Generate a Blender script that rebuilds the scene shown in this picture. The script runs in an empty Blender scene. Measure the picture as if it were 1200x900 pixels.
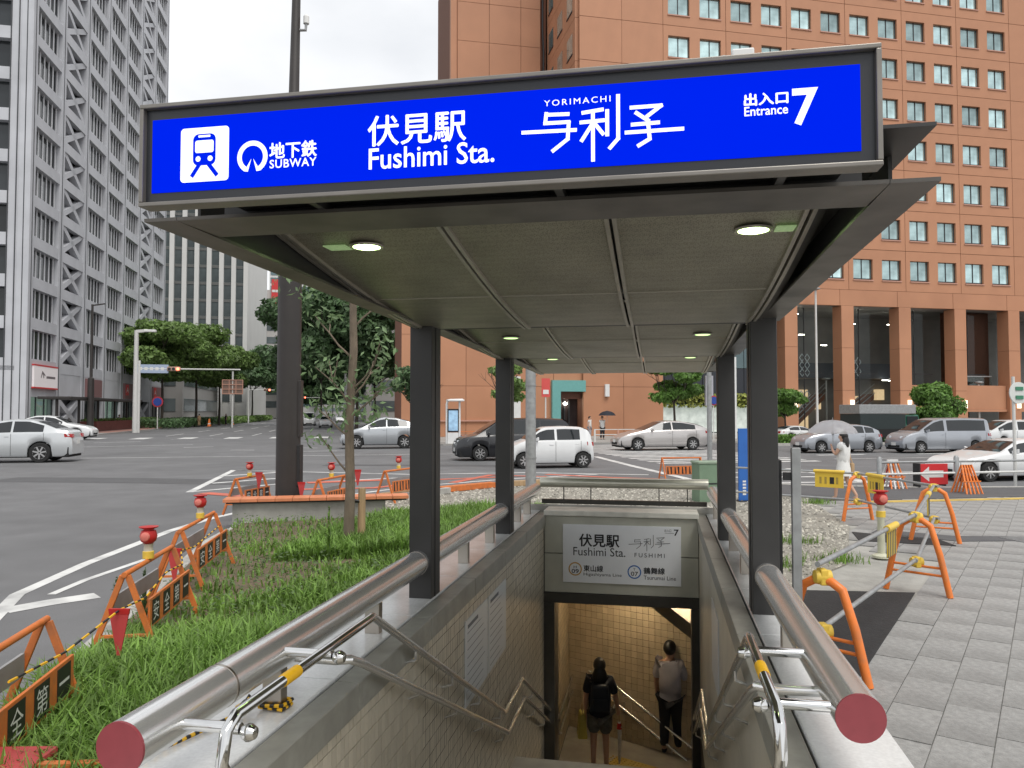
import bpy, bmesh, math, random
from mathutils import Vector, Matrix, noise as mnoise
PI = math.pi; rad = math.radians
sc = bpy.context.scene
C = sc.collection
RN = random.Random(11)

# ------------------------------------------------------------------ camera, sky, sun, exposure
CAM_H = 2.0; FPX = 900.0; PIT = math.atan(32 / 900)
cam = bpy.data.cameras.new('camera'); cam.lens = 27.0; cam.sensor_width = 36.0
cam.clip_start = 0.05; cam.clip_end = 3000
cam_o = bpy.data.objects.new('camera', cam); C.objects.link(cam_o)
cam_o.location = (0, 0, CAM_H); cam_o.rotation_euler = (PI / 2 + PIT, 0, 0)
sc.camera = cam_o

SUN_EL, SUN_AZ = 60, 150          # degrees; azimuth clockwise from +Y
world = bpy.data.worlds.new('World'); sc.world = world; world.use_nodes = True
nt = world.node_tree; nt.nodes.clear()
wo = nt.nodes.new('ShaderNodeOutputWorld'); bg = nt.nodes.new('ShaderNodeBackground')
sky = nt.nodes.new('ShaderNodeTexSky'); sky.sky_type = 'NISHITA'; sky.sun_disc = False
sky.sun_elevation = rad(SUN_EL); sky.sun_rotation = rad(SUN_AZ); sky.dust_density = 4; sky.air_density = 1.0
tcw = nt.nodes.new('ShaderNodeTexCoord')
mpw = nt.nodes.new('ShaderNodeMapping'); mpw.inputs['Scale'].default_value = (1.2, 1.2, 2.6)
nzw = nt.nodes.new('ShaderNodeTexNoise'); nzw.inputs['Scale'].default_value = 2.2; nzw.inputs['Detail'].default_value = 6
rpw = nt.nodes.new('ShaderNodeValToRGB')
rpw.color_ramp.elements[0].position = .3; rpw.color_ramp.elements[0].color = (4.0, 4.1, 4.25, 1)
rpw.color_ramp.elements[1].position = .72; rpw.color_ramp.elements[1].color = (5.7, 5.7, 5.7, 1)
mxw = nt.nodes.new('ShaderNodeMix'); mxw.data_type = 'RGBA'; mxw.inputs['Factor'].default_value = .93
nt.links.new(tcw.outputs['Generated'], mpw.inputs['Vector']); nt.links.new(mpw.outputs['Vector'], nzw.inputs['Vector'])
nt.links.new(nzw.outputs['Fac'], rpw.inputs['Fac'])
nt.links.new(sky.outputs['Color'], mxw.inputs['A']); nt.links.new(rpw.outputs['Color'], mxw.inputs['B'])
nt.links.new(mxw.outputs['Result'], bg.inputs['Color']); bg.inputs['Strength'].default_value = .1
nt.links.new(bg.outputs['Background'], wo.inputs['Surface'])
sun = bpy.data.lights.new('sun', 'SUN'); sun.energy = 1.0; sun.angle = rad(30); sun.color = (1, .97, .92)
sun_o = bpy.data.objects.new('sun', sun); C.objects.link(sun_o)
_el, _az = rad(SUN_EL), rad(SUN_AZ)
sd = Vector((math.sin(_az) * math.cos(_el), math.cos(_az) * math.cos(_el), math.sin(_el)))
sun_o.rotation_euler = sd.to_track_quat('Z', 'Y').to_euler()
sun_o.location = (0, -5, 60)
vs = sc.view_settings
vs.view_transform = 'Standard'; vs.look = 'None'; vs.exposure = 1.08; vs.gamma = 1.0; vs.use_curve_mapping = False
sc.render.engine = 'CYCLES'
sc.cycles.max_bounces = 8; sc.cycles.transparent_max_bounces = 12

# ------------------------------------------------------------------ frames: S stair axis, G street grid, P paving
SA, GA, PA = rad(10.9), rad(-11.74), rad(35.0)
def fw(a, u, v, z=0.0): return Vector((u * math.cos(a) + v * math.sin(a), -u * math.sin(a) + v * math.cos(a), z))
def SW(u, v, z=0.0): return fw(SA, u, v, z)
def GW(u, v, z=0.0): return fw(GA, u, v, z)
def PW(u, v, z=0.0): return fw(PA, u, v, z)
def inv(a, p): return (p[0] * math.cos(a) - p[1] * math.sin(a), p[0] * math.sin(a) + p[1] * math.cos(a))
def gp(px, py, z=0.0):
    """point of the ground at height z seen at a spot of the survey picture"""
    x = (px - 600) / FPX; h = -(py - 450) / FPX
    d = Vector((x, math.cos(PIT) - h * math.sin(PIT), math.sin(PIT) + h * math.cos(PIT)))
    t = (z - CAM_H) / d.z
    return Vector((d.x * t, d.y * t, z))
ROAD = -.12

# ------------------------------------------------------------------ materials
MATS = {}
def mat(name, col, rough=.6, metal=0.0, var=.12, scale=6.0, bump=0.0, bscale=40.0, dirt=0.0, dscale=.7, emit=0.0,
        ecol=None, island=0.0, rnd=0.0, spec=.5, coat=0.0, alpha=None, trans=0.0, stretch=None, dcol=(.05, .045, .04), transl=0.0, rvar=0.0):
    if name in MATS: return MATS[name]
    m = bpy.data.materials.new(name); m.use_nodes = True; MATS[name] = m
    n = m.node_tree.nodes; L = m.node_tree.links
    b = n['Principled BSDF']
    b.inputs['Roughness'].default_value = rough; b.inputs['Metallic'].default_value = metal
    b.inputs['Specular IOR Level'].default_value = spec
    if coat: b.inputs['Coat Weight'].default_value = coat; b.inputs['Coat Roughness'].default_value = .06
    if trans: b.inputs['Transmission Weight'].default_value = trans
    tc = n.new('ShaderNodeTexCoord'); src = tc.outputs['Object']
    if stretch:
        mp = n.new('ShaderNodeMapping'); mp.inputs['Scale'].default_value = stretch
        L.new(src, mp.inputs['Vector']); src = mp.outputs['Vector']
    def noise(s, d=4):
        q = n.new('ShaderNodeTexNoise'); q.inputs['Scale'].default_value = s; q.inputs['Detail'].default_value = d
        L.new(src, q.inputs['Vector']); return q
    def mix(f, a, bb, blend='MIX'):
        q = n.new('ShaderNodeMix'); q.data_type = 'RGBA'; q.blend_type = blend
        for sock, val in (('Factor', f), ('A', a), ('B', bb)):
            if hasattr(val, 'is_output'): L.new(val, q.inputs[sock])
            else: q.inputs[sock].default_value = val if not isinstance(val, tuple) else (*val[:3], 1)
        return q.outputs['Result']
    cur = tuple(col)
    if var > 0:
        nz = noise(scale)
        cur = mix(nz.outputs['Fac'], tuple(max(0, c * (1 - 1.8 * var)) for c in col), tuple(min(1, c * (1 + 1.8 * var)) for c in col))
    if island or rnd:
        if island: g = n.new('ShaderNodeNewGeometry'); rs = g.outputs['Random Per Island']; k = island
        else: g = n.new('ShaderNodeObjectInfo'); rs = g.outputs['Random']; k = rnd
        mr = n.new('ShaderNodeMapRange'); mr.inputs['To Min'].default_value = 1 - k; mr.inputs['To Max'].default_value = 1 + k
        L.new(rs, mr.inputs['Value'])
        hv = n.new('ShaderNodeHueSaturation'); L.new(mr.outputs['Result'], hv.inputs['Value'])
        if hasattr(cur, 'is_output'): L.new(cur, hv.inputs['Color'])
        else: hv.inputs['Color'].default_value = (*cur, 1)
        cur = hv.outputs['Color']
    if dirt:
        dz = noise(dscale, 7); rp = n.new('ShaderNodeValToRGB')
        rp.color_ramp.elements[0].position = .45; rp.color_ramp.elements[0].color = (0, 0, 0, 1)
        rp.color_ramp.elements[1].position = .75; rp.color_ramp.elements[1].color = (dirt, dirt, dirt, 1)
        L.new(dz.outputs['Fac'], rp.inputs['Fac'])
        cur = mix(rp.outputs['Color'], cur, dcol)
    if hasattr(cur, 'is_output'): L.new(cur, b.inputs['Base Color'])
    else: b.inputs['Base Color'].default_value = (*cur, 1)
    if rvar:
        rz = noise(scale * .6, 5); mr = n.new('ShaderNodeMapRange')
        mr.inputs['To Min'].default_value = max(.02, rough - rvar); mr.inputs['To Max'].default_value = min(1, rough + rvar)
        L.new(rz.outputs['Fac'], mr.inputs['Value']); L.new(mr.outputs['Result'], b.inputs['Roughness'])
    if bump:
        bz = noise(bscale, 5); bp = n.new('ShaderNodeBump'); bp.inputs['Strength'].default_value = bump
        bp.inputs['Distance'].default_value = .02
        L.new(bz.outputs['Fac'], bp.inputs['Height']); L.new(bp.outputs['Normal'], b.inputs['Normal'])
    if emit:
        b.inputs['Emission Color'].default_value = (*(ecol or col), 1); b.inputs['Emission Strength'].default_value = emit
    if transl:
        tl_ = n.new('ShaderNodeBsdfTranslucent'); mx = n.new('ShaderNodeMixShader'); mx.inputs['Fac'].default_value = transl
        if hasattr(cur, 'is_output'): L.new(cur, tl_.inputs['Color'])
        else: tl_.inputs['Color'].default_value = (*cur, 1)
        L.new(b.outputs[0], mx.inputs[1]); L.new(tl_.outputs[0], mx.inputs[2]); L.new(mx.outputs[0], n['Material Output'].inputs['Surface'])
    return m
def glass_mat(name, tint, clear=.55, rough=.03, refl=.25):
    """window pane: part clear, part sky reflection"""
    if name in MATS: return MATS[name]
    m = bpy.data.materials.new(name); m.use_nodes = True; MATS[name] = m
    n = m.node_tree.nodes; L = m.node_tree.links; n.remove(n['Principled BSDF'])
    tr = n.new('ShaderNodeBsdfTransparent'); tr.inputs['Color'].default_value = (*tint, 1)
    gl = n.new('ShaderNodeBsdfGlossy'); gl.inputs['Roughness'].default_value = rough; gl.inputs['Color'].default_value = (.9, .95, .95, 1)
    fr = n.new('ShaderNodeLayerWeight'); fr.inputs['Blend'].default_value = refl
    mx = n.new('ShaderNodeMixShader'); L.new(fr.outputs['Fresnel'], mx.inputs['Fac'])
    L.new(tr.outputs[0], mx.inputs[1]); L.new(gl.outputs[0], mx.inputs[2])
    L.new(mx.outputs[0], n['Material Output'].inputs['Surface'])
    return m

M_asph = mat('asphalt', (.15, .15, .153), .78, var=.16, scale=1.1, bump=.35, bscale=90, dirt=.6, dscale=.22, dcol=(.085, .085, .087), rvar=.12)
M_asph2 = mat('asphalt_patch', (.095, .095, .098), .8, var=.14, scale=2, bump=.3, bscale=90, dirt=.3, dscale=.5)
M_mark = mat('road_paint_white', (.66, .66, .64), .6, var=.1, scale=5, dirt=.75, dscale=2.2, dcol=(.22, .22, .22))
M_redmark = mat('road_paint_red', (.56, .13, .08), .65, var=.15, scale=4, dirt=.6, dscale=1.5, dcol=(.2, .13, .11))
M_joint = mat('joint_mortar', (.06, .06, .058), .9, var=.2)
M_pave = mat('paving_stone', (.29, .287, .277), .68, var=.25, scale=20, bump=.3, bscale=60, rnd=.05, dirt=.7, dscale=1.0, dcol=(.15, .147, .14))
M_kerb = mat('kerb_granite', (.42, .41, .38), .8, var=.15, scale=30, bump=.2, dirt=.5, dscale=2)
M_soil = mat('soil', (.16, .12, .08), .95, var=.3, scale=9, bump=.8, bscale=30, dirt=.5, dscale=2.5, dcol=(.09, .1, .05))
M_gravelg = mat('gravel_bed', (.3, .28, .24), .95, var=.3, scale=26, bump=1, bscale=60, dirt=.4, dscale=1.2, dcol=(.16, .15, .12))
M_stone = mat('gravel_stone', (.40, .38, .33), .85, var=.1, scale=10, island=.55)
M_conc = mat('concrete', (.36, .35, .32), .85, var=.12, scale=7, bump=.3, bscale=30, dirt=.5, dscale=2, dcol=(.16, .16, .14))
M_cop = mat('polished_granite_coping', (.68, .685, .68), .14, var=.1, scale=60, rvar=.07, dirt=.3, dscale=4, dcol=(.22, .22, .2), spec=.6)
M_capline = mat('coping_edge_stone', (.27, .265, .23), .4, var=.15, scale=20, dirt=.3, dscale=5)
M_tile = mat('wall_tile_beige', (.54, .49, .39), .3, var=.1, scale=9, rnd=.09, dirt=.4, dscale=.9, dcol=(.3, .27, .2))
M_tilei = mat('wall_tile_beige_far', (.54, .49, .39), .3, var=.1, scale=9, island=.09, dirt=.4, dscale=.9, dcol=(.3, .27, .2))
M_grout = mat('tile_grout', (.09, .08, .065), .9, var=.2)
M_rtile = mat('wall_panel_tan', (.54, .5, .41), .38, var=.1, scale=4, island=.05, dirt=.5, dscale=1.2, dcol=(.33, .3, .23))
M_tilew = mat('passage_tile_tan', (.55, .45, .3), .25, var=.08, scale=6, island=.1)
M_steel = mat('stainless_brushed', (.8, .8, .79), .22, .8, var=.03, scale=3, rvar=.05)
M_chrome = mat('stainless_polished', (.7, .7, .69), .1, 1, var=.06, scale=20, rvar=.04)
M_post = mat('stainless_post', (.46, .42, .37), .3, 1, var=.08, scale=5)
M_cap = mat('rail_cap_red', (.26, .045, .055), .45, var=.1, scale=20)
M_yel = mat('yellow_tape', (.75, .42, .01), .5, var=.1, scale=30)
M_col = mat('column_dark_bronze', (.042, .041, .04), .42, .25, var=.12, scale=4, rvar=.08)
M_fas = mat('canopy_steel_bronze', (.1, .092, .082), .4, .3, var=.3, scale=6, dirt=.75, dscale=3.5, dcol=(.035, .033, .03), rvar=.1)
M_ceil = mat('canopy_perforated_ceiling', (.33, .31, .24), .38, .45, var=.12, scale=5, bump=.25, bscale=220, dirt=.35, dscale=2.2, dcol=(.14, .13, .1), rvar=.1)
_n = M_ceil.node_tree.nodes; _l = M_ceil.node_tree.links
_v = _n.new('ShaderNodeTexVoronoi'); _v.inputs['Scale'].default_value = 110; _v.inputs['Randomness'].default_value = .7
_r = _n.new('ShaderNodeValToRGB'); _r.color_ramp.elements[0].position = .3; _r.color_ramp.elements[0].color = (.55, .55, .55, 1); _r.color_ramp.elements[1].position = .45; _r.color_ramp.elements[1].color = (1, 1, 1, 1)
_x = _n.new('ShaderNodeMix'); _x.data_type = 'RGBA'; _x.blend_type = 'MULTIPLY'; _x.inputs['Factor'].default_value = 1
_tc = [q for q in _n if q.type == 'TEX_COORD'][0]; _l.new(_tc.outputs['Object'], _v.inputs['Vector']); _l.new(_v.outputs['Distance'], _r.inputs['Fac'])
_b = _n['Principled BSDF'].inputs['Base Color']; _l.new(_b.links[0].from_socket, _x.inputs['A']); _l.new(_r.outputs['Color'], _x.inputs['B']); _l.new(_x.outputs['Result'], _b)
M_rib = mat('canopy_rib', (.46, .43, .37), .4, .5, var=.12, scale=9)
M_frame = mat('sign_frame_steel', (.22, .205, .185), .4, .6, var=.15, scale=6, rvar=.08)
M_sdark = mat('sign_border_dark', (.02, .022, .027), .35, var=.1, scale=5)
M_blue = mat('sign_blue_backlit', (0, .003, .22), .6, var=0, emit=.38, ecol=(0, .02, .86), spec=.0)
M_white = mat('sign_white_backlit', (.8, .8, .8), .4, var=0, emit=.3, ecol=(.9, .93, 1))
M_wplain = mat('white_paint', (.72, .72, .71), .5, var=.05, dirt=.25, dscale=3, dcol=(.4, .4, .38))
M_black = mat('black_paint', (.015, .015, .016), .5, var=.1)
M_orange = mat('barrier_orange', (.62, .17, .035), .55, var=.15, scale=10, dirt=.6, dscale=9, dcol=(.28, .13, .07))
M_orange2 = mat('barrier_orange_bright', (.78, .2, .03), .4, var=.08, scale=10, dirt=.5, dscale=12, dcol=(.4, .17, .08))
M_red = mat('red_plastic', (.5, .02, .02), .4, var=.1)
M_lamp_y = mat('yellow_plastic', (.7, .48, .06), .5, var=.1)
M_gal = mat('galvanised_steel', (.36, .37, .37), .5, .6, var=.25, scale=12, dirt=.4, dscale=6, dcol=(.2, .2, .2))
M_dpole = mat('dark_brown_pole', (.035, .03, .028), .5, .1, var=.15, scale=3)
M_wpole = mat('white_pole', (.6, .6, .58), .5, var=.06)
M_mat = mat('rubber_mat', (.018, .018, .019), .75, var=.3, scale=12, bump=.3)
M_tact = mat('tactile_yellow', (.55, .38, .08), .7, var=.15, scale=6, dirt=.4, dscale=3)
M_bark = mat('bark', (.16, .125, .09), .9, var=.3, scale=14, bump=.8, bscale=25, stretch=(1, 1, .3))
M_barkd = mat('bark_dark', (.06, .05, .04), .9, var=.25, scale=8)
M_stake = mat('timber_stake', (.4, .27, .15), .85, var=.2, scale=6, stretch=(4, 4, .4))
M_leaf1 = mat('foliage_mid', (.17, .27, .075), .55, var=.25, scale=.7, island=.45, transl=.35)
M_leaf2 = mat('foliage_dark', (.1, .175, .075), .55, var=.25, scale=.5, island=.45, transl=.35)
M_leaf3 = mat('foliage_bright', (.13, .25, .05), .55, var=.2, scale=1, island=.4, transl=.35)
M_leaf4 = mat('sapling_leaf', (.17, .26, .12), .5, var=.2, scale=3, island=.45, transl=.35)
M_grass = mat('grass_blades', (.18, .31, .06), .55, var=.35, scale=1.1, island=.45, transl=.35)
M_weed = mat('weed_leaves', (.12, .18, .075), .7, var=.3, scale=2, island=.45, transl=.35)
M_glassd = mat('car_glass', (.012, .015, .017), .04, var=0, spec=.7)
M_tyre = mat('tyre_rubber', (.014, .014, .014), .8, var=.1)
M_rim = mat('alloy_rim', (.5, .5, .5), .3, .7, var=.05)
M_under = mat('underbody_black', (.01, .01, .01), .8, var=0)
M_headl = mat('headlamp', (.6, .62, .65), .08, .4, var=.1, scale=30)
M_taill = mat('tail_lamp', (.35, .01, .01), .15, var=.1)
M_plate = mat('number_plate', (.7, .7, .68), .5, var=.02)
M_skin = mat('skin', (.5, .3, .21), .55, var=.06)
M_hair = mat('hair_black', (.012, .01, .009), .45, var=.2)

# ------------------------------------------------------------------ mesh helpers
OFF = {}; ROT = {}
class MB:
    def __init__(s): s.v = []; s.f = []
    def quad(s, *p):
        i = len(s.v); s.v += [tuple(q) for q in p]; s.f.append(tuple(range(i, i + len(p)))); return s
    def box(s, x0, x1, y0, y1, z0, z1):
        i = len(s.v)
        s.v += [(x0, y0, z0), (x1, y0, z0), (x1, y1, z0), (x0, y1, z0), (x0, y0, z1), (x1, y0, z1), (x1, y1, z1), (x0, y1, z1)]
        s.f += [tuple(i + k for k in q) for q in ((0, 3, 2, 1), (4, 5, 6, 7), (0, 1, 5, 4), (1, 2, 6, 5), (2, 3, 7, 6), (3, 0, 4, 7))]
        return s
    def hexa(s, p):
        i = len(s.v); s.v += [tuple(q) for q in p]
        s.f += [tuple(i + k for k in q) for q in ((0, 3, 2, 1), (4, 5, 6, 7), (0, 1, 5, 4), (1, 2, 6, 5), (2, 3, 7, 6), (3, 0, 4, 7))]
        return s
    def bar(s, p, q, w, h, up=(0, 0, 1)):
        p = Vector(p); q = Vector(q); d = (q - p).normalized(); up = Vector(up)
        if abs(d.dot(up)) > .98: up = Vector((1, 0, 0))
        a = d.cross(up).normalized() * (w / 2); b = a.cross(d).normalized() * (h / 2)
        return s.hexa([p - a - b, p + a - b, p + a + b, p - a + b, q - a - b, q + a - b, q + a + b, q - a + b])
    def tube(s, pts, r, n=8, caps=True):
        pts = [Vector(p) for p in pts]; rs = r if isinstance(r, (list, tuple)) else [r] * len(pts)
        base = len(s.v); prev = None
        for k, p in enumerate(pts):
            if k == 0: t = pts[1] - p
            elif k == len(pts) - 1: t = p - pts[-2]
            else: t = (pts[k + 1] - p).normalized() + (p - pts[k - 1]).normalized()
            t.normalize()
            if prev is None:
                a = t.orthogonal().normalized()
            else:
                a = (prev - t * prev.dot(t)).normalized()
            prev = a; b = t.cross(a)
            for j in range(n):
                an = 2 * PI * j / n; s.v.append(tuple(p + (a * math.cos(an) + b * math.sin(an)) * rs[k]))
        for k in range(len(pts) - 1):
            for j in range(n):
                o = base + k * n; j2 = (j + 1) % n
                s.f.append((o + j, o + j2, o + n + j2, o + n + j))
        if caps:
            s.f.append(tuple(base + j for j in reversed(range(n)))); o = base + (len(pts) - 1) * n
            s.f.append(tuple(o + j for j in range(n)))
        return s
    def cyl(s, p, q, r0, r1=None, n=16): return s.tube([p, q], [r0, r0 if r1 is None else r1], n)
    def lathe(s, prof, c=(0, 0, 0), n=16, axis='z'):
        base = len(s.v)
        for (r, z) in prof:
            for j in range(n):
                a = 2 * PI * j / n; x, y = r * math.cos(a), r * math.sin(a)
                if axis == 'z': p = (c[0] + x, c[1] + y, c[2] + z)
                elif axis == 'y': p = (c[0] + x, c[1] + z, c[2] + y)
                else: p = (c[0] + z, c[1] + x, c[2] + y)
                s.v.append(p)
        for k in range(len(prof) - 1):
            for j in range(n):
                o = base + k * n; j2 = (j + 1) % n
                s.f.append((o + j, o + j2, o + n + j2, o + n + j))
        s.f.append(tuple(base + j for j in reversed(range(n)))); o = base + (len(prof) - 1) * n
        s.f.append(tuple(o + j for j in range(n)))
        return s
    def prism(s, pts, y0, y1):
        """polygon in x,z extruded along y"""
        i = len(s.v); n = len(pts)
        s.v += [(x, y0, z) for x, z in pts] + [(x, y1, z) for x, z in pts]
        s.f.append(tuple(i + k for k in range(n))); s.f.append(tuple(i + n + k for k in reversed(range(n))))
        for k in range(n):
            k2 = (k + 1) % n; s.f.append((i + k, i + n + k, i + n + k2, i + k2))
        return s
    def slab(s, pts, z0, z1):
        i = len(s.v); n = len(pts)
        s.v += [(p[0], p[1], z0) for p in pts] + [(p[0], p[1], z1) for p in pts]
        s.f.append(tuple(i + k for k in reversed(range(n)))); s.f.append(tuple(i + n + k for k in range(n)))
        for k in range(n):
            k2 = (k + 1) % n; s.f.append((i + k, i + k2, i + n + k2, i + n + k))
        return s
    def mesh(s, name, m, smooth=False, off=None, recalc=True):
        me = bpy.data.meshes.new(name)
        v = s.v if off is None else [(a - off[0], b - off[1], c - off[2]) for a, b, c in s.v]
        me.from_pydata(v, [], s.f)
        if recalc:
            bm = bmesh.new(); bm.from_mesh(me); bmesh.ops.recalc_face_normals(bm, faces=bm.faces[:]); bm.to_mesh(me); bm.free()
        if smooth:
            me.polygons.foreach_set('use_smooth', [True] * len(me.polygons))
            try: me.set_sharp_from_angle(angle=rad(42))
            except Exception: pass
        if m: me.materials.append(m)
        return me
    def build(s, name, m, parent=None, smooth=False, bevel=0.0, recalc=True):
        off = None; q = parent
        while q is not None:
            if q in OFF: off = OFF[q]; break
            q = q.parent
        o = bpy.data.objects.new(name, s.mesh(name, m, smooth, off, recalc)); C.objects.link(o)
        if parent: o.parent = parent
        if bevel:
            bv = o.modifiers.new('bevel', 'BEVEL'); bv.width = bevel; bv.segments = 2; bv.limit_method = 'ANGLE'
        return o
def tag(o, label=None, cat=None, group=None, kind=None):
    if label: o['label'] = label
    if cat: o['category'] = cat
    if group: o['group'] = group
    if kind: o['kind'] = kind
    return o
def thing(name, label, cat, loc=(0, 0, 0), rotz=0, group=None, off=None):
    o = bpy.data.objects.new(name, None); C.objects.link(o); o.location = loc; o.rotation_euler = (0, 0, rotz)
    o.empty_display_size = .2
    if off is not None: OFF[o] = off
    return tag(o, label, cat, group)
def sthing(name, label, cat, off, group=None): return thing(name, label, cat, SW(*off), -SA, group, off)
def gthing(name, label, cat, off, group=None): return thing(name, label, cat, GW(*off), -GA, group, off)
def place(o, me_name=None): return o
def inst(me, name, parent, loc, rot=(0, 0, 0), scale=None):
    o = bpy.data.objects.new(name, me); C.objects.link(o); o.parent = parent
    off = OFF.get(parent, (0, 0, 0))
    o.location = (loc[0] - off[0], loc[1] - off[1], loc[2] - off[2]); o.rotation_euler = rot
    if scale: o.scale = scale
    return o
def copy_tree(o, parent=None):
    c = o.copy(); C.objects.link(c); c.parent = parent
    for ch in o.children: copy_tree(ch, c)
    return c
def struct(name, mb, m, rotz=0, **k):
    o = mb.build(name, m, **k); o.rotation_euler = (0, 0, rotz); o['kind'] = 'structure'; return o
FONTCACHE = {}
def text_geo(body, size, bold=.0, spacing=1.0):
    """flat letter mesh data in x (right) and y (up): vertices, faces, width"""
    key = (body, bold, spacing)
    if key not in FONTCACHE:
        cu = bpy.data.curves.new('lettering', 'FONT'); cu.body = body; cu.size = 1; cu.offset = bold; cu.space_character = spacing
        cu.resolution_u = 3
        ob = bpy.data.objects.new('lettering', cu); C.objects.link(ob)
        dg = bpy.context.evaluated_depsgraph_get()
        me = bpy.data.meshes.new_from_object(ob.evaluated_get(dg))
        v = [tuple(q.co[:2]) for q in me.vertices]; f = [tuple(p.vertices) for p in me.polygons]
        bpy.data.objects.remove(ob); bpy.data.curves.remove(cu); bpy.data.meshes.remove(me)
        FONTCACHE[key] = (v, f)
    v, f = FONTCACHE[key]
    return v, f
def text_on(mb, body, x, z, height, y, width=None, bold=0.0, fat=0.0, spacing=1.0):
    """letters facing -y with lower left corner (x, z); height is the height of the letters themselves"""
    v, f = text_geo(body, 1, bold, spacing)
    if not v: return
    x0 = min(q[0] for q in v); x1 = max(q[0] for q in v); z0 = min(q[1] for q in v); z1 = max(q[1] for q in v)
    sz = height / (z1 - z0); sx = sz if width is None else width / (x1 - x0)
    shifts = [(0, 0)] if not fat else [(-fat, 0), (fat, 0), (0, fat), (0, -fat), (0, 0)]
    for k, (dx, dz) in enumerate(shifts):
        i = len(mb.v)
        mb.v += [(x + (a - x0) * sx + dx, y - k * .0004, z + (b - z0) * sz + dz) for a, b in v]
        mb.f += [tuple(i + q for q in p) for p in f]
def skin_mesh(name, vr, edges, m, parent, sub=2, root=0):
    me = bpy.data.meshes.new(name); me.from_pydata([p for p, r in vr], edges, [])
    o = bpy.data.objects.new(name, me); C.objects.link(o)
    md = o.modifiers.new('skin', 'SKIN'); md.use_smooth_shade = True
    for k, (p, r) in enumerate(vr):
        sv = me.skin_vertices[0].data[k]; sv.radius = r if isinstance(r, tuple) else (r, r); sv.use_root = (k == root)
    sb = o.modifiers.new('sub', 'SUBSURF'); sb.levels = sub; sb.render_levels = sub
    dg = bpy.context.evaluated_depsgraph_get()
    nm = bpy.data.meshes.new_from_object(o.evaluated_get(dg)); nm.name = name
    bpy.data.objects.remove(o); bpy.data.meshes.remove(me)
    nm.materials.clear(); nm.materials.append(m)
    nm.polygons.foreach_set('use_smooth', [True] * len(nm.polygons))
    o = bpy.data.objects.new(name, nm); C.objects.link(o); o.parent = parent
    return o

# ================================================================== SETTING: ground, road, pavement
def notch(u0, u1, v1): return [SW(u1, -40), SW(u1, v1), SW(u0, v1), SW(u0, -40)]
g = MB()
BIG = 1600
for (a, b, c, d) in ((-BIG, -1.86, -BIG, BIG), (.82, BIG, -BIG, BIG), (-1.86, .82, 9.95, BIG), (-1.86, .82, -BIG, -12)):
    g.quad(*[SW(u, v, ROAD) for u, v in ((a, c), (b, c), (b, d), (a, d))])
struct('road', g, M_asph)
kerb_path = [(-2.25, .25), (-2.25, 12.6), (-2.05, 14.2), (-1.5, 15.8), (-.5, 17.2), (1.0, 18.5), (3.0, 19.9), (5.5, 20.9), (8.5, 21.2),
             (10.5, 20.4), (12.2, 19.0), (14.5, 17.9), (18, 17.3), (70, 16.4)]
kp = [GW(*p) for p in kerb_path]
poly = [p for p in kp] + [GW(70, -40)] + notch(-1.86, .82, 9.95)[:3] + [SW(-1.86, .25)]
struct('pavement', MB().slab([(p.x, p.y) for p in poly], -.19, -.012), M_conc)
pav = bpy.data.objects['pavement']
# kerb stones along the edge, every stone a piece of its own
def offset_pts(pts, d):
    out = []
    for k, p in enumerate(pts):
        a = pts[max(0, k - 1)]; b = pts[min(len(pts) - 1, k + 1)]
        t = (b - a).normalized(); out.append(p + Vector((t.y, -t.x, 0)) * d)
    return out
def resample(pts, step):
    out = []; acc = 0
    for a, b in zip(pts, pts[1:]):
        L = (b - a).length; t = acc
        while t < L: out.append(a + (b - a) * (t / L)); t += step
        acc = t - L
    return out
kps = resample([GW(-2.25, 1)] + kp[1:], .98)
kin = offset_pts(kps, .16)
for k in range(min(len(kps) - 1, 74)):
    a, b, c, d = kps[k], kps[k + 1], kin[k + 1], kin[k]
    e = .006
    MB().slab([a.lerp(b, e), b.lerp(a, e), c.lerp(d, e), d.lerp(c, e)], -.4, .004).build('kerb_stone', M_kerb, pav, bevel=.01)
# soil bed on the left, dirt and gravel beds
def sheet(name, pts, z, m, kind='structure'):
    o = MB().slab([(p[0], p[1]) for p in pts], z - .02, z).build(name, m); o['kind'] = kind; return o
soil_poly = [GW(-2.05, .6), GW(-2.05, 12.6), GW(-1.9, 14.3), GW(.6, 14.75), SW(-5.2, 14.0), SW(-3.4, 14.7), SW(-1.95, 14.5), SW(-1.95, .6)]
sheet('planting_bed', soil_poly, .03, M_soil)
dirt_poly = [GW(-1.75, 14.95), GW(-1.3, 15.8), GW(-.3, 17.0), GW(1.15, 18.25), GW(3.1, 19.65), GW(5.5, 20.65), GW(8.2, 20.9), SW(3.3, 18.9), SW(3.2, 14.2), SW(2.4, 10.8),
             SW(1.42, 9.2), SW(1.0, 6.6), SW(1.0, 10.6), SW(-1.95, 10.6), SW(-1.95, 14.55), SW(-3.4, 14.75), SW(-5.2, 14.05), GW(.62, 14.95)]
sheet('gravel_ground', dirt_poly, .012, M_gravelg)
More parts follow.
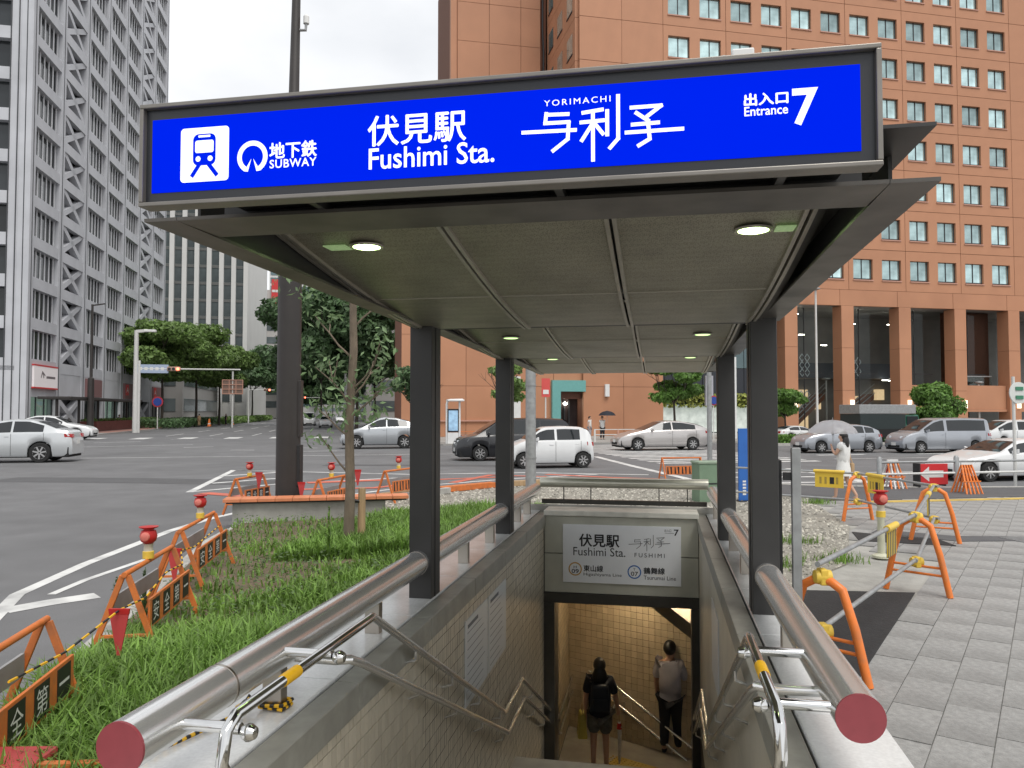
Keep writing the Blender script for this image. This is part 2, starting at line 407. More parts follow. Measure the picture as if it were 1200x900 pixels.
# loose stones on the gravel (uncountable)
def in_poly(p, poly):
    x, y = p[0], p[1]; r = False; n = len(poly)
    for i in range(n):
        a = poly[i]; b = poly[(i + 1) % n]
        if (a[1] > y) != (b[1] > y) and x < (b[0] - a[0]) * (y - a[1]) / (b[1] - a[1]) + a[0]: r = not r
    return r
st = MB()
xs = [p[0] for p in dirt_poly]; ys = [p[1] for p in dirt_poly]
cnt = 0
while cnt < 9000:
    x = RN.uniform(min(xs), max(xs)); y = RN.uniform(min(ys), max(ys))
    if not in_poly((x, y), dirt_poly): continue
    if y > 13 and RN.random() < .55: continue
    cnt += 1
    r = RN.uniform(.01, .032) * (1.25 if y > 12 else 1)
    i = len(st.v); h = r * RN.uniform(.5, .9)
    k = RN.uniform(0, PI)
    for j in range(5):
        a = k + 2 * PI * j / 5; q = r * RN.uniform(.7, 1.2); st.v.append((x + q * math.cos(a), y + q * math.sin(a), .01))
    for j in range(5):
        a = k + .3 + 2 * PI * j / 5; q = r * RN.uniform(.45, .75); st.v.append((x + q * math.cos(a), y + q * math.sin(a), .012 + h * RN.uniform(.7, 1)))
    for j in range(5): j2 = (j + 1) % 5; st.f.append((i + j, i + j2, i + 5 + j2, i + 5 + j))
    st.f.append(tuple(i + 5 + j for j in range(5)))
o = st.build('loose_gravel', M_stone, recalc=False); tag(o, 'pale loose gravel spread behind and beside the stairwell', 'gravel', kind='stuff')

# paving stones on the right (P frame)
TW, TL = .31, .62
pave_poly = [PW(-1.24, 2.0), PW(-1.24, 12.0), SW(2.75, 12.4), SW(3.3, 14.4), SW(3.4, 17.4), GW(10.6, 15.3), GW(40, 14.6), GW(40, -6), SW(1.0, -6), SW(1.0, 4.2)]
tme = MB().box(-TW / 2 + .003, TW / 2 - .003, -TL / 2 + .0014, TL / 2 - .0014, -.012, .0)
tile_mesh = tme.mesh('paving_stone', M_pave)
cells = []
for iu in range(-9, 80):
    for iv in range(0, 60):
        u = -1.24 + TW * (iu + .5); v = 2.0 + TL * (iv + .5) + ((iu * 37) % 7) / 7 * TL
        p = PW(u, v)
        if in_poly(p, pave_poly) and p.y > 1.0: cells.append((p.length, u, v))
cells.sort()
fard = MB()
vis = [c for c in cells if PW(c[1], c[2]).x / max(.1, PW(c[1], c[2]).y) < .75 and PW(c[1], c[2]).y > 3.4]
viss = set(vis[:300])
for c in cells:
    p = PW(c[1], c[2], RN.uniform(-.0025, .0025))
    if c in viss:
        o = bpy.data.objects.new('paving_stone', tile_mesh); C.objects.link(o); o.parent = pav; o.location = p
        o.rotation_euler = (RN.uniform(-.004, .004), RN.uniform(-.004, .004), -PA)
    else:
        hw, hl = TW / 2 - .003, TL / 2 - .0025
        q = [PW(c[1] + a, c[2] + b) for a, b in ((-hw, -hl), (hw, -hl), (hw, hl), (-hw, hl))]
        fard.slab([(w.x, w.y) for w in q], -.012, p.z)
M_pavei = mat('paving_stone_far', (.30, .298, .29), .72, var=.2, scale=14, bump=.2, bscale=70, island=.05, dirt=.5, dscale=1.0, dcol=(.15, .147, .14))
o = fard.build('paving_field', M_pavei, pav); o['kind'] = 'stuff'
# asphalt strips and mats lying on the pavement
sheet('asphalt_walkway', [GW(9.2, 15.45), GW(40, 14.75), GW(70, 14), GW(70, 16.1), GW(18, 17.0), GW(14.5, 17.6), GW(12.0, 18.7), GW(10.4, 20.0), GW(8.7, 20.8)], .006, M_asph2)
def flat_thing(name, label, cat, pts, z0, z1, m, group=None):
    c = sum((Vector((p[0], p[1], 0)) for p in pts), Vector()) / len(pts); c.z = z0
    mb = MB().slab([(p[0] - c.x, p[1] - c.y) for p in pts], 0, z1 - z0)
    o = mb.build(name, m, bevel=.003); o.location = c; return tag(o, label, cat, group)
flat_thing('rubber_mat', 'large black rubber mat on the pavement beside the right handrail', 'mat',
           [SW(1.02, 5.9), SW(1.32, 5.9), SW(2.74, 9.2), SW(1.1, 9.05)], .001, .012, M_mat)
flat_thing('rubber_mat', 'small dark mat under the second orange pipe barricade', 'mat', [SW(3.0, 12.7), SW(4.3, 12.5), SW(4.25, 13.0), SW(3.1, 13.6)], .002, .013, M_mat)
sheet('asphalt_patch', [SW(3.4, 13.6), SW(4.5, 12.95), SW(5.9, 13.3), SW(5.8, 13.65), SW(4.6, 13.5), SW(3.6, 14.0)], .0075, M_asph2)
# tactile strip
tp = MB(); 
for k in range(60):
    a = GW(10.8 + k * .42, 15.05 - k * .012); 
    tp.slab([tuple(GW(10.8 + k * .42 + du, 15.05 - k * .012 + dv)[:2]) for du, dv in ((0, -.14), (.4, -.14), (.4, .14), (0, .14))], .0, .009)
o = tp.build('tactile_paving', M_tact, pav); o['kind'] = 'stuff'
# drain grating at the right
dg_ = thing('drain_grating', 'steel drain grating set into the paving at the right edge', 'grating', GW(10.55, 10.1, .0), -GA)
for k in range(9): MB().box(-.5, .5, -.25 + k * .06, -.225 + k * .06, .003, .012).build('grating_bar', M_gal, dg_)
MB().box(-.52, .52, -.28, -.262, .002, .014).box(-.52, .52, .275, .29, .002, .014).box(-.535, -.52, -.28, .29, .002, .014).box(.52, .535, -.28, .29, .002, .014).build('grating_frame', M_gal, dg_)

# far pavements
def rect_g(u0, u1, v0, v1): return [GW(u0, v0), GW(u1, v0), GW(u1, v1), GW(u0, v1)]
M_pavf = mat('far_pavement', (.33, .32, .3), .8, var=.12, scale=1.5, bump=.1, dirt=.4, dscale=.4, dcol=(.2, .19, .18))
struct('pavement_north', MB().slab([tuple(p[:2]) for p in [GW(2.5, 50), GW(5.5, 47.3), GW(140, 47.3), GW(140, 400), GW(2.5, 400)]], -.4, .0), M_pavf)
struct('pavement_west', MB().slab([tuple(p[:2]) for p in [GW(-22, 400), GW(-22, 74), GW(-24.5, 71.5), GW(-120, 71.5), GW(-120, 400)]], -.4, .0), M_pavf)
# road markings: each line its own strip
zr = ROAD + .004
MARKN = [0]
def line_mark(pts, w, m=M_mark, name='road_marking', z=zr):
    MARKN[0] += 1; z += (MARKN[0] % 12) * .00035 + (.004 if m is M_redmark else 0)
    pts = [Vector((p[0], p[1], 0)) for p in pts]
    l = offset_pts(pts, w / 2); r = offset_pts(pts, -w / 2); mb = MB()
    for k in range(len(pts) - 1): mb.quad((*l[k][:2], z), (*r[k][:2], z), (*r[k + 1][:2], z), (*l[k + 1][:2], z))
    o = mb.build(name, m, recalc=False); o['kind'] = 'structure'
    me = o.data
    if len(me.polygons) and me.polygons[0].normal.z < 0:
        bm = bmesh.new(); bm.from_mesh(me); bmesh.ops.reverse_faces(bm, faces=bm.faces[:]); bm.to_mesh(me); bm.free()
    return o
def pxl(*p): return [gp(a, b, ROAD) for a, b in p]
line_mark([GW(-4.2, 2)] + pxl((-20, 738), (20, 697), (100, 661), (200, 622), (250, 607), (322, 591), (400, 581), (485, 570), (600, 561), (700, 556)), .16)
line_mark(pxl((5, 716), (60, 706), (114, 698)), .3)
line_mark(pxl((60, 697), (100, 680), (170, 656)), .1)
line_mark(pxl((222, 577), (274, 551), (330, 552.5), (480, 556), (620, 554), (760, 556.5)), .2)
line_mark(pxl((262, 558), (328, 553.5)), .22); line_mark(pxl((248, 566.5), (328, 560.5)), .22)
line_mark(pxl((224, 576.5), (330, 567), (470, 560)), .18)
line_mark(pxl((238, 578), (330, 585)), .4, M_redmark); line_mark(pxl((345, 574), (440, 572), (480, 566)), .35, M_redmark)
line_mark(pxl((360, 566), (470, 562)), .5, M_redmark); line_mark(pxl((530, 566), (575, 557), (640, 559)), .3, M_redmark)
line_mark(pxl((490, 563), (590, 559)), .3, M_redmark); line_mark(pxl((640, 556), (720, 560), (790, 562)), .3, M_redmark)
for a in (((92, 524), (226, 521)), ((270, 527.5), (298, 527.5)), ((215, 524.5), (250, 523.5)), ((352, 525), (372, 525)), ((352, 529), (395, 528.5)), ((110, 519), (165, 517.5)), ((200, 515), (250, 514))):
    line_mark(pxl(*a), .2)
for k in range(10): line_mark([GW(-20 + 3.4 * k, 64.5), GW(-18.9 + 3.4 * k, 64.5)], 3.2)
for k in range(16): line_mark([GW(12.2, 29.5 + k * 1.1), GW(19.5, 29.5 + k * 1.1)], .5)
line_mark(pxl((697, 535), (740, 546), (800, 560), (830, 568)), .3)
line_mark(pxl((925, 549), (985, 559), (1048, 571)), .4)
for k in range(3): line_mark([GW(11.6, 20.9 + 1.9 * k), GW(17.4, 20.2 + 1.9 * k)], .3)
line_mark([GW(17.5, 23.6), GW(80, 22.6)], .15)
line_mark([GW(21, 30.6), GW(80, 30.4)], .15); line_mark([GW(-12, 38), GW(9, 38)], .15)
for k in range(9): line_mark([GW(22 + 5.5 * k, 33.4), GW(24.6 + 5.5 * k, 33.4)], .4)
for u in (-8.5, -12, -15.5):
    for k in range(9): line_mark([GW(u, 70 + 14 * k), GW(u, 77 + 14 * k)], .16)
# darker repaired trench strips
for a, w in ((((0, 562), (150, 563), (330, 566)), 1.6), (((380, 545), (620, 546)), .8)): line_mark(pxl(*a), w, M_asph2, 'asphalt_repair', zr - .002)
# zone of reddish paving by the far left corner
struct('cycle_path_paving', MB().slab([tuple(p[:2]) for p in [GW(-24.5, 78), GW(-22.3, 78), GW(-22.3, 130), GW(-24.5, 130)]], .0, .006), mat('red_paving', (.34, .17, .14), .85, var=.1, dirt=.4))
# ground surface below the stair well is closed by the stair itself

# ================================================================== SUBWAY ENTRANCE (S frame u right, v ahead, z up)
WL, WR = -1.47, .46          # inner faces of the stairwell
V_LIN = 9.8
# --- walls with tiles
wl = sthing('stairwell_wall', 'left stairwell wall clad in small beige tiles with polished stone coping', 'wall', (-1.7, 4.0, -3.4))
MB().box(-1.88, -1.482, -1.5, V_LIN + .5, -3.6, .58).build('wall_core', M_conc, wl)
MB().box(-1.484, -1.476, -1.5, V_LIN, -3.5, .575).build('grout_bed', M_grout, wl)
wr_ = sthing('stairwell_wall', 'right stairwell wall with smooth tan panels and stone coping', 'wall', (.66, 4.0, -3.4))
MB().box(.472, .84, -1.5, V_LIN + .5, -3.6, .58).build('wall_core', M_conc, wr_)
MB().box(.466, .474, -1.5, V_LIN, -3.5, .575).build('grout_bed', M_grout, wr_)
TH, TV = .0975, .049
tm = MB().box(-.005, .003, -TV / 2 + .0016, TV / 2 - .0016, -TH / 2 + .0022, TH / 2 - .0022).mesh('wall_tile', M_tile)
def stair_z(v):
    if v < 3.7: return .17
    if v < 6.9: return .17 - (v - 3.7) * .53
    if v < 7.8: return -1.53
    if v < 10.75: return -1.53 - (v - 7.8) * .525
    return -3.1
cells = []
for iv in range(0, int((V_LIN - 1.9) / TV)):
    for iz in range(0, 32):
        v = 1.9 + TV * (iv + .5); z = .565 - TH * (iz + .5)
        if z < stair_z(v) - .25: continue
        # size on view: nearest first, only where the camera sees it
        if (2 - z) / v > .62: near = 99
        else: near = v + abs(z) * .2
        cells.append((near, v, z))
cells.sort(); rest = MB()
for k, (d, v, z) in enumerate(cells):
    if k < 300: inst(tm, 'wall_tile', wl, (-1.474 + RN.uniform(-.001, .001), v, z), (0, 0, RN.uniform(-.01, .01)))
    else:
        x = -1.474 + RN.uniform(-.0012, .0012); hw, hh = TV / 2 - .0016, TH / 2 - .0022
        rest.quad((x + .003, v - hw, z - hh), (x + .003, v + hw, z - hh), (x + .003, v + hw, z + hh), (x + .003, v - hw, z + hh))
o = rest.build('wall_tiling', M_tilei, wl, recalc=False); o['kind'] = 'stuff'
# right wall: tall smooth panels, 0.3 m
for k in range(13):
    v0 = 1.9 + k * .61
    for j in range(4):
        z1 = .56 - j * .62; 
        if z1 < stair_z(v0) - .3: continue
        MB().box(.46, .468, v0 + .002, v0 + .608, max(z1 - .617, -3.4), z1).build('wall_panel', M_rtile, wr_)
MB().box(.462, .47, -1.4, 1.895, -1, .56).build('wall_panel', M_rtile, wr_)
# coping stones and darker edge course
for w, (a, b, e0, e1) in ((wl, (-1.93, -1.585, -1.575, -1.452)), (wr_, (.575, .92, .442, .565))):
    v = -1.2
    while v < V_LIN + .35:
        v1 = min(v + 1.2, V_LIN + .5)
        MB().box(a, b, v + .002, v1 - .002, .575, .68).build('coping_stone', M_cop, w, bevel=.006)
        MB().box(e0, e1, v + .002, v1 - .002, .53, .672).build('edge_stone', M_capline, w, bevel=.006)
        v = v1
# end trims of the left tile field, as at the stair head
for v in (2.63, 2.36): MB().box(-1.476, -1.455, v, v + .035, -1, .6).build('metal_trim', M_capline, wl)
# notices on the left wall
for k, (v0, v1, z0, z1) in enumerate(((5.72, 6.47, -.25, .40), (6.52, 7.27, -.25, .40))):
    n_ = sthing('wall_notice', ('nearer' if k == 0 else 'farther') + ' of two white notices on the left tiled wall', 'notice', (WL, (v0 + v1) / 2, z0))
    MB().box(-1.468, -1.458, v0, v1, z0, z1).build('notice_board', mat('notice_paper', (.6, .62, .62), .3, var=.04), n_)
    ln = MB()
    for j in range(9):
        zz = z1 - .1 - j * .062
        ln.quad((-1.4575, v0 + .05, zz), (-1.4575, v0 + .05 + RN.uniform(.35, .62), zz), (-1.4575, v0 + .05 + RN.uniform(.35, .62), zz - .006), (-1.4575, v0 + .05, zz - .006))
    ln.quad((-1.4575, v0 + .06, z1 - .04), (-1.4575, v0 + .4, z1 - .04), (-1.4575, v0 + .4, z1 - .07), (-1.4575, v0 + .06, z1 - .07))
    ln.build('printed_lines', mat('notice_ink', (.14, .15, .16), .6, var=0), n_, recalc=False)
pn = sthing('wall_notice', 'white notice panel on the right stairwell wall', 'notice', (WR, 6.9, -.2))
MB().box(.449, .458, 6.5, 7.3, -.35, .3).build('notice_board', MATS['notice_paper'], pn)
# --- stairs
stp = MB(); 
M_step = mat('stair_stone', (.36, .33, .27), .7, var=.15, scale=8, dirt=.4, dscale=2)
stp.box(WL - .01, WR + .008, -8, 3.7, -.4, .17)
sf = struct('stair', stp, M_step, rotz=-SA)
def flight(v0, z0, run, rise, n):
    for k in range(n):
        MB().box(WL - .008, WR + .006, v0 + k * run, v0 + (k + 1) * run + .02, z0 - (k + 1) * rise - .35, z0 - (k + 1) * rise).build('step', M_step, sf)
flight(3.7, .17, .32, .17, 10)
MB().box(WL - .008, WR + .006, 6.9, 7.85, -1.9, -1.53).build('landing', M_step, sf)
flight(7.85, -1.53, .32, .17, 9)
# --- lintel wall and jambs
ln_ = sthing('lintel_wall', 'grey metal lintel wall above the stairwell opening', 'wall', (-.5, V_LIN, -.42))
M_lin = mat('lintel_panel', (.48, .48, .41), .42, .2, var=.08, scale=3, dirt=.3, dscale=2, dcol=(.15, .15, .12))
M_jamb = mat('jamb_dark', (.055, .052, .045), .4, .3, var=.15)
MB().box(WL, WR, V_LIN + .04, V_LIN + .4, -.3, .7).build('lintel_core', M_jamb, ln_)
for z0, z1 in ((-.3, .185), (.195, .665)): MB().box(WL + .006, WR - .006, V_LIN, V_LIN + .05, z0, z1).build('lintel_panel', M_lin, ln_, bevel=.004)
MB().box(WL, WR, V_LIN - .03, V_LIN + .42, .67, .735).build('lintel_ledge', mat('ledge_metal', (.68, .67, .6), .4, .1, var=.1, dirt=.3, dscale=4), ln_, bevel=.006)
MB().box(WL, WR, V_LIN - .02, V_LIN + .4, -.43, -.305).build('lintel_beam', M_jamb, ln_)
MB().box(WL + .001, -1.335, V_LIN - .02, V_LIN + .36, -3.3, -.435).build('jamb', M_jamb, ln_)
MB().box(.365, WR - .001, V_LIN - .02, V_LIN + .36, -3.3, -.435).build('jamb', M_jamb, ln_)
MB().box(-1.9, .9, V_LIN + .42, V_LIN + .6, -.3, .74).build('parapet', M_conc, ln_)
# rear rail above the lintel
rr = sthing('rear_guard_rail', 'low stainless rail across the back of the stairwell', 'rail', (-.5, 10.45, .74))
MB().tube([(-1.62, 10.5, 1.03), (.62, 10.5, 1.03)], .07, 16).build('rail', mat('pale_metal_rail', (.62, .61, .52), .3, .8, var=.08), rr, smooth=True)
for u in (-1.3, -.93, -.02, .35):
    MB().box(u - .006, u + .006, 10.48, 10.52, .735, 1.0).build('post', M_jamb, rr)
MB().box(-1.6, .6, 10.47, 10.53, .74, .8).build('base_rail', M_jamb, rr)

# --- large top rails
def big_rail(side, label, u, v0, posts, joints):
    t = sthing('hand_rail', label, 'rail', (u, v0, .68))
    MB().tube([(u, v0, .93), (u, 10.45, .93)], .084, 28).build('rail_tube', M_steel, t, smooth=True)
    MB().cyl((u, v0 - .006, .93), (u, v0 + .004, .93), .0845, n=32).build('end_cap', M_cap, t)
    for v in joints: MB().tube([(u, v, .93), (u, v + .012, .93)], .0855, 28).build('joint_ring', M_post, t, smooth=True)
    for v in posts: MB().box(u - .03, u + .03, v - .012, v + .012, .675, .88).build('post', M_post, t, bevel=.003)
    return t
def post_wide(t, u, v): pass
hl = big_rail(-1, 'thick stainless rail on the left coping with a red end cap', -1.69, 2.2, (), (2.75, 5.2, 5.47))
hr = big_rail(1, 'thick stainless rail on the right coping with a red end cap', .68, 2.9, (), (5.2, 5.47, 7.6))
for v in (3.2, 4.4, 6.55, 7.6, 9.1, 9.8):
    MB().box(-1.735, -1.645, v - .03, v + .03, .678, .87).build('post', M_post, hl, bevel=.004)
    if v > 4: MB().box(.635, .725, v - .03, v + .03, .678, .87).build('post', M_post, hr, bevel=.004)
# rope tied round the first left post
rp = sthing('rope', 'black and yellow striped rope tied around the left rail post', 'rope', (-1.69, 3.2, .7))
rpp = [(-1.745, 3.158, .70), (-1.632, 3.158, .694), (-1.632, 3.244, .69), (-1.748, 3.244, .694), (-1.748, 3.155, .705), (-1.63, 3.155, .712), (-1.63, 3.247, .708), (-1.75, 3.247, .715), (-1.752, 3.16, .72),
       (-1.78, 3.1, .70), (-1.83, 2.98, .692), (-1.88, 2.8, .692), (-1.925, 2.62, .70), (-1.99, 2.45, .66), (-2.06, 2.3, .58)]
rq = resample([Vector(p) for p in rpp], .022)
for k in range(len(rq) - 1): MB().tube([rq[k], rq[k + 1] + (rq[k + 1] - rq[k]) * .15], .0085, 6).build('rope_strand', M_black if k % 2 else M_yel, rp)
for k in range(6):
    a = k * 1.05; MB().tube([(-1.752, 3.15, .715), (-1.77 + .02 * math.cos(a), 3.12 + .02 * math.sin(a), .73 + .012 * (k % 3)), (-1.785 + .035 * math.cos(a), 3.10 + .035 * math.sin(a), .712)], .008, 6).build('knot', M_yel if k % 2 else M_black, rp)

# --- inner pairs of handrails following the stairs
def handrails(side, label, u, v_start, wall_u):
    t = sthing('stair_handrail', label, 'handrail', (u, 3.6, .3))
    sgn = -1 if side < 0 else 1; rail_u = -1.69 if side < 0 else .68
    def path(dz, dv):
        return [(u, v_start + .03, .99 + dz), (u, 3.62 + dv, .99 + dz), (u, 6.9 + dv, -.72 + dz), (u, 7.78 + dv, -.72 + dz), (u, 10.75 + dv, -2.28 + dz)]
    up = path(0, 0)
    curl = [(u, v_start + .10, .74), (u, v_start + .0, .77), (u, v_start - .055, .86), (u, v_start - .03, .955)]
    MB().tube(curl + up[:1] + [(u, 3.6, .99)], .021, 12).build('rail_tube', M_chrome, t, smooth=True)
    MB().tube([(u, 3.58, .99)] + up[1:], .021, 12).build('rail_tube', M_steel, t, smooth=True)
    lo = path(-.235, 0)
    MB().tube([(rail_u, 3.3, .875), (u + sgn * .05, 3.3, .875), (u, 3.34, .87), (u, 3.5, .80)] + [(a, b + .14, c) for a, b, c in lo[2:]], .021, 12).build('rail_tube', M_steel, t, smooth=True)
    MB().cyl((u, v_start + .35, .9895), (u, v_start + .47, .9895), .0235, n=14).build('yellow_sleeve', M_yel, t, smooth=True)
    for v, z in ((v_start + (.06 if side < 0 else .24), .93), (v_start + .8, .95)):
        MB().cyl((u, v, z), (rail_u - sgn * .05, v, z), .02, n=12).build('bracket', M_chrome, t, smooth=True)
        MB().lathe([(.001, -.03), (.02, -.024), (.03, -.005), (.03, .005), (.02, .024), (.001, .03)], (u - sgn * .03, v, z - .01), 12, axis='x').build('bracket_boss', M_chrome, t, smooth=True)
    for v in (4.3, 5.1, 5.9, 6.7, 7.3, 8.4, 9.2, 10.0):
        if v <= 6.9: z = .99 - (v - 3.62) * (1.71 / 3.28)
        elif v <= 7.78: z = -.72
        else: z = -.72 - (v - 7.78) * (1.56 / 2.97)
        MB().tube([(u, v, z - .02), (u, v, z - .07), (wall_u, v, z - .09)], .009, 8).build('bracket', M_steel, t, smooth=True)
        MB().tube([(u, v + .1, z - .26), (u, v + .1, z - .3), (wall_u, v + .1, z - .33)], .009, 8).build('bracket', M_steel, t, smooth=True)
    return t
handrails(-1, 'pair of slim steel handrails down the left stairwell wall', -1.395, 2.35, -1.468)
handrails(1, 'pair of slim steel handrails down the right stairwell wall', .385, 2.75, .458)

# --- canopy
can = sthing('entrance_canopy', 'dark bronze steel canopy on four columns over the subway stairs', 'canopy', (-.5, 5.35, .68))
for (u0, u1) in ((-1.755, -1.59), (.585, .755)):
    for v in (5.34, 8.25): 
        cb = MB().box(u0, u1, v - .09, v + .13, .674, 2.7).build('column', M_col, can, bevel=.006)
        MB().box(u0 - .004, u1 + .004, v - .012, v - .008 + .016, .68, 2.6).build('column_seam', M_black, cb)
BAYS = ((3.18, 5.42, 2.825, 2.605), (5.55, 8.2, 2.80, 2.575), (8.36, 11.1, 2.78, 2.55))
RIBU = (-1.69, -.93, -.2, .6)
def zc(bay, t): return BAYS[bay][3] + (BAYS[bay][2] - BAYS[bay][3]) * (1 - t) ** 1.7
for bi, (v0, v1, z0, z1) in enumerate(BAYS):
    for k in range(3):
        for (t0, t1) in ((0, .52), (.52, 1)):
            mb = MB(); nseg = 8; ua, ub = RIBU[k] + .018, RIBU[k + 1] - .018
            for s in range(nseg):
                a = t0 + (t1 - t0) * s / nseg + (.003 if s == 0 else 0); b = t0 + (t1 - t0) * (s + 1) / nseg - (.003 if s == nseg - 1 else 0)
                va, vb = v0 + (v1 - v0) * a, v0 + (v1 - v0) * b
                mb.hexa([(ua, va, zc(bi, a)), (ub, va, zc(bi, a)), (ub, vb, zc(bi, b)), (ua, vb, zc(bi, b)),
                         (ua, va, zc(bi, a) + .01), (ub, va, zc(bi, a) + .01), (ub, vb, zc(bi, b) + .01), (ua, vb, zc(bi, b) + .01)])
            mb.build('ceiling_panel', M_ceil, can, smooth=True)
    for u in RIBU:
        mb = MB(); 
        for du in (-.016, .016):
            pts = [(u + du, v0 + (v1 - v0) * s / 16, zc(bi, s / 16) - .006) for s in range(17)]
            for a, b in zip(pts, pts[1:]): mb.bar(a, b, .018, .022)
        mb.build('rib', M_rib, can)
    # cross beam at the low end of the bay and seam strip
    MB().box(-1.72, .74, v1 - .0, v1 + .1, z1 + .004, z1 + .16).build('cross_beam', M_black, can)
    mb = MB(); mb.box(RIBU[0], RIBU[3], v0 + (v1 - v0) * .52 - .004, v0 + (v1 - v0) * .52 + .004, zc(bi, .52) - .004, zc(bi, .52) + .004); mb.build('panel_seam', M_rib, can)
    # flat side plates and the flanges beside the outer ribs
    for (uo, ui, ur, s_) in ((-1.765, -1.64, RIBU[0], -1), (.795, .66, RIBU[3], 1)):
        va = 2.37 if bi == 0 else v0 - .1
        zo0, zo1 = (2.66, 2.61) if bi == 0 else (BAYS[bi - 1][3] + .03, z1 + .01)
        MB().hexa([(uo, va, zo0), (ui, va, zo0), (ui, v1, zo1), (uo, v1, zo1), (uo, va, zo0 + .012), (ui, va, zo0 + .012), (ui, v1, zo1 + .012), (uo, v1, zo1 + .012)]).build('side_plate', M_fas, can)
        mb = MB()
        for k in range(14):
            a, b = k / 14, (k + 1) / 14; ya, yb2 = v0 + (v1 - v0) * a, v0 + (v1 - v0) * b
            p0, p1 = (ur + s_ * .02, ur + s_ * .062)
            mb.hexa([(p0, ya, zc(bi, a)), (p1, ya, zc(bi, a) - .004), (p1, yb2, zc(bi, b) - .004), (p0, yb2, zc(bi, b)), (p0, ya, zc(bi, a) + .05), (p1, ya, zc(bi, a) + .05), (p1, yb2, zc(bi, b) + .05), (p0, yb2, zc(bi, b) + .05)])
        mb.build('rib_flange', M_fas, can)
        if bi: MB().hexa([(uo - .01, v0 - .15, zo0 + .0), (uo + .01, v0 - .15, zo0), (uo + .01, v1, zo1), (uo - .01, v1, zo1),
                   (uo - .01, v0 - .15, zo0 + .14), (uo + .01, v0 - .15, zo0 + .14), (uo + .01, v1, zo1 + .12), (uo - .01, v1, zo1 + .12)]).build('side_beam', M_fas, can)
# front soffit plate, thin edge and upper plate
F0 = 2.37
MB().box(-1.638, .658, F0, 2.63, 2.66, 2.672).build('front_plate', M_fas, can)
MB().box(-1.64, .64, 3.1, 3.175, 2.81, 2.825).build('front_trim', M_black, can)
MB().hexa([(-1.76, 2.38, 2.825), (.79, 2.38, 2.825), (.75, 11.2, 2.83), (-1.72, 11.2, 2.83), (-1.76, 2.38, 2.836), (.79, 2.38, 2.836), (.75, 11.2, 2.9), (-1.72, 11.2, 2.9)]).build('roof_plate', M_col, can)
MB().box(-1.5, .6, 2.44, 2.52, 2.672, 2.824).build('fascia_core', M_col, can)
for u in (-1.73, .735): MB().box(u - .006, u + .006, 2.64, 11.0, 2.666, 2.824).build('side_web', M_col, can)
for u in (-1.1, -.3, .35): MB().box(u - .012, u + .012, 2.2, 2.44, 2.672, 2.698).build('sign_bracket', M_col, can)
# luminaires behind the ceiling, lit
M_glow = mat('lamp_glow', (.9, 1, .7), .4, var=0, emit=6, ecol=(.66, 1, .36))
M_glow2 = mat('lamp_glow_dim', (.8, 1, .5), .4, var=0, emit=.9, ecol=(.6, 1, .35))
for bi, lst in ((0, ((-1.36, 3.42), (.40, 3.42))), (1, ((-1.3, 6.7), (.36, 6.7))), (2, ((-1.3, 9.4), (.36, 9.4)))):
    for (u, v) in lst:
        t_ = (v - BAYS[bi][0]) / (BAYS[bi][1] - BAYS[bi][0]); z = zc(bi, t_)
        l = MB().lathe([(.001, -.012), (.05, -.01), (.072, -.004), (.074, .0)], (u, v, z - .004), 20).build('ceiling_lamp', M_glow if bi == 0 else M_glow2, can, smooth=True)
        if bi == 0: MB().box(u - .2 if u < 0 else u + .09, u - .09 if u < 0 else u + .17, v - .05, v + .05, z - .008, z - .003).build('mesh_glow_patch', mat('lamp_mesh_glow', (.3, .35, .2), .5, var=.3, scale=60, emit=.1, ecol=(.65, 1, .45)), l)  # faintly emissive panel stands in for the green lamp glow in the ceiling mesh
        MB().lathe([(.074, -.004), (.08, -.006), (.082, .004), (.074, .004)], (u, v, z - .006), 20).build('lamp_ring', M_rib, l, smooth=True)

# --- illuminated entrance sign
VS = 2.10
def su(px): return VS * math.tan(math.atan((px - 600) / FPX) - SA)
def sz(px, py):
    x = (px - 600) / FPX; h = -(py - 450) / FPX
    d = Vector((x, math.cos(PIT) - h * math.sin(PIT), math.sin(PIT) + h * math.cos(PIT)))
    n = Vector((math.sin(SA), math.cos(SA), 0)); return CAM_H + d.z * VS / d.dot(n)
U0, U1, Z0, Z1 = -1.578, .567, 2.63, 2.95
sg = sthing('entrance_sign', 'long illuminated blue station entrance sign with white lettering on the canopy front', 'sign', (-.5, VS, Z0))
fb = .014
fr = MB(); fr.box(U0, U1, VS - .012, VS + .05, Z1 - fb, Z1); fr.box(U0, U1, VS - .012, VS + .05, Z0, Z0 + fb)
fr.box(U0, U0 + fb, VS - .012, VS + .05, Z0 + fb, Z1 - fb); fr.box(U1 - fb, U1, VS - .012, VS + .05, Z0 + fb, Z1 - fb)
fr.build('sign_frame', M_frame, sg, bevel=.003)
MB().box(U0 + fb, U1 - fb, VS + .006, VS + .049, Z0 + fb, Z1 - fb).build('sign_border', M_sdark, sg)
MB().box(-1.42, .53, VS + .052, 2.438, 2.70, 2.9).build('sign_box', M_col, sg)
B0, B1, C0, C1 = U0 + .036, U1 - .05, Z0 + .045, Z1 - .047
MB().box(B0, B1, VS + .003, VS + .02, C0, C1).build('sign_face', M_blue, sg)
yt = VS + .0015
def sign_text(body, x0, x1, ybl, ytl, fat=0, bold=0.0, m=M_white, spacing=1.0):
    mb = MB(); u0, u1 = su(x0), su(x1); zb, zt = sz(x0, ybl), sz(x0, ytl)
    text_on(mb, body, u0, zb, zt - zb, yt, u1 - u0, bold, fat, spacing)
    return mb.build('lettering', m, sg, recalc=False)
sign_text('地下鉄', 312.5, 368, 186.5, 168, fat=.0013)
sign_text('SUBWAY', 312.5, 368, 197.5, 187.5, bold=.012, spacing=1.1)
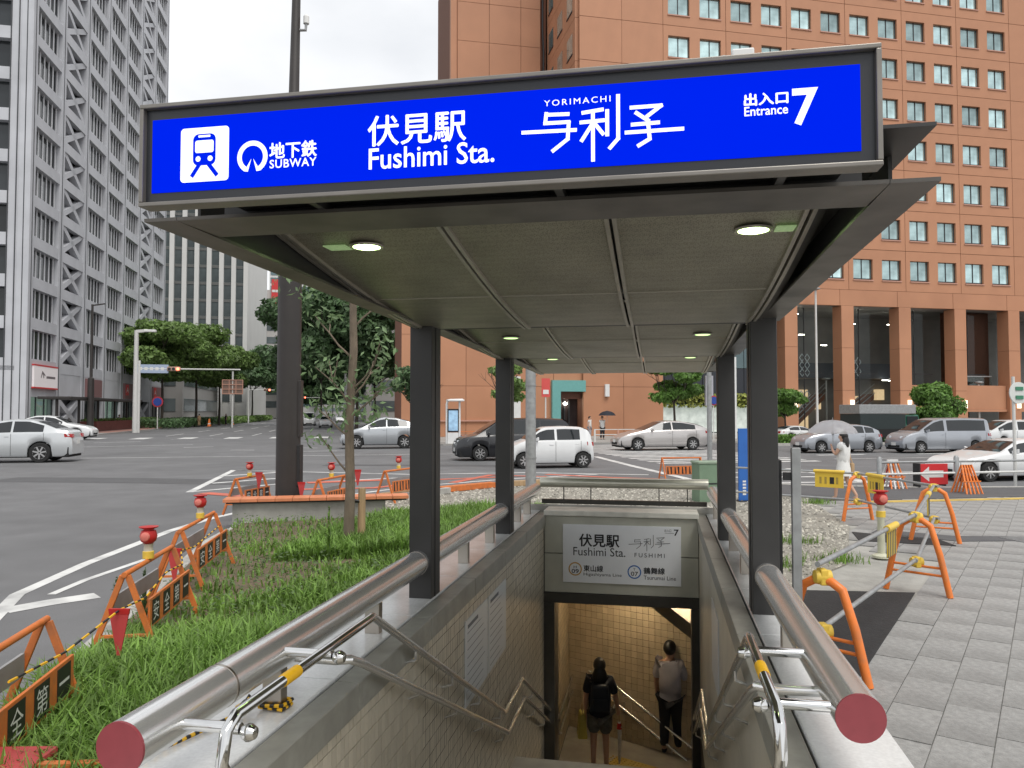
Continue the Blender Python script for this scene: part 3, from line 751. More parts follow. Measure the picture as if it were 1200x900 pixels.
sign_text('伏見駅', 429, 545, 172, 137, fat=.0014)
sign_text('Fushimi Sta.', 430, 579, 199, 174, bold=.011)
sign_text('YORIMACHI', 638, 717, 124.5, 117.5, spacing=1.3)
sign_text('出入口', 876, 928, 124, 110, fat=.0012)
sign_text('Entrance', 876, 928, 136, 125, bold=.012)
sign_text('7', 933, 964, 147, 103.5, bold=.022)
def stroke_mark(mb, strokes, f, w, y):
    for s in strokes:
        q = [f(*p) for p in s]
        for a, b in zip(q, q[1:]):
            d = Vector((b[0] - a[0], b[1] - a[1])); 
            if d.length < 1e-6: continue
            d.normalize(); n = Vector((-d.y, d.x)) * (w / 2); e = d * (w * .35)
            mb.quad((a[0] - e.x + n.x, y, a[1] - e.y + n.y), (a[0] - e.x - n.x, y, a[1] - e.y - n.y), (b[0] + e.x - n.x, y, b[1] + e.y - n.y), (b[0] + e.x + n.x, y, b[1] + e.y + n.y))
            y -= .00012
LOGO = [[(722, 398), (718, 432)], [(720, 403), (800, 400)], [(716, 433), (802, 428), (798, 488), (745, 530)], [(638, 466), (826, 456)],
        [(852, 396), (922, 384)], [(845, 430), (926, 422)], [(888, 392), (888, 563)], [(884, 438), (848, 494)], [(893, 432), (924, 470)],
        [(939, 388), (939, 474)], [(978, 335), (978, 486), (948, 520)],
        [(1024, 378), (1132, 370), (1082, 408)], [(1042, 396), (1086, 424)], [(1028, 438), (1122, 430)], [(1006, 466), (1208, 452)], [(1084, 424), (1090, 488), (1050, 512)]]
mb = MB(); stroke_mark(mb, LOGO, lambda x, y: (su(400 + x / 3), sz(400 + x / 3, y / 3)), .0105, yt); mb.build('emblem', M_white, sg, recalc=False)
# train pictogram
iu0, iu1 = su(207), su(264); iz0, iz1 = sz(207, 214.5), sz(207, 151.5); iw, ih = iu1 - iu0, iz1 - iz0
def rrect(x0, x1, z0, z1, r, y, mb, n=5):
    pts = []
    for cx, cz, a0 in ((x1 - r, z1 - r, 0), (x0 + r, z1 - r, 90), (x0 + r, z0 + r, 180), (x1 - r, z0 + r, 270)):
        for k in range(n + 1): a = rad(a0 + 90 * k / n); pts.append((cx + r * math.cos(a), y, cz + r * math.sin(a)))
    mb.quad(*pts)
def ic(x0, x1, t, b): return iu0 + x0 * iw, iu0 + x1 * iw, iz1 - b * ih, iz1 - t * ih
mb = MB(); rrect(iu0, iu1, iz0, iz1, .012, yt, mb); mb.build('pictogram_ground', M_white, sg, recalc=False)
mb = MB(); rrect(*ic(.26, .73, .12, .7), .018, yt - .0006, mb)
for a, b in (((.38, .70), (.25, .88)), ((.60, .70), (.75, .88))):
    stroke_mark(mb, [[a, b]], lambda x, y: (iu0 + x * iw, iz1 - y * ih), .013, yt - .0007)
mb.build('pictogram_train', M_blue, sg, recalc=False)
mb = MB(); rrect(*ic(.305, .69, .24, .47), .007, yt - .0012, mb); rrect(*ic(.37, .62, .145, .185), .002, yt - .0012, mb)
for cx, cz in ((.37, .58), (.62, .58)):
    mb.quad(*[(iu0 + cx * iw + .0085 * math.cos(2 * PI * k / 14), yt - .0012, iz1 - cz * ih + .0085 * math.sin(2 * PI * k / 14)) for k in range(14)])
mb.build('pictogram_window', M_white, sg, recalc=False)
# ring mark
mc = (su(292), sz(292, 184)); ro, ri = (su(310) - su(274)) / 2, (su(310) - su(274)) / 2 * .70
mb = MB(); n = 30; a0, a1 = rad(-58), rad(238)
for k in range(n):
    a, b = a0 + (a1 - a0) * k / n, a0 + (a1 - a0) * (k + 1) / n
    mb.quad(*[(mc[0] + r * math.cos(t), yt, mc[1] + r * math.sin(t)) for r, t in ((ro, a), (ri, a), (ri, b), (ro, b))])
for s in (-1, 1):
    mb.quad((mc[0] + s * ro * .06, yt - .0004, mc[1] - ro * .1), (mc[0] + s * ro * .53, yt - .0004, mc[1] - ro * .85), (mc[0] + s * ro * .28, yt - .0004, mc[1] - ro * .88))
mb.build('emblem', M_white, sg, recalc=False)
# small bird-scarer lamp box on the sign top
MB().box(.2, .26, VS + .05, VS + .12, Z1, Z1 + .045).build('sign_top_fitting', M_wplain, sg, bevel=.005)

# --- station name board on the lintel
nb = sthing('station_name_board', 'white station name board with black lettering on the lintel', 'sign', (-.48, V_LIN - .02, -.16))
bu0, bu1, bz0, bz1 = -1.225, .245, -.165, .565
MB().box(bu0, bu1, V_LIN - .018, V_LIN - .002, bz0, bz1).build('board', mat('board_white', (.74, .76, .78), .35, var=.03), nb, bevel=.003)
M_ink = mat('board_ink', (.012, .012, .014), .5, var=0); M_gold = mat('line_gold', (.5, .28, .05), .5, var=0); M_lblue = mat('line_blue', (.01, .12, .4), .5, var=0)
yb = V_LIN - .0195
sxm = (bu1 - bu0) / 770
def bx(X): return bu0 + (X - 180) * sxm
def bz(X, Y): return bz1 - (Y - 198 - (X - 180) * .034) * .00187
def btext(body, X0, X1, Yb, Yt, fat=0, bold=0.0, m=M_ink, spacing=1.0):
    mb = MB(); z0 = bz(X0, Yb); z1 = bz(X0, Yt); text_on(mb, body, bx(X0), z0, z1 - z0, yb, bx(X1) - bx(X0), bold, fat, spacing); mb.build('lettering', m, nb, recalc=False)
btext('伏見駅', 290, 552, 347, 264, fat=.004); btext('Fushimi Sta.', 250, 592, 408, 352)
btext('東山線', 318, 446, 516, 474, fat=.0015); btext('Higashiyama Line', 318, 568, 550, 524)
btext('鶴舞線', 710, 845, 530, 488, fat=.0015); btext('Tsurumai Line', 710, 916, 568, 542)
btext('FUSHIMI', 652, 845, 420, 392, spacing=1.4); btext('7', 905, 936, 280, 238, bold=.02); btext('出入口', 845, 888, 254, 236)
mb = MB(); stroke_mark(mb, [[(848, 262), (905, 264)]], lambda x, y: (bx(x), bz(x, y)), .004, yb); mb.build('lettering', M_ink, nb, recalc=False)
mb = MB(); stroke_mark(mb, LOGO, lambda x, y: (bx(615 + (x - 638) * .465), bz(615 + (x - 638) * .465, 275 + (y - 335) * .46)), .0055, yb); mb.build('emblem', M_ink, nb, recalc=False)
btext('H', 252, 272, 494, 478); btext('09', 238, 286, 528, 500, bold=.01); btext('T', 642, 658, 510, 494); btext('07', 628, 674, 545, 516, bold=.01)
for (X, Y, m) in ((262, 500, M_gold), (650, 519, M_lblue)):
    mb = MB(); cx, cz = bx(X), bz(X, Y); n = 28
    for k in range(n):
        a, b = 2 * PI * k / n, 2 * PI * (k + 1) / n
        mb.quad(*[(cx + r * math.cos(t), yb, cz + r * math.sin(t)) for r, t in ((.085, a), (.07, a), (.07, b), (.085, b))])
    mb.build('line_ring', m, nb, recalc=False)

# --- lower passage
pas = struct('lower_landing', MB().slab([tuple(q) for q in ((-1.5, 10.72), (.5, 10.72), (.5, 11.3), (2.2, 10.3), (2.6, 12.4), (-1.5, 14.6))], -3.5, -3.1), M_step, rotz=-SA)
# west side wall beyond the lintel, angled far wall, soffit
cw = inv(SA, gp(713, 863, -3.1)); 
pw_u, pw_v = inv(PA, gp(713, 863, -3.1))
ws = MB(); ws.box(-1.75, -1.49, V_LIN + .36, 14.5, -3.5, -.1); 
pwall = sthing('passage_wall', 'tiled side wall of the lower passage behind the woman', 'wall', (-1.6, 12, -3.5))
ws.build('wall_core', M_grout, pwall)
tl = MB()
for iv in range(44):
    for iz in range(30):
        v = V_LIN + .38 + iv * .1; z = -3.05 + iz * .1
        tl.quad((-1.484, v + .003, z + .003), (-1.484, v + .097, z + .003), (-1.484, v + .097, z + .097), (-1.484, v + .003, z + .097))
o = tl.build('wall_tiling', M_tilew, pwall, recalc=False); o['kind'] = 'stuff'
bw = thing('passage_wall', 'warm lit tan tiled end wall at the foot of the stairs', 'wall', PW(pw_u, pw_v, -3.5), -PA, None, (pw_u, pw_v, -3.5))
MB().box(pw_u - 2.5, pw_u + 9, pw_v + .012, pw_v + .3, -6, -.22).build('wall_core', M_grout, bw)
tl = MB()
for iu in range(80):
    for iz in range(52):
        u = pw_u - 1.2 + iu * .1; z = -5.6 + iz * .1
        tl.box(u + .003, u + .097, pw_v, pw_v + .012, z + .003, z + .097)
o = tl.build('wall_tiling', M_tilew, bw); o['kind'] = 'stuff'
# side wall towards the east of the descending branch and its soffit
M_soff = mat('passage_soffit', (.2, .17, .12), .6, var=.1, scale=3)
sfl = MB(); sfl.hexa([SW(-1.9, V_LIN + .3, -.36), SW(2.4, V_LIN + .3, -.36), SW(2.4, 15.5, -.36), SW(-1.9, 15.5, -.36), SW(-1.9, V_LIN + .3, -.2), SW(2.4, V_LIN + .3, -.2), SW(2.4, 15.5, -.2), SW(-1.9, 15.5, -.2)])
struct('passage_ceiling', sfl, M_soff)
ss = MB(); a = pw_u + .75
ss.hexa([(a, pw_v - .9, -.5), (a, pw_v + .1, -.5), (a + 6, pw_v + .1, -4.0), (a + 6, pw_v - .9, -4.0), (a, pw_v - .9, -.3), (a, pw_v + .1, -.3), (a + 6, pw_v + .1, -3.8), (a + 6, pw_v - .9, -3.8)])
o = ss.build('sloping_soffit', M_soff); o.rotation_euler = (0, 0, -PA); o['kind'] = 'structure'
for k in range(12):
    MB().box(pw_u + 1.3 + k * .32, pw_u + 1.66 + k * .32, pw_v - 3.2, pw_v + .01, -3.7 - k * .17, -3.1 - (k + 1) * .17).build('step', M_step, sf).matrix_world = Matrix.Rotation(-PA, 4, 'Z')
# walls closing the branch
o = MB().box(WR + .01, WR + .3, V_LIN + .36, 10.9, -3.5, -.3).build('passage_side', M_grout); o.rotation_euler = (0, 0, -SA); o['kind'] = 'structure'
o = MB().box(pw_u + 2.8, pw_u + 8, pw_v - 2.4, pw_v - 2.2, -6, -.2).build('passage_side', M_tilew); o.rotation_euler = (0, 0, -PA); o['kind'] = 'structure'
# handrails on the end wall
eh = thing('stair_handrail', 'pair of steel handrails sloping down along the warm lit end wall', 'handrail', PW(pw_u, pw_v, -3.1), -PA, None, (pw_u, pw_v, -3.1))
for dz in (0, -.25):
    MB().tube([(pw_u - .3, pw_v - .08, -2.12 + dz), (pw_u + .05, pw_v - .08, -2.2 + dz), (pw_u + 5, pw_v - .08, -4.75 + dz)], .02, 10).build('rail_tube', M_steel, eh, smooth=True)
for k in range(5):
    x = pw_u + .3 + k * .8; z = -2.2 - (x - pw_u - .05) * .515
    MB().tube([(x, pw_v - .08, z - .02), (x, pw_v - .08, z - .07), (x, pw_v, z - .08)], .01, 8).build('bracket', M_steel, eh)
    MB().tube([(x, pw_v - .08, z - .27), (x, pw_v - .08, z - .32), (x, pw_v, z - .33)], .01, 8).build('bracket', M_steel, eh)
lh = sthing('stair_handrail', 'short steel handrail on the side wall beside the woman', 'handrail', (-1.42, 11, -3.1))
for dz in (0, -.25): MB().tube([(-1.42, 10.3, -2.05 + dz), (-1.42, 10.9, -2.28 + dz), (-1.42, 13.2, -2.28 + dz)], .02, 10).build('rail_tube', M_steel, lh, smooth=True)
# tactile strip on the landing
tq = thing('tactile_strip', 'yellow tactile strip on the landing in front of the end wall', 'tactile strip', PW(pw_u + .75, pw_v - .7, -3.1), -PA)
for k in range(4):
    b = MB().box(-.15 + k * .31 - .15, .15 + k * .31 - .15, -.15, .15, .001, .008).build('tactile_tile', M_tact, tq)
    dm = MB()
    for i in range(5):
        for j in range(5): dm.lathe([(.017, .008), (.013, .013)], (-.15 + k * .31 - .27 + .06 + i * .055, -.12 + j * .058, 0), 6)
    o = dm.build('studs', M_tact, b); o['kind'] = 'stuff'
# warm ceiling lamps in the passage
M_warm = mat('warm_lamp', (1, .85, .6), .4, var=0, emit=40, ecol=(1, .8, .54))
for k, (u, v, lab) in enumerate(((-.3, 11.6, 'nearer warm ceiling lamp in the lower passage'), (.55, 11.15, 'farther warm ceiling lamp in the lower passage'))):
    l = sthing('ceiling_lamp', lab, 'lamp', (u, v, -.37))
    MB().box(u - .45, u + .45, v - .06, v + .06, -.43, -.36).build('lamp_housing', M_wplain, l)
    MB().box(u - .43, u + .43, v - .045, v + .045, -.445, -.431).build('lamp_tube', M_warm, l)

# ================================================================== BUILDINGS (G frame u right, v along the avenue)
# --- grey tower with braced bays
M_tow = mat('tower_precast', (.53, .54, .57), .75, var=.06, scale=.6, dirt=.3, dscale=.25, dcol=(.2, .205, .215))
M_towr = mat('tower_recess', (.065, .068, .075), .8, var=.1)
M_fin = mat('tower_fin', (.62, .63, .65), .6, var=.05)
M_towg = mat('tower_glass', (.035, .04, .043), .12, .0, var=.5, scale=.25, rnd=.4, spec=.5)
TU, TV0, BAYW, NF, FH = -28.0, 75.0, 7.0, 19, 3.68
tow = gthing('office_tower', 'tall grey office tower with cross braced bays at the left', 'building', (TU, TV0, 0))
ZW = 6.7
TOP = ZW + NF * FH
MB().box(TU - 24, TU - .9, TV0 + .4, TV0 + 49.6, 0, TOP).build('tower_core', M_towr, tow)
for k in range(8):
    v = TV0 + k * BAYW
    MB().box(TU - .95, TU, v - .55, v + .55, 0, TOP).build('pier', M_tow, tow)
    MB().box(TU - .02, TU + .03, v - .05, v + .05, 0, TOP).build('pier_joint', M_towr, tow)
MB().box(TU - 24, TU - .95, TV0 - .5, TV0 + .4, 0, 6).build('corner_wall', M_tow, tow)
XB = (1, 5)
win_g = MB().quad((0, 0, 0), (0, BAYW - 1.1, 0), (0, BAYW - 1.1, FH - 1.04), (0, 0, FH - 1.04)).mesh('window', M_towg, recalc=False)
fm = MB()
for j in range(6): fm.box(.2, .27, .36 + j * 1.03, .52 + j * 1.03, 0, FH - 1.04)
fin_m = fm.mesh('mullions', M_fin)
bm_ = MB(); W = BAYW - 1.1; Hh = FH - .95
for (a, b) in (((0, .1, .0), (0, W - .1, Hh)), ((0, W - .1, 0), (0, .1, Hh))): bm_.bar(a, b, .55, .62, (1, 0, 0))
brace_m = bm_.mesh('cross_brace', M_tow)
sp_m = MB().box(-.6, -.04, 0, BAYW - 1.1, 0, 1.04).mesh('spandrel', M_tow)
for f in range(NF):
    z = ZW + f * FH
    for b in range(7):
        v = TV0 + b * BAYW + .55
        inst(sp_m, 'spandrel', tow, (TU, v, z - 1.04))
        if b in XB: inst(brace_m, 'cross_brace', tow, (TU - .45, v, z))
        else:
            w = inst(win_g, 'window', tow, (TU - .62, v, z))
            m_ = bpy.data.objects.new('mullions', fin_m); C.objects.link(m_); m_.parent = w
for u in (TU - .5, TU - 1.15, TU - 1.8): MB().box(u - .04, u + .04, TV0 - .56, TV0 - .48, 0, TOP).build('pier_joint', M_towr, tow)
for b in range(7): inst(sp_m, 'spandrel', tow, (TU, TV0 + b * BAYW + .55, TOP - 1.04), (0, 0, 0), (1, 1, 1.6))
# face towards the crossing (only its corner strip is in view)
sw_g = MB().quad((0, 0, 0), (1.5, 0, 0), (1.5, 0, 2.5), (0, 0, 2.5)).mesh('window', M_towg, recalc=False)
for f in range(NF):
    z = ZW + f * FH
    MB().box(TU - 24, TU - .95, TV0 - .5, TV0 + .4, z - 1.1, z).build('spandrel', M_tow, tow)
    MB().box(TU - 1.75, TU - .952, TV0 - .5, TV0 + .4, z + .002, z + FH - 1.102).build('corner_pier', M_tow, tow)
    for k in range(3):
        u = TU - 3.9 - k * 2.6
        inst(sw_g, 'window', tow, (u + .3, TV0 + .2, z + .05), (0, 0, 0), (1.2, 1, 1.02))
        MB().box(u - .4, u + .28, TV0 - .45, TV0 + .4, z + .002, z + FH - 1.102).build('corner_pier', M_tow, tow)
# shop fronts at street level
M_shopg = glass_mat('shop_glass', (.55, .62, .6), refl=.35)
M_shopint = mat('shop_interior', (.35, .42, .36), .7, var=.35, scale=1.2, emit=.12, ecol=(.8, 1, .85))
for b in range(7):
    v = TV0 + b * BAYW + .55
    MB().box(TU - .55, TU - .06, v, v + W, 3.3, ZW - 1.05).build('shop_fascia', M_tow, tow)
    if b in XB: inst(brace_m, 'cross_brace', tow, (TU - .45, v, .35)); continue
    MB().box(TU - .88, TU - .8, v, v + W, 0, 3.3).build('shop_interior', M_shopint if b in (0, 3) else M_towr, tow)
    s_ = MB().quad((TU - .35, v, .3), (TU - .35, v + W, .3), (TU - .35, v + W, 3.3), (TU - .35, v, 3.3)).build('shop_window', M_shopg, tow, recalc=False)
    for j in range(4): MB().box(TU - .4, TU - .28, v + .02 + j * (W - .1) / 3, v + .1 + j * (W - .1) / 3, .02, 3.29).build('window_frame', M_towr, s_)
    MB().box(TU - .6, TU - .2, v, v + W, 0, .3).build('shop_plinth', M_towr, tow)
# signs on the fascia
def g_sign(name, label, cat, u, v0, v1, z0, z1, m, bandm=None, txt=None, tm=None, glyph=None):
    t = gthing(name, label, cat, (u, v0, z0))
    MB().box(u, u + .18, v0, v1, z0, z1).build('sign_panel', m, t)
    if bandm:
        MB().box(u - .01, u + .2, v0 - .05, v1 + .05, z1, z1 + .14).build('sign_edge', bandm, t); MB().box(u - .01, u + .2, v0 - .05, v1 + .05, z0 - .14, z0).build('sign_edge', bandm, t)
    if txt:
        mb = MB(); text_on(mb, txt[0], 0, 0, txt[3] - txt[2], 0, txt[1][1] - txt[1][0])
        mb.v = [(u + .185, txt[1][0] + a, txt[2] + c) for a, b, c in mb.v]; mb.build('lettering', tm, t, recalc=False)
    return t
M_signpink = mat('shop_sign_white', (.75, .7, .7), .5, var=.03, emit=.1); M_signred = mat('shop_sign_red', (.62, .05, .05), .5, var=.05)
t_ = g_sign('shop_sign', 'white shop sign with red edges on the nearest bay of the grey tower', 'sign', TU, TV0 + .7, TV0 + 6.3, 4.2, 6.1, M_signpink, M_signred)
mb = MB(); stroke_mark(mb, [[(1.6, .9), (1.9, 1.4), (2.2, .9)], [(1.9, 1.4), (2.5, 1.1)]], lambda x, y: (x, y), .16, 0); stroke_mark(mb, [[(2.9, .95), (4.9, .95)]], lambda x, y: (x, y), .22, 0)
mb.v = [(TU + .185 , TV0 + .7 + a, 4.2 + c) for a, b, c in mb.v]; mb.build('emblem', mat('grey_ink', (.2, .17, .18), .6, var=.1), t_, recalc=False)
for b, lab in ((2, 'nearest'), (4, 'middle'), (6, 'farthest')):
    v = TV0 + b * BAYW + .8
    t_ = g_sign('shop_sign', lab + ' of three dull red bank signs along the tower base', 'sign', TU - .06, v, v + 5.2, 3.55, 5.5, mat('bank_sign_maroon', (.24, .13, .13), .5, var=.05))
    MB().box(TU + .1, TU + .16, v + .5, v + 1.8, 4.0, 5.35).build('sign_square', M_signred, t_)
    mb = MB(); stroke_mark(mb, [[(.75, .85), (1.15, 1.4), (1.55, .85)], [(.85, 1.05), (1.45, 1.05)]], lambda x, y: (x, y), .13, 0); mb.v = [(TU + .165, v + a, 3.55 + c) for a, b_, c in mb.v]; mb.build('emblem', M_plate, t_, recalc=False)
# brick planter along the tower
pb = gthing('brick_planter', 'low dark red brick planter with clipped hedge along the grey tower', 'planter', (TU + 3, TV0 + 22, 0))
MB().box(TU + 1.6, TU + 3.2, TV0 + 8, TV0 + 34, -.05, 1.0).build('planter_wall', mat('planter_brick', (.16, .05, .04), .8, var=.2, scale=3), pb)
# bus shelter
bs = gthing('bus_shelter', 'long thin dark bus shelter roof beside the white cars at the left edge', 'bus shelter', (-24.5, 79, 0))
MB().box(-26.2, -23.6, 72, 95, 3.05, 3.28).build('shelter_roof', M_dpole, bs, bevel=.04)
for v in (73, 78.5, 84, 89.5, 94): MB().box(-25.1, -24.9, v - .08, v + .08, -.02, 3.06).build('shelter_post', M_dpole, bs)

# --- pale tower further up the avenue
M_pale = mat('pale_tower', (.62, .62, .6), .7, var=.04, scale=.2); M_glas2 = mat('teal_glass', (.1, .15, .16), .08, .4, var=.5, scale=.12, spec=.8)
M_glas3 = mat('grey_glass', (.14, .165, .17), .1, .3, var=.6, scale=.2)
pt = gthing('pale_tower', 'pale high rise with white vertical piers behind the street trees', 'building', (-31, 170, 0))
PT = 58
MB().box(-50, -22.6, 170.4, 212, 0, PT).build('tower_body', M_pale, pt)
strip = MB().quad((0, 0, 0), (1.55, 0, 0), (1.55, 0, 3.0), (0, 0, 3.0)).mesh('window', M_glas3, recalc=False)
sill = MB().box(0, 1.55, -.05, .1, 0, .55).mesh('spandrel', mat('dark_spandrel', (.14, .145, .14), .6, var=.1))
for k in range(7):
    u = -39.0 + k * 2.45
    MB().box(u + 1.55, u + 2.45, 169.7, 170.4, 0, PT).build('pier', M_pale, pt)
    for f in range(15):
        w = inst(strip if k else strip, 'window', pt, (u, 170.3, 4 + f * 3.6))
        inst(sill, 'spandrel', pt, (u, 170.25, 4 + f * 3.6 + 3.0))
MB().quad((-41, 169.9, 0), (-39.4, 169.9, 0), (-39.4, 169.9, PT), (-41, 169.9, PT)).build('glass_strip', M_glas2, pt, recalc=False)
for k in range(20): MB().box(-22.6, -22.3, 171 + k * 2.05, 172.2 + k * 2.05, 0, PT).build('side_rib', M_pale, pt)
lb = gthing('low_building', 'beige mid rise with ribbon windows and a red sign behind the dark pole', 'building', (-22, 240, 0))
MB().box(-40, -19, 230, 262, 0, 37).build('building_body', mat('beige_block', (.5, .48, .46), .8, var=.05), lb)
for f in range(9): MB().box(-28, -18.9, 229.9, 255, 3 + f * 3.7, 4.9 + f * 3.7).build('ribbon_window', M_glas3, lb)
MB().box(-23, -19.5, 229.2, 229.8, 33, 40).build('roof_sign', M_signred, lb)
mb = MB(); stroke_mark(mb, [[(.4, 3.6), (1.0, 3.6)], [(1.3, 3.6), (1.9, 3.6)], [(2.2, 3.6), (2.9, 3.6)]], lambda x, y: (x, y), .7, 0); mb.v = [(-23 + a, 229.15, 33 + c) for a, b, c in mb.v]; mb.build('lettering', M_plate, lb, recalc=False)
gt = gthing('glass_tower', 'blue green glass tower rising far behind the trees', 'building', (-22, 330, 0))
MB().box(-34, -14, 330, 350, 0, 62).build('tower_body', M_pale, gt)
for f in range(17): MB().box(-33.5, -13.9, 329.8, 349, 4 + f * 3.4, 6.4 + f * 3.4).build('window_band', M_glas2, gt)
# blocks on the west side of the avenue and the dark street canyon at its end
M_cany = mat('street_block_grey', (.3, .29, .28), .85, var=.15, scale=.1)
for k, (u0, u1, v0, v1, h, lab) in enumerate(((-48, -26, 128, 160, 10, 'low grey stone block behind the left street trees'),
        (2.6, 20, 150, 190, 24, 'slim grey block beyond the orange building on the avenue'), (3, 22, 205, 300, 34, 'distant grey office block on the right side of the avenue'), (-44, -24, 290, 330, 30, 'distant grey office block on the left side of the avenue'),
        (-30, 30, 470, 500, 30, 'far block closing the view at the end of the avenue'))):
    b = gthing('street_block', lab, 'building', ((u0 + u1) / 2, v0, 0))
    MB().box(u0, u1, v0, v1, 0, h).build('building_body', M_cany, b)
    for f in range(int(h / 4)):
        MB().box(u0 + 1, u1 - 1, v0 - .1, v0 - .01, 2 + f * 4, 4 + f * 4).build('window_band', M_glas3, b)
        if u0 > 0: MB().box(u0 - .1, u0 - .01, v0 + 1, v1 - 1, 2 + f * 4, 4 + f * 4).build('window_band', M_glas3, b)
        else: MB().box(u1 + .01, u1 + .1, v0 + 1, v1 - 1, 2 + f * 4, 4 + f * 4).build('window_band', M_glas3, b)

# --- orange tiled building
M_or = mat('orange_tile_cladding', (.465, .222, .122), .62, var=.09, scale=.3, bump=.08, bscale=14, rnd=.035, dirt=.35, dscale=.22, dcol=(.3, .13, .07))
M_orj = mat('orange_joint', (.2, .085, .05), .85, var=.1)
M_wing = mat('office_window_glass', (.42, .6, .6), .06, .7, var=.45, scale=.9, rnd=.35, spec=.8)
M_wfr = mat('window_frame_dark', (.03, .03, .032), .5, var=.1)
M_sillo = mat('window_sill_pink', (.5, .27, .2), .6, var=.05)
OV = 63.4
ob = gthing('orange_building', 'large orange tiled office building with square windows and a colonnade', 'building', (45, OV, 0))
PW6 = 6.1; HW = 2.06; HZ = 1.96; FO = 3.88
ULEFT = 19.2; UFIRST = 28.5 - PW6 / 4     # left edge of the first bay unit
MB().box(ULEFT + .05, 95, OV + .35, OV + 26, 12.2, 52).build('building_core', M_orj, ob)
# panel with two window holes
def panel_mesh():
    m = MB(); w = PW6; g_ = .022
    xs = [g_, PW6 / 4 - HW / 2, PW6 / 4 + HW / 2, 3 * PW6 / 4 - HW / 2, 3 * PW6 / 4 + HW / 2, w - g_]; z0, z1, za, zb = g_, FO - g_, 1.0, 1.0 + HZ
    m.box(xs[0], xs[5], 0, .34, z0, za); m.box(xs[0], xs[5], 0, .34, zb, z1)
    for a, b in ((0, 1), (2, 3), (4, 5)): m.box(xs[a], xs[b], 0, .34, za, zb)
    return m.mesh('facade_panel', M_or)
pm = panel_mesh(); blank = MB().box(.022, PW6 - .022, 0, .34, .022, FO - .022).mesh('facade_panel', M_or)
wg = MB().quad((0, 0, 0), (HW, 0, 0), (HW, 0, HZ), (0, 0, HZ)).mesh('window', M_wing, recalc=False)
wf = MB().box(0, HW, -.06, .02, 0, .16).box(HW / 2 - .035, HW / 2 + .035, -.05, .02, .16, HZ).box(0, .05, -.05, .02, .16, HZ).box(HW - .05, HW, -.05, .02, .16, HZ).mesh('window_frame', M_wfr)
wsill = MB().box(-.04, HW + .04, -.34, -.2, -.1, 0).mesh('window_sill', M_sillo)
ZB = 14.33 - 1.0
for f in range(8):
    z = ZB + f * FO
    for b in range(6):
        u = UFIRST - .0 + b * PW6
        inst(pm, 'facade_panel', ob, (u, OV, z))
        for k in (0, 1):
            x = u + PW6 / 4 + k * PW6 / 2 - HW / 2
            w = inst(wg, 'window', ob, (x, OV + .26, z + 1.0))
            for nm, me in (('window_frame', wf), ('window_sill', wsill)):
                q = bpy.data.objects.new(nm, me); C.objects.link(q); q.parent = w
    inst(blank, 'facade_panel', ob, (ULEFT, OV, z), (0, 0, 0), ((UFIRST - ULEFT) / 2 / PW6, 1, 1)); inst(blank, 'facade_panel', ob, (ULEFT + (UFIRST - ULEFT) / 2, OV, z), (0, 0, 0), ((UFIRST - ULEFT) / 2 / PW6, 1, 1))
    for b in range(3): inst(blank, 'facade_panel', ob, (UFIRST + (6 + b) * PW6, OV, z))
    # side wall of the main block (faces the avenue), with windows in a staggered row
    for j in range(3):
        v = OV + .36 + j * 3.3
        mb = MB(); mb.box(ULEFT - .3, ULEFT + .02, v + .02, v + 3.28, z + .02, z + FO - .02)
        mb.build('side_panel', M_or, ob)
        w = MB().quad((ULEFT - .31, v + .8, z + 1.0), (ULEFT - .31, v + 2.6, z + 1.0), (ULEFT - .31, v + 2.6, z + 2.84), (ULEFT - .31, v + .8, z + 2.84)).build('window', M_wing, ob, recalc=False)
        MB().box(ULEFT - .36, ULEFT - .3, v + .8, v + 2.6, z + .86, z + 1.0).build('window_sill', M_wfr, w)
# left block set back
MB().box(9.9, ULEFT - .35, 73.9, 92, 0, 52).build('rear_core', M_orj, ob)
for f in range(9):
    for (a, b) in ((9.85, 13), (13, 16.2), (16.2, 18.2)):
        MB().box(a + .02, b - .02, 73.6, 73.92, 15 + f * 3.9 + .02, 15 + (f + 1) * 3.9 - .02).build('facade_panel', M_or, ob)
MB().box(9.2, 9.86, 73.8, 74.6, 0, 52).build('corner_pilaster', M_or, ob)
MB().tube([(18.45, 73.5, 52), (18.4, 73.5, 40), (18.5, 73.5, 38), (18.4, 73.5, 30), (18.45, 73.5, 10)], .1, 6).build('down_pipe', M_black, ob)
# band over the colonnade
for k in range(8): MB().box(38.2 + (k - 2) * PW6 + .02, 38.2 + (k - 1) * PW6 - .02, OV - .02, OV + .4, 11.85, ZB - .01).build('band_panel', M_or, ob)
for k in range(2): MB().box(ULEFT + k * 3.4 + .02, ULEFT + (k + 1) * 3.4 - .02, OV - .02, OV + .4, 11.85, ZB - .01).build('band_panel', M_or, ob)
# colonnade pillars: each with three cladding panels
for k, u in enumerate((37.9, 43.72, 49.82, 55.92, 62.02, 68.1)):
    for j in range(3):
        MB().box(u + .72, u + 2.0, OV - .02, OV + 1.35, j * 3.95 + .015, min((j + 1) * 3.95 - .015, 11.84)).build('pillar_panel', M_or, ob)
    MB().box(u + .77, u + 1.95, OV + .03, OV + 1.3, 0, 11.84).build('pillar_core', M_orj, ob)
    l_ = MB().box(u + 1.5, u + 1.85, OV - .16, OV - .02, 2.3, 3.05).build('pillar_lamp', mat('wall_lamp', (.8, .7, .55), .5, var=0, emit=.9, ecol=(1, .85, .6)), ob)
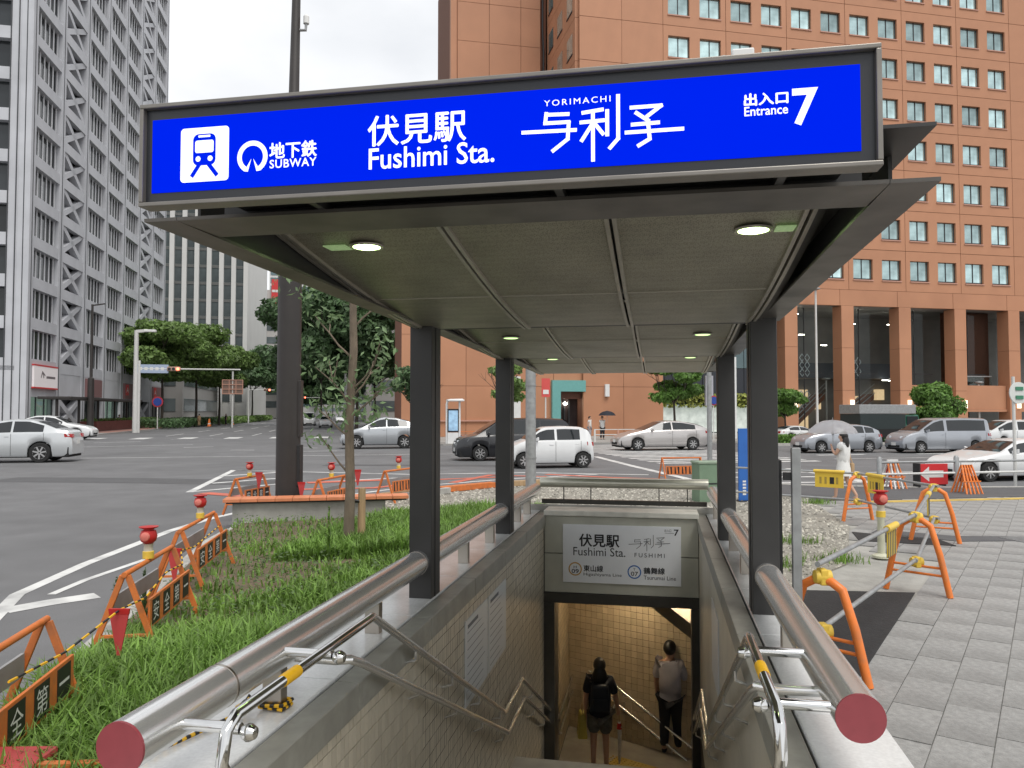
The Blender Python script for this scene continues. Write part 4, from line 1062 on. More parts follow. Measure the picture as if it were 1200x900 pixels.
# glazed hall behind the pillars with interior
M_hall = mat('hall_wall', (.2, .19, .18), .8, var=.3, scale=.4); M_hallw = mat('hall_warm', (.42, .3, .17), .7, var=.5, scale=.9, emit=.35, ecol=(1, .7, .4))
M_hglass = glass_mat('hall_glass', (.8, .85, .84), refl=.25)
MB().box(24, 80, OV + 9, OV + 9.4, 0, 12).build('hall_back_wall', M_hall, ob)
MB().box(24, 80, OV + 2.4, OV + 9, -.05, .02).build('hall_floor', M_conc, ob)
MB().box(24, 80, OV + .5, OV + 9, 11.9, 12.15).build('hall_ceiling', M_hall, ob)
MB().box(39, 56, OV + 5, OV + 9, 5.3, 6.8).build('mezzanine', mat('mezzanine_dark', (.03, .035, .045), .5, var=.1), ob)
for k in range(11):
    MB().box(39.4 + k * 1.5, 40.3 + k * 1.5, OV + 8.4, OV + 8.9, RN.choice((.1, 3.2)), RN.uniform(2.2, 5)).build('hall_display', M_hallw if k % 3 else M_hall, ob)
for u in (39.9, 45.75, 51.85, 57.95):
    p = MB().quad((u, OV + 2.1, .02), (u + 5.4, OV + 2.1, .02), (u + 5.4, OV + 2.1, 11.84), (u, OV + 2.1, 11.84)).build('glass_pane', M_hglass, ob, recalc=False)
    for q in (1.95,): MB().box(u + q, u + q + .06, OV + 2.05, OV + 2.15, .02, 11.84).build('pane_frame', M_wfr, p)
    for q in (5.6,): MB().box(u, u + 4, OV + 2.05, OV + 2.15, q, q + .08).build('pane_frame', M_wfr, p)
M_hlamp = mat('hall_lamp', (1, .95, .85), .5, var=0, emit=14, ecol=(1, .93, .8))
for (u, v, z) in ((41, 65.5, 11.2), (42.6, 67, 9.4), (40.6, 69.5, 9.8), (46.5, 66, 9.2), (47.8, 66.5, 10.5), (48.6, 68, 9.6), (47, 70, 8.7), (53, 66, 9.8), (52.4, 67, 10.6), (41.5, 68, 5.2), (47.5, 68, 5.1), (52.5, 68, 5.1), (54, 69, 5.1)):
    MB().box(u - .3, u + .3, v - .06, v + .06, z, z + .05).build('hall_lamp', M_hlamp, ob)
# diamond lattice screens
M_lat = mat('lattice_white', (.55, .6, .63), .5, var=.05)
def lattice(u0, u1, v, z0, z1, s):
    mb = MB(); nu = int(round((u1 - u0) / s)); nz = int(round((z1 - z0) / (s * 1.3))); du = (u1 - u0) / nu; dz = (z1 - z0) / nz
    for i in range(nu):
        for j in range(nz):
            a, b, c, d = u0 + i * du, u0 + (i + 1) * du, z0 + j * dz, z0 + (j + 1) * dz; m = (a + b) / 2; h = (c + d) / 2
            for p, q in (((m, c), (b, h)), ((b, h), (m, d)), ((m, d), (a, h)), ((a, h), (m, c))): mb.bar((p[0], v, p[1]), (q[0], v, q[1]), .05, .06)
    o = mb.build('lattice_screen', M_lat, ob); return o
lattice(39.95, 41.1, OV + 2.3, 1.5, 9.6, .6); lattice(42.6, 43.7, OV + 4, 5.4, 7.6, .55); lattice(46.6, 49.7, OV + 4.5, 5.5, 7.4, .62); lattice(42.4, 43.7, OV + 4, 1.8, 4.0, .55)
# stairs seen through the hall glass
for (u0, u1) in ((41.0, 44.6), (45.7, 50.0)):
    e = MB().hexa([(u0, OV + 3, .0), (u1, OV + 3, 3.2), (u1, OV + 5, 3.2), (u0, OV + 5, 0), (u0, OV + 3, .5), (u1, OV + 3, 3.7), (u1, OV + 5, 3.7), (u0, OV + 5, .5)]).build('escalator', M_orj, ob)
    for dz in (.6, 1.1, 1.5): MB().bar((u0, OV + 2.9, dz), (u1, OV + 2.9, 3.2 + dz), .06, .07).build('escalator_rail', M_gal, e)
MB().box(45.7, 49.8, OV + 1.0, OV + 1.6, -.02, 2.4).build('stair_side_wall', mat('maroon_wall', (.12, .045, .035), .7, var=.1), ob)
# balcony bays on the right
for (u, top) in ((51.85, 3.3), (57.95, 3.3), (64.05, 3.3)):
    MB().box(u - .02, u + 4.75, OV + .4, OV + 2.0, 2.2, 4.5).build('balcony_front', M_or, ob)
    MB().box(u - .02, u + 4.75, OV + .3, OV + .42, 1.95, 2.19).build('balcony_edge', M_or, ob)
MB().box(57.9, 62.1, OV + 1.5, OV + 1.56, 4.5, 5.4).build('balcony_glass', M_hglass, ob); MB().box(57.9, 62.1, OV + 1.46, OV + 1.6, 5.4, 5.5).build('balcony_rail', M_gal, ob)
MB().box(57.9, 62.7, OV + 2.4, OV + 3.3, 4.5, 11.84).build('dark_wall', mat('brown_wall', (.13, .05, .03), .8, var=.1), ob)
# lower wing with the teal doorway
pd = gthing('orange_annex', 'plain orange tiled lower wing with a teal framed doorway', 'building', (14, 60, 0))
for (a, b, w) in ((3.7, 4.4, 'l'), (5.2, 15.9, 'm'), (18.3, 25.2, 'r')):
    n = max(1, int(round((b - a) / 3.4))); s = (b - a) / n
    MB().box(a + .03, b - .03, 60.1, 70, 0, 20).build('wing_core', M_orj, pd)
    for i in range(n):
        for j in range(5): 
            fv = 59.7 if w == 'r' else 60.0
            MB().box(a + i * s + .015, a + (i + 1) * s - .015, fv, 60.12, j * 4 + .012, j * 4 + 3.988).build('facade_panel', M_or, pd)
MB().box(15.9, 18.3, 60.1, 61, 4.4, 20).build('wing_core', M_orj, pd); MB().box(15.92, 18.28, 60.0, 60.12, 4.42, 19.9).build('facade_panel', M_or, pd)
dr = MB().box(15.7, 18.5, 59.62, 60.4, 3.6, 4.5).box(15.7, 16.4, 59.62, 60.4, 0, 3.6).build('door_surround', mat('teal_frame', (.14, .36, .34), .6, var=.06), pd)
MB().box(16.4, 18.3, 61.5, 61.7, 0, 3.6).build('door_recess', mat('door_dark', (.035, .02, .018), .6, var=.3, scale=2), pd)
MB().box(16.4, 18.28, 60.3, 60.5, 3.0, 3.6).build('door_header', mat('door_header', (.14, .05, .03), .6, var=.1), pd)
for u in (17.1, 17.5): MB().box(u, u + .12, 61.3, 61.45, .05, 2.9).build('door_leaf_edge', M_wfr, pd)
MB().lathe([(.02, 0), (.16, .08), (.16, .2), (.02, .26)], (17.2, 61.2, 2.5), 10).build('door_lamp', M_hlamp, pd)
MB().box(4.4, 5.2, 60.6, 61, 0, 20).build('window_slot', M_wfr, pd)
for j in range(6): MB().box(4.4, 5.2, 60.5, 60.58, 1 + j * 3.2, 2.2 + j * 3.2).build('slot_window', M_wing, pd)
MB().box(20.1, 20.45, 59.45, 59.69, 3.2, 4.2).build('wall_lamp', M_wplain, pd)
MB().box(5.2, 15.8, 59.85, 59.99, 1.2, 1.32).build('string_course', M_sillo, pd); MB().box(5.3, 6.1, 59.9, 59.99, 6.3, 6.4).build('string_course', M_sillo, pd)
MB().tube([(6.2, 59.9, 0), (6.2, 59.9, 20)], .07, 6).build('down_pipe', M_black, pd)
# glazed link between annex and colonnade
gl = gthing('glass_link', 'green glass entrance link between the annex and the colonnade', 'building', (31, 66, 0))
MB().box(25.3, 38.2, 66.2, 67, 0, 12).build('link_core', M_hall, gl)
for i in range(6):
    for j in range(4):
        MB().box(25.4 + i * 2.1, 27.44 + i * 2.1, 65.9, 66.0, j * 3 + .03, j * 3 + 2.97).build('glass_pane', M_glas2 if j != 1 else MATS['mezzanine_dark'], gl)
M_shop = mat('lit_shop', (.5, .55, .5), .6, var=.5, scale=1.5, emit=.12, ecol=(.85, 1, .9))
MB().box(26.2, 36, 65.7, 65.85, .1, 2.6).build('shop_interior', M_shop, gl)
lf = MB()
for k in range(900):
    c = Vector((RN.uniform(26, 36), RN.uniform(65.2, 65.6), RN.uniform(2.4, 3.6))); s = .12
    a = Vector((RN.uniform(-1, 1), RN.uniform(-1, 1), RN.uniform(-1, 1))).normalized() * s; b = a.orthogonal().normalized() * s
    lf.quad(c - a - b, c + a - b, c + a + b, c - a + b)
o = lf.build('ivy', mat('ivy_yellow', (.25, .28, .06), .6, var=.2, island=.4), gl, recalc=False); o['kind'] = 'stuff'
lattice_o = gl

# ================================================================== VEHICLES
STY = {
 'sedan': dict(L=4.85, W=.9, H=1.445, r=.33, wh=(.95, 3.75), rf=.70, st=[(0, .5, .52), (.06, .62, .66), (.35, .74, .80), (1.15, .88, .94), (1.45, .93, 1.0), (2.2, .95, 1.37), (2.7, .96, 1.44), (3.3, .97, 1.43), (3.9, .99, 1.27), (4.35, 1.0, 1.1), (4.7, .98, 1.06), (4.82, .85, .9), (4.85, .6, .62)],
             win=((1.72, 2.72), (2.8, 3.85)), ws=(1.42, 2.2), rg=(3.55, 4.3)),
 'liftback': dict(L=4.5, W=.87, H=1.49, r=.31, wh=(.9, 3.6), rf=.72, st=[(0, .45, .47), (.08, .62, .66), (.5, .78, .84), (1.0, .9, .96), (1.25, .94, 1.03), (2.1, .98, 1.42), (2.5, .99, 1.49), (3.1, 1.0, 1.46), (3.8, 1.02, 1.32), (4.3, 1.03, 1.14), (4.42, .98, 1.08), (4.5, .6, .64)],
             win=((1.5, 2.55), (2.62, 3.75)), ws=(1.18, 2.15), rg=(3.4, 4.25)),
 'kei': dict(L=3.4, W=.74, H=1.5, r=.28, wh=(.52, 2.92), rf=.76, st=[(0, .5, .52), (.05, .72, .76), (.3, .86, .91), (.62, .95, 1.01), (1.15, .97, 1.38), (1.45, .97, 1.47), (2.2, .97, 1.5), (2.9, .98, 1.47), (3.22, .99, 1.36), (3.36, .92, 1.05), (3.4, .5, .55)],
             win=((.9, 1.75), (1.85, 2.8)), ws=(.6, 1.25), rg=(3.0, 3.33)),
 'minivan': dict(L=4.9, W=.92, H=1.9, r=.34, wh=(.95, 3.85), rf=.8, st=[(0, .55, .57), (.05, .85, .88), (.3, .98, 1.04), (.85, 1.08, 1.16), (1.7, 1.12, 1.76), (2.1, 1.13, 1.88), (3.5, 1.13, 1.9), (4.5, 1.13, 1.85), (4.75, 1.12, 1.7), (4.86, 1.0, 1.2), (4.9, .55, .6)],
             win=((1.2, 2.25), (2.35, 3.45), (3.53, 4.5)), ws=(.85, 1.8), rg=(4.5, 4.82)),
 'van': dict(L=4.4, W=.85, H=1.85, r=.31, wh=(.8, 3.5), rf=.82, st=[(0, .5, .52), (.05, .8, .83), (.35, .98, 1.04), (.75, 1.08, 1.15), (1.5, 1.1, 1.72), (1.85, 1.1, 1.84), (3.0, 1.1, 1.86), (4.1, 1.1, 1.83), (4.32, 1.08, 1.72), (4.38, .95, 1.1), (4.4, .5, .55)],
             win=((.98, 1.95), (2.1, 4.05)), ws=(.72, 1.55), rg=(4.15, 4.36)),
 'hatch': dict(L=4.1, W=.84, H=1.53, r=.31, wh=(.78, 3.3), rf=.74, st=[(0, .5, .52), (.05, .72, .76), (.4, .88, .94), (.95, .97, 1.04), (1.7, 1.0, 1.42), (2.1, 1.0, 1.51), (2.9, 1.01, 1.5), (3.5, 1.03, 1.4), (3.9, 1.04, 1.2), (4.06, .9, .98), (4.1, .5, .55)],
             win=((1.3, 2.12), (2.2, 3.05), (3.12, 3.6)), ws=(.95, 1.8), rg=(3.45, 3.95)),
 'wagon': dict(L=4.7, W=.86, H=1.98, r=.32, wh=(.75, 3.7), rf=.84, st=[(0, .55, .57), (.04, .95, .98), (.2, 1.08, 1.14), (1.0, 1.1, 1.86), (1.3, 1.1, 1.96), (3, 1.1, 1.98), (4.5, 1.1, 1.96), (4.66, 1.05, 1.8), (4.7, .55, .6)],
             win=((.5, 1.4), (1.5, 2.6), (2.7, 3.6), (3.7, 4.45)), ws=(.18, 1.05), rg=(4.5, 4.66)),
}
M_seam = mat('door_seam', (.02, .02, .02), .8, var=0)
def car_paint(name, col, metal=.0): return mat('car_paint_' + name, col, .28, metal, var=.03, scale=2, coat=.6, dirt=.15, dscale=1.5, dcol=tuple(c * .75 for c in col))
def car(style, name, label, paint, loc, rotz, sx=1.0, sz=1.0, group=None, plate=True, taxi=False):
    S = STY[style]; L = S['L'] * sx; W = S['W']; H = S['H'] * sz; r = S['r'] * sz; whx = [w * sx for w in S['wh']]
    st = [(x * sx, a * sz, b * sz) for x, a, b in S['st']]
    t = thing(name, label, 'car', loc, rotz, group)
    def ip(x, k):
        if x <= st[0][0]: return st[0][k]
        for a, b in zip(st, st[1:]):
            if x <= b[0]:
                q = (x - a[0]) / max(1e-6, b[0] - a[0]); return a[k] + (b[k] - a[k]) * q
        return st[-1][k]
    def sm(x, k):
        d = .06 * sx; return (ip(x - d, k) + 2 * ip(x, k) + ip(x + d, k)) / 4
    def wb(x): return W * (1 - .17 * abs(2 * x / L - 1) ** 7 - .03 * abs(2 * x / L - 1) ** 2)
    def wr(x):
        h = max(0, sm(x, 2) - sm(x, 1)); return wb(x) * (.95 - (.95 - S['rf']) * min(1, h / (.4 * sz)))
    def zb(x):
        z = .2 * sz
        e = min(x, L - x)
        if e < .25: z = max(z, .22 * sz + .06 * (1 - e / .25))
        for w in whx:
            R = r + .055; d = abs(x - w)
            if d < R: z = max(z, r + math.sqrt(max(0, R * R - d * d)))
        return z
    xs = set(i * L / 54 for i in range(55))
    for w in whx:
        for k in range(-8, 9): xs.add(min(max(w + (r + .056) * k / 8, 0), L))
    for q in S['st']: xs.add(q[0] * sx)
    xs = sorted(xs); X = lambda x: x - L / 2
    def side(x, q):
        zs, zt = sm(x, 1), sm(x, 2); y = wb(x) * .955 + (wr(x) - wb(x) * .955) * q; return y, zs + (zt - .045 * min(1, (zt - zs) / .3) - zs) * q
    mb = MB(); rows = []
    for x in xs:
        z0, zs, zt = zb(x), sm(x, 1), sm(x, 2); z0 = min(z0, zs - .02); b = wb(x); e = .045 * min(1, max(0, zt - zs) / .3)
        half = [(b * .93, z0), (b * .985, min(z0 + .07, zs - .015)), (b, (z0 + zs) / 2), (b * .99, zs - .05 if zs - .05 > (z0 + zs) / 2 else (z0 + zs) / 2 + .002), (b * .955, zs),
                (wr(x), zt - e), (wr(x) * .88, zt - e * .25), (wr(x) * .5, zt + .004), (0, zt + .008)]
        ring = [(X(x), -y, z) for y, z in half] + [(X(x), y, z) for y, z in reversed(half[:-1])]
        rows.append(len(mb.v)); mb.v += ring
    n = 17
    for a, b in zip(rows, rows[1:]):
        for j in range(n - 1): mb.f.append((a + j, a + j + 1, b + j + 1, b + j))
    mb.f.append(tuple(rows[0] + j for j in range(n))); mb.f.append(tuple(rows[-1] + j for j in reversed(range(n))))
    body = mb.build('body', paint, t, smooth=True)
    ub = MB(); ub.box(X(.12), X(L - .12), -W * .86, W * .86, .17 * sz, .5 * sz); ub.build('underbody', M_under, t)
    # glazing
    for s in (-1, 1):
        for (a, b) in S['win']:
            g_ = MB(); m = 10; rows = []
            for i in range(m + 1):
                x = (a + (b - a) * i / m) * sx; rows.append(len(g_.v))
                for q in (.1, .35, .65, .9):
                    y, z = side(x, q); g_.v.append((X(x), s * (y + .006), z))
            for A, B in zip(rows, rows[1:]):
                for j in range(3): g_.f.append((A + j, A + j + 1, B + j + 1, B + j) if s > 0 else (A + j, B + j, B + j + 1, A + j + 1))
            g_.build('window', M_glassd, t, smooth=True, recalc=False)
    for nm, (a, b) in (('windscreen', S['ws']), ('rear_window', S['rg'])):
        g_ = MB(); m = 8; rows = []
        for i in range(m + 1):
            x = (a + (b - a) * (.06 + .9 * i / m)) * sx; rows.append(len(g_.v)); w = wr(x) * .9
            for q in (-1, -.6, 0, .6, 1): g_.v.append((X(x) + (-.006 if nm == 'windscreen' else .006), q * w, sm(x, 2) + .014 - .012 * abs(q) ** 2))
        for A, B in zip(rows, rows[1:]):
            for j in range(4): g_.f.append((A + j, B + j, B + j + 1, A + j + 1))
        g_.build(nm, M_glassd, t, smooth=True)
    # seams, handles, mirrors
    for s in (-1, 1):
        for (a, b) in S['win'][:2]:
            x = b * sx + .03
            d = MB()
            for k in range(6):
                z0, z1 = zb(x) + .05 + (sm(x, 1) - zb(x) - .05) * k / 6, zb(x) + .05 + (sm(x, 1) - zb(x) - .05) * (k + 1) / 6
                d.quad((X(x) - .006, s * (wb(x) * 1.003), z0), (X(x) + .006, s * (wb(x) * 1.003), z0), (X(x) + .006, s * (wb(x) * 1.003), z1), (X(x) - .006, s * (wb(x) * 1.003), z1))
            d.build('door_seam', M_seam, t, recalc=False)
            MB().box(X(x) - .24, X(x) - .08, s * wb(x) * .99 - .015, s * wb(x) * .99 + .015, sm(x, 1) - .14, sm(x, 1) - .11).build('door_handle', paint, t, bevel=.006)
        xm = S['win'][0][0] * sx + .1; y, z = side(xm, .1)
        MB().hexa([(X(xm) - .05, s * y, z - .02), (X(xm) + .06, s * y, z - .02), (X(xm) + .05, s * (y + .2), z), (X(xm) - .02, s * (y + .2), z),
                   (X(xm) - .05, s * y, z + .08), (X(xm) + .06, s * y, z + .08), (X(xm) + .05, s * (y + .2), z + .14), (X(xm) - .02, s * (y + .2), z + .14)]).build('mirror', paint, t, bevel=.02)
        # lamps
        xf = .13 * sx; zl = sm(.3 * sx, 1) - .08
        MB().hexa([(X(.05 * sx) - .01, s * wb(xf) * .52, zl - .09), (X(.42 * sx), s * wb(.42 * sx) * 1.004, zl - .02), (X(.42 * sx), s * wb(.42 * sx) * .93, zl - .02), (X(.12 * sx), s * wb(xf) * .5, zl - .09),
                   (X(.05 * sx) + .0, s * wb(xf) * .52, zl + .02), (X(.5 * sx), s * wb(.5 * sx) * 1.002, zl + .07), (X(.5 * sx), s * wb(.5 * sx) * .93, zl + .07), (X(.12 * sx), s * wb(xf) * .5, zl + .02)]).build('headlight', M_headl, t, bevel=.01)
        xr = L - .1; zr_ = sm(L - .25, 1) - .16
        MB().hexa([(X(L) + .004, s * W * .52, zr_ - .05), (X(L) + .004, s * W * .8, zr_ - .05), (X(L - .28), s * (wb(L - .28) * 1.004), zr_ - .03), (X(L - .2), s * W * .5, zr_ - .04),
                   (X(L) - .01, s * W * .52, zr_ + .1), (X(L) - .01, s * W * .78, zr_ + .1), (X(L - .3), s * (wb(L - .3) * 1.002), zr_ + .12), (X(L - .2), s * W * .5, zr_ + .1)]).build('tail_light', M_taill, t, bevel=.01)
    MB().box(X(0) - .012, X(0) + .05, -W * .5, W * .5, .3 * sz, .42 * sz).build('grille', M_under, t, bevel=.01)
    MB().box(X(0) - .02, X(0) - .008, -.165, .165, .4 * sz, .56 * sz).build('number_plate', M_plate, t)
    MB().box(X(L) + .002, X(L) + .014, -.165, .165, .6 * sz, .76 * sz).build('number_plate', M_plate, t)
    # wheels
    for w in whx:
        for s in (-1, 1):
            cy = s * (W - .11)
            ty = MB().lathe([(r * .66, -.1), (r * .94, -.1), (r, -.06), (r, .06), (r * .94, .1), (r * .66, .1)], (X(w), cy, r), 24, axis='y').build('wheel', M_tyre, t, smooth=True)
            rm = MB().lathe([(r * .67, 0), (r * .66, s * .012), (r * .6, s * .012), (r * .58, -s * .03), (.03, -s * .03)], (X(w), cy + s * .088, r), 24, axis='y')
            for k in range(7):
                a = 2 * PI * k / 7 + .2; rm.bar((X(w) + .03 * math.cos(a), cy + s * .092, r + .03 * math.sin(a)), (X(w) + r * .62 * math.cos(a), cy + s * .094, r + r * .62 * math.sin(a)), .045 * sz, .03, (0, s, 0))
            rm.build('rim', M_rim, ty)
            MB().lathe([(r * .57, 0), (.02, 0.001)], (X(w), cy + s * .062, r), 20, axis='y').build('brake_disc', M_under, ty)
    return t
def place_car(style, name, label, paint, x0, x1, yc, yt, heading, rear_off=None, group=None):
    """near side of the car spans x0..x1 of the survey picture, tyres at yc, roof at yt; heading 'L' or 'R'"""
    p = gp((x0 + x1) / 2, yc, ROAD); v0 = inv(GA, p)[1]
    def uat(px): return v0 * math.tan(math.atan((px - 600) / FPX) - GA)
    ua, ub = uat(x0), uat(x1); S = STY[style]
    depth = p.y; h = (yc - yt) / FPX * depth; sx = (ub - ua) / S['L']; sz = h / S['H']
    c = GW((ua + ub) / 2, v0 + S['W'], ROAD)
    return car(style, name, label, paint, c, -GA + (0 if heading == 'L' else PI), sx, sz, group)
PW_ = car_paint('white', (.68, .69, .69)); PS_ = car_paint('silver', (.42, .44, .46), .5); PSG = car_paint('warm_silver', (.46, .44, .43), .4); PK_ = car_paint('black', (.012, .013, .016)); PG_ = car_paint('silver_grey', (.36, .38, .41), .5)
place_car('sedan', 'parked_car', 'silver white saloon car cut off by the left edge', PS_ if False else car_paint('pearl', (.55, .57, .58), .3), -82, 84, 543, 491, 'L')
place_car('sedan', 'parked_car', 'white saloon car behind the silver one at the left edge', PW_, 8, 108, 516, 487, 'R')
place_car('liftback', 'moving_car', 'silver hatchback between the sapling and the near left column', PS_, 399, 493, 526, 489, 'L')
place_car('minivan', 'moving_car', 'black minivan behind the left columns', PK_, 536, 672, 540, 490, 'L')
place_car('kei', 'moving_car', 'small white hatchback in front of the black minivan', PW_, 600, 697, 549, 500, 'L')
place_car('liftback', 'moving_car', 'pale silver fastback car seen under the canopy towards the right', PSG, 726, 833, 528, 493, 'L')
place_car('hatch', 'moving_car', 'silver hatchback behind the woman with the umbrella', PG_, 945, 1036, 531, 497, 'L')
place_car('van', 'moving_van', 'silver van in front of the round green shrub', PG_, 1060, 1164, 531, 490, 'L')
place_car('sedan', 'moving_car', 'white saloon car at the right edge beside the guard rail', PW_, 1128, 1282, 564, 515, 'L')
place_car('wagon', 'moving_van', 'white van behind the silver van at the right edge', PW_, 1160, 1262, 521, 492, 'L')
place_car('sedan', 'moving_car', 'white saloon car beyond the silver hatchback on the far lane', PW_, 915, 968, 516, 499, 'R')
for k, (u, v, lab, st_) in enumerate(((-6.2, 118, 'white van approaching on the far avenue left lane', 'wagon'), (-3.4, 104, 'white car approaching on the far avenue right lane', 'hatch'), (-2.2, 150, 'small distant white car on the avenue', 'sedan'), (-9, 165, 'small distant silver car on the avenue', 'hatch'))):
    car(st_, 'distant_car', lab, PW_ if k < 3 else PS_, GW(u, v, ROAD), -GA + PI / 2, 1, 1)
# box truck
p = gp(1040, 521, ROAD); tv = inv(GA, p)[1]
def uat(px, v): return v * math.tan(math.atan((px - 600) / FPX) - GA)
a, b = uat(1003, tv), uat(1074, tv)
tk = gthing('box_truck', 'dark box truck with a grey load box parked before the colonnade', 'truck', ((a + b) / 2, tv, ROAD))
MB().box(a, b - .0, tv, tv + 2.1, .45 + ROAD, 1.0 + ROAD).build('chassis', M_under, tk)
MB().box(a + .3, b - .8, tv + .02, tv + 2.08, .9 + ROAD, 1.95 + ROAD).build('load_side', mat('truck_dark', (.015, .025, .025), .5, var=.1), tk, bevel=.03)
MB().box(a + .25, b - .05, tv, tv + 2.1, 1.96 + ROAD, 2.55 + ROAD).build('load_box', M_gal, tk, bevel=.03)
MB().hexa([(b - .85, tv + .05, .5 + ROAD), (b + .55, tv + .05, .5 + ROAD), (b + .55, tv + 2.05, .5 + ROAD), (b - .85, tv + 2.05, .5 + ROAD), (b - .85, tv + .1, 1.95 + ROAD), (b + .2, tv + .1, 1.9 + ROAD), (b + .2, tv + 2, 1.9 + ROAD), (b - .85, tv + 2, 1.95 + ROAD)]).build('cab', car_paint('green', (.02, .13, .08)), tk, bevel=.05)
MB().box(b - .7, b + .12, tv + .03, tv + .06, 1.25 + ROAD, 1.8 + ROAD).build('window', M_glassd, tk)
for x in (a + 1, b - .1):
    for s in (.12, 1.98):
        ty = MB().lathe([(.2, -.1), (.36, -.1), (.38, 0), (.36, .1), (.2, .1)], (x, tv + s, .38 + ROAD), 20, axis='y').build('wheel', M_tyre, tk, smooth=True)
        MB().lathe([(.22, -.06), (.22, .06)], (x, tv + s, .38 + ROAD), 14, axis='y').build('rim', M_rim, ty)

# ================================================================== VEGETATION
def crown(name, parent, blobs, n, size, m, rng, flat=.5, hollow=.55):
    mb = MB(); tot = sum(b[3] * b[4] * b[5] for b in blobs)
    for (cx, cy, cz, rx, ry, rz) in blobs:
        for _ in range(int(n * rx * ry * rz / tot) + 1):
            while True:
                d = Vector((rng.uniform(-1, 1), rng.uniform(-1, 1), rng.uniform(-1, 1)))
                if .05 < d.length < 1: break
            rr_ = hollow + (1 - hollow) * d.length ** .5 + rng.uniform(-.12, .1); d.normalize()
            w = 1 + .25 * mnoise.noise(Vector((cx + d.x * 2, cy + d.y * 2, cz + d.z * 2)))
            p = Vector((cx + d.x * rx * rr_ * w, cy + d.y * ry * rr_ * w, cz + d.z * rz * rr_ * w))
            nrm = (d + Vector((rng.uniform(-1, 1), rng.uniform(-1, 1), rng.uniform(-.4, 1.2)))).normalized()
            a = nrm.orthogonal().normalized(); a.rotate(Matrix.Rotation(rng.uniform(0, 6.28), 3, nrm)); b = nrm.cross(a)
            s = size * rng.uniform(.6, 1.3); a *= s; b *= s * flat
            mb.quad(p - a, p - a * .1 + b + nrm * s * .12, p + a, p - a * .1 - b + nrm * s * .12)
    return mb.build(name, m, parent, recalc=False)
def limb(mb, p, d, L, r, depth, rng, tips):
    q = p + d * L * .5 + Vector((rng.uniform(-.1, .1), rng.uniform(-.1, .1), rng.uniform(0, .08))) * L; e = q + (d + Vector((rng.uniform(-.2, .2), rng.uniform(-.2, .2), .1))).normalized() * L * .5
    mb.tube([p, q, e], [r, r * .8, r * .62], 7)
    if depth == 0: tips.append(e); return
    for k in range(rng.choice((2, 3))):
        nd = (d + Vector((rng.uniform(-.8, .8), rng.uniform(-.8, .8), rng.uniform(0, .5)))).normalized()
        limb(mb, e, nd, L * .68, r * .58, depth - 1, rng, tips)
def tree(name, label, loc, h, trunk_h, rad_, m, rng, n=9000, leaf=.3, group=None, bark=M_barkd, tr=.18, nblob=26, flat=.5, squash=.62, depth=2, lean=(0, 0)):
    t = thing(name, label, 'tree', loc, 0, group)
    mb = MB(); tips = []
    top = Vector((lean[0], lean[1], trunk_h)); mb.tube([(0, 0, -.1), (0, 0, .15), top * .5 + Vector((.05, .03, 0)), top], [tr * 1.4, tr * 1.1, tr * .9, tr * .75], 9)
    for k in range(5):
        a = 2 * PI * k / 5 + rng.uniform(-.4, .4); limb(mb, top, Vector((math.cos(a) * .8, math.sin(a) * .8, rng.uniform(.5, 1.1))).normalized(), (h - trunk_h) * .42, tr * .5, depth, rng, tips)
    mb.build('trunk', bark, t, smooth=True)
    cz = trunk_h + (h - trunk_h) * .52; blobs = []
    for k in range(nblob):
        a = rng.uniform(0, 2 * PI); q = math.sqrt(rng.uniform(0, 1)); zz = rng.uniform(-1, 1)
        lim = math.sqrt(max(0, 1 - zz * zz * .8))
        r0 = rad_ * rng.uniform(.24, .4)
        blobs.append((lean[0] + math.cos(a) * q * lim * rad_ * .8, lean[1] + math.sin(a) * q * lim * rad_ * .8, cz + zz * (h - trunk_h) * .4, r0, r0, r0 * squash))
    crown('crown', t, blobs, n, leaf, m, rng, flat)
    return t
rt = random.Random(5)
TG = 'street trees lining the avenue'
tree('street_tree', 'broad street tree nearest the grey tower behind the white lamp post', GW(-24.0, 106), 13.6, 6.3, 7.0, M_leaf1, rt, 26000, .3, TG, nblob=40, squash=.5)
tree('street_tree', 'broad street tree in the middle of the left avenue row', GW(-21.0, 112), 13.4, 6.4, 6.8, M_leaf1, rt, 22000, .3, TG, nblob=38, squash=.5)
tree('street_tree', 'third street tree of the left row beside the matrix sign', GW(-19.6, 122), 11.5, 5.6, 5.5, M_leaf1, rt, 16000, .3, TG, squash=.5)
tree('street_tree', 'lower dark street tree just left of the dark pole', GW(-19.5, 160), 14, 6, 8, M_leaf2, rt, 9000, .55, TG)
tree('street_tree', 'tall dark tree right of the dark pole over the avenue', GW(.5, 92), 17, 6.0, 7.6, M_leaf2, rt, 20000, .42, TG, nblob=40)
tree('street_tree', 'tall dark tree rising behind the sapling', GW(-4.6, 118), 21, 6.5, 8.5, M_leaf2, rt, 18000, .5, TG, nblob=38)
tree('street_tree', 'dark tree behind the near left column beside the orange building', GW(3.0, 108), 17, 5.5, 6.5, M_leaf2, rt, 14000, .42, TG, nblob=32)
tree('street_tree', 'distant tree closing the avenue on the right', GW(-1, 190), 18, 6, 10, M_leaf2, rt, 8000, .7, TG)
tree('street_tree', 'distant tree closing the avenue on the left', GW(-16, 230), 16, 5, 10, M_leaf2, rt, 7000, .8, TG)
tree('street_tree', 'distant tree in the middle of the far avenue', GW(-8, 330), 20, 6, 13, M_leaf2, rt, 7000, 1.0, TG)
tree('roadside_tree', 'small bright green layered tree before the orange annex', GW(22.9, 52.3), 5.9, 2.6, 2.45, M_leaf3, rt, 7000, .2, None, nblob=20, tr=.1, squash=.4)
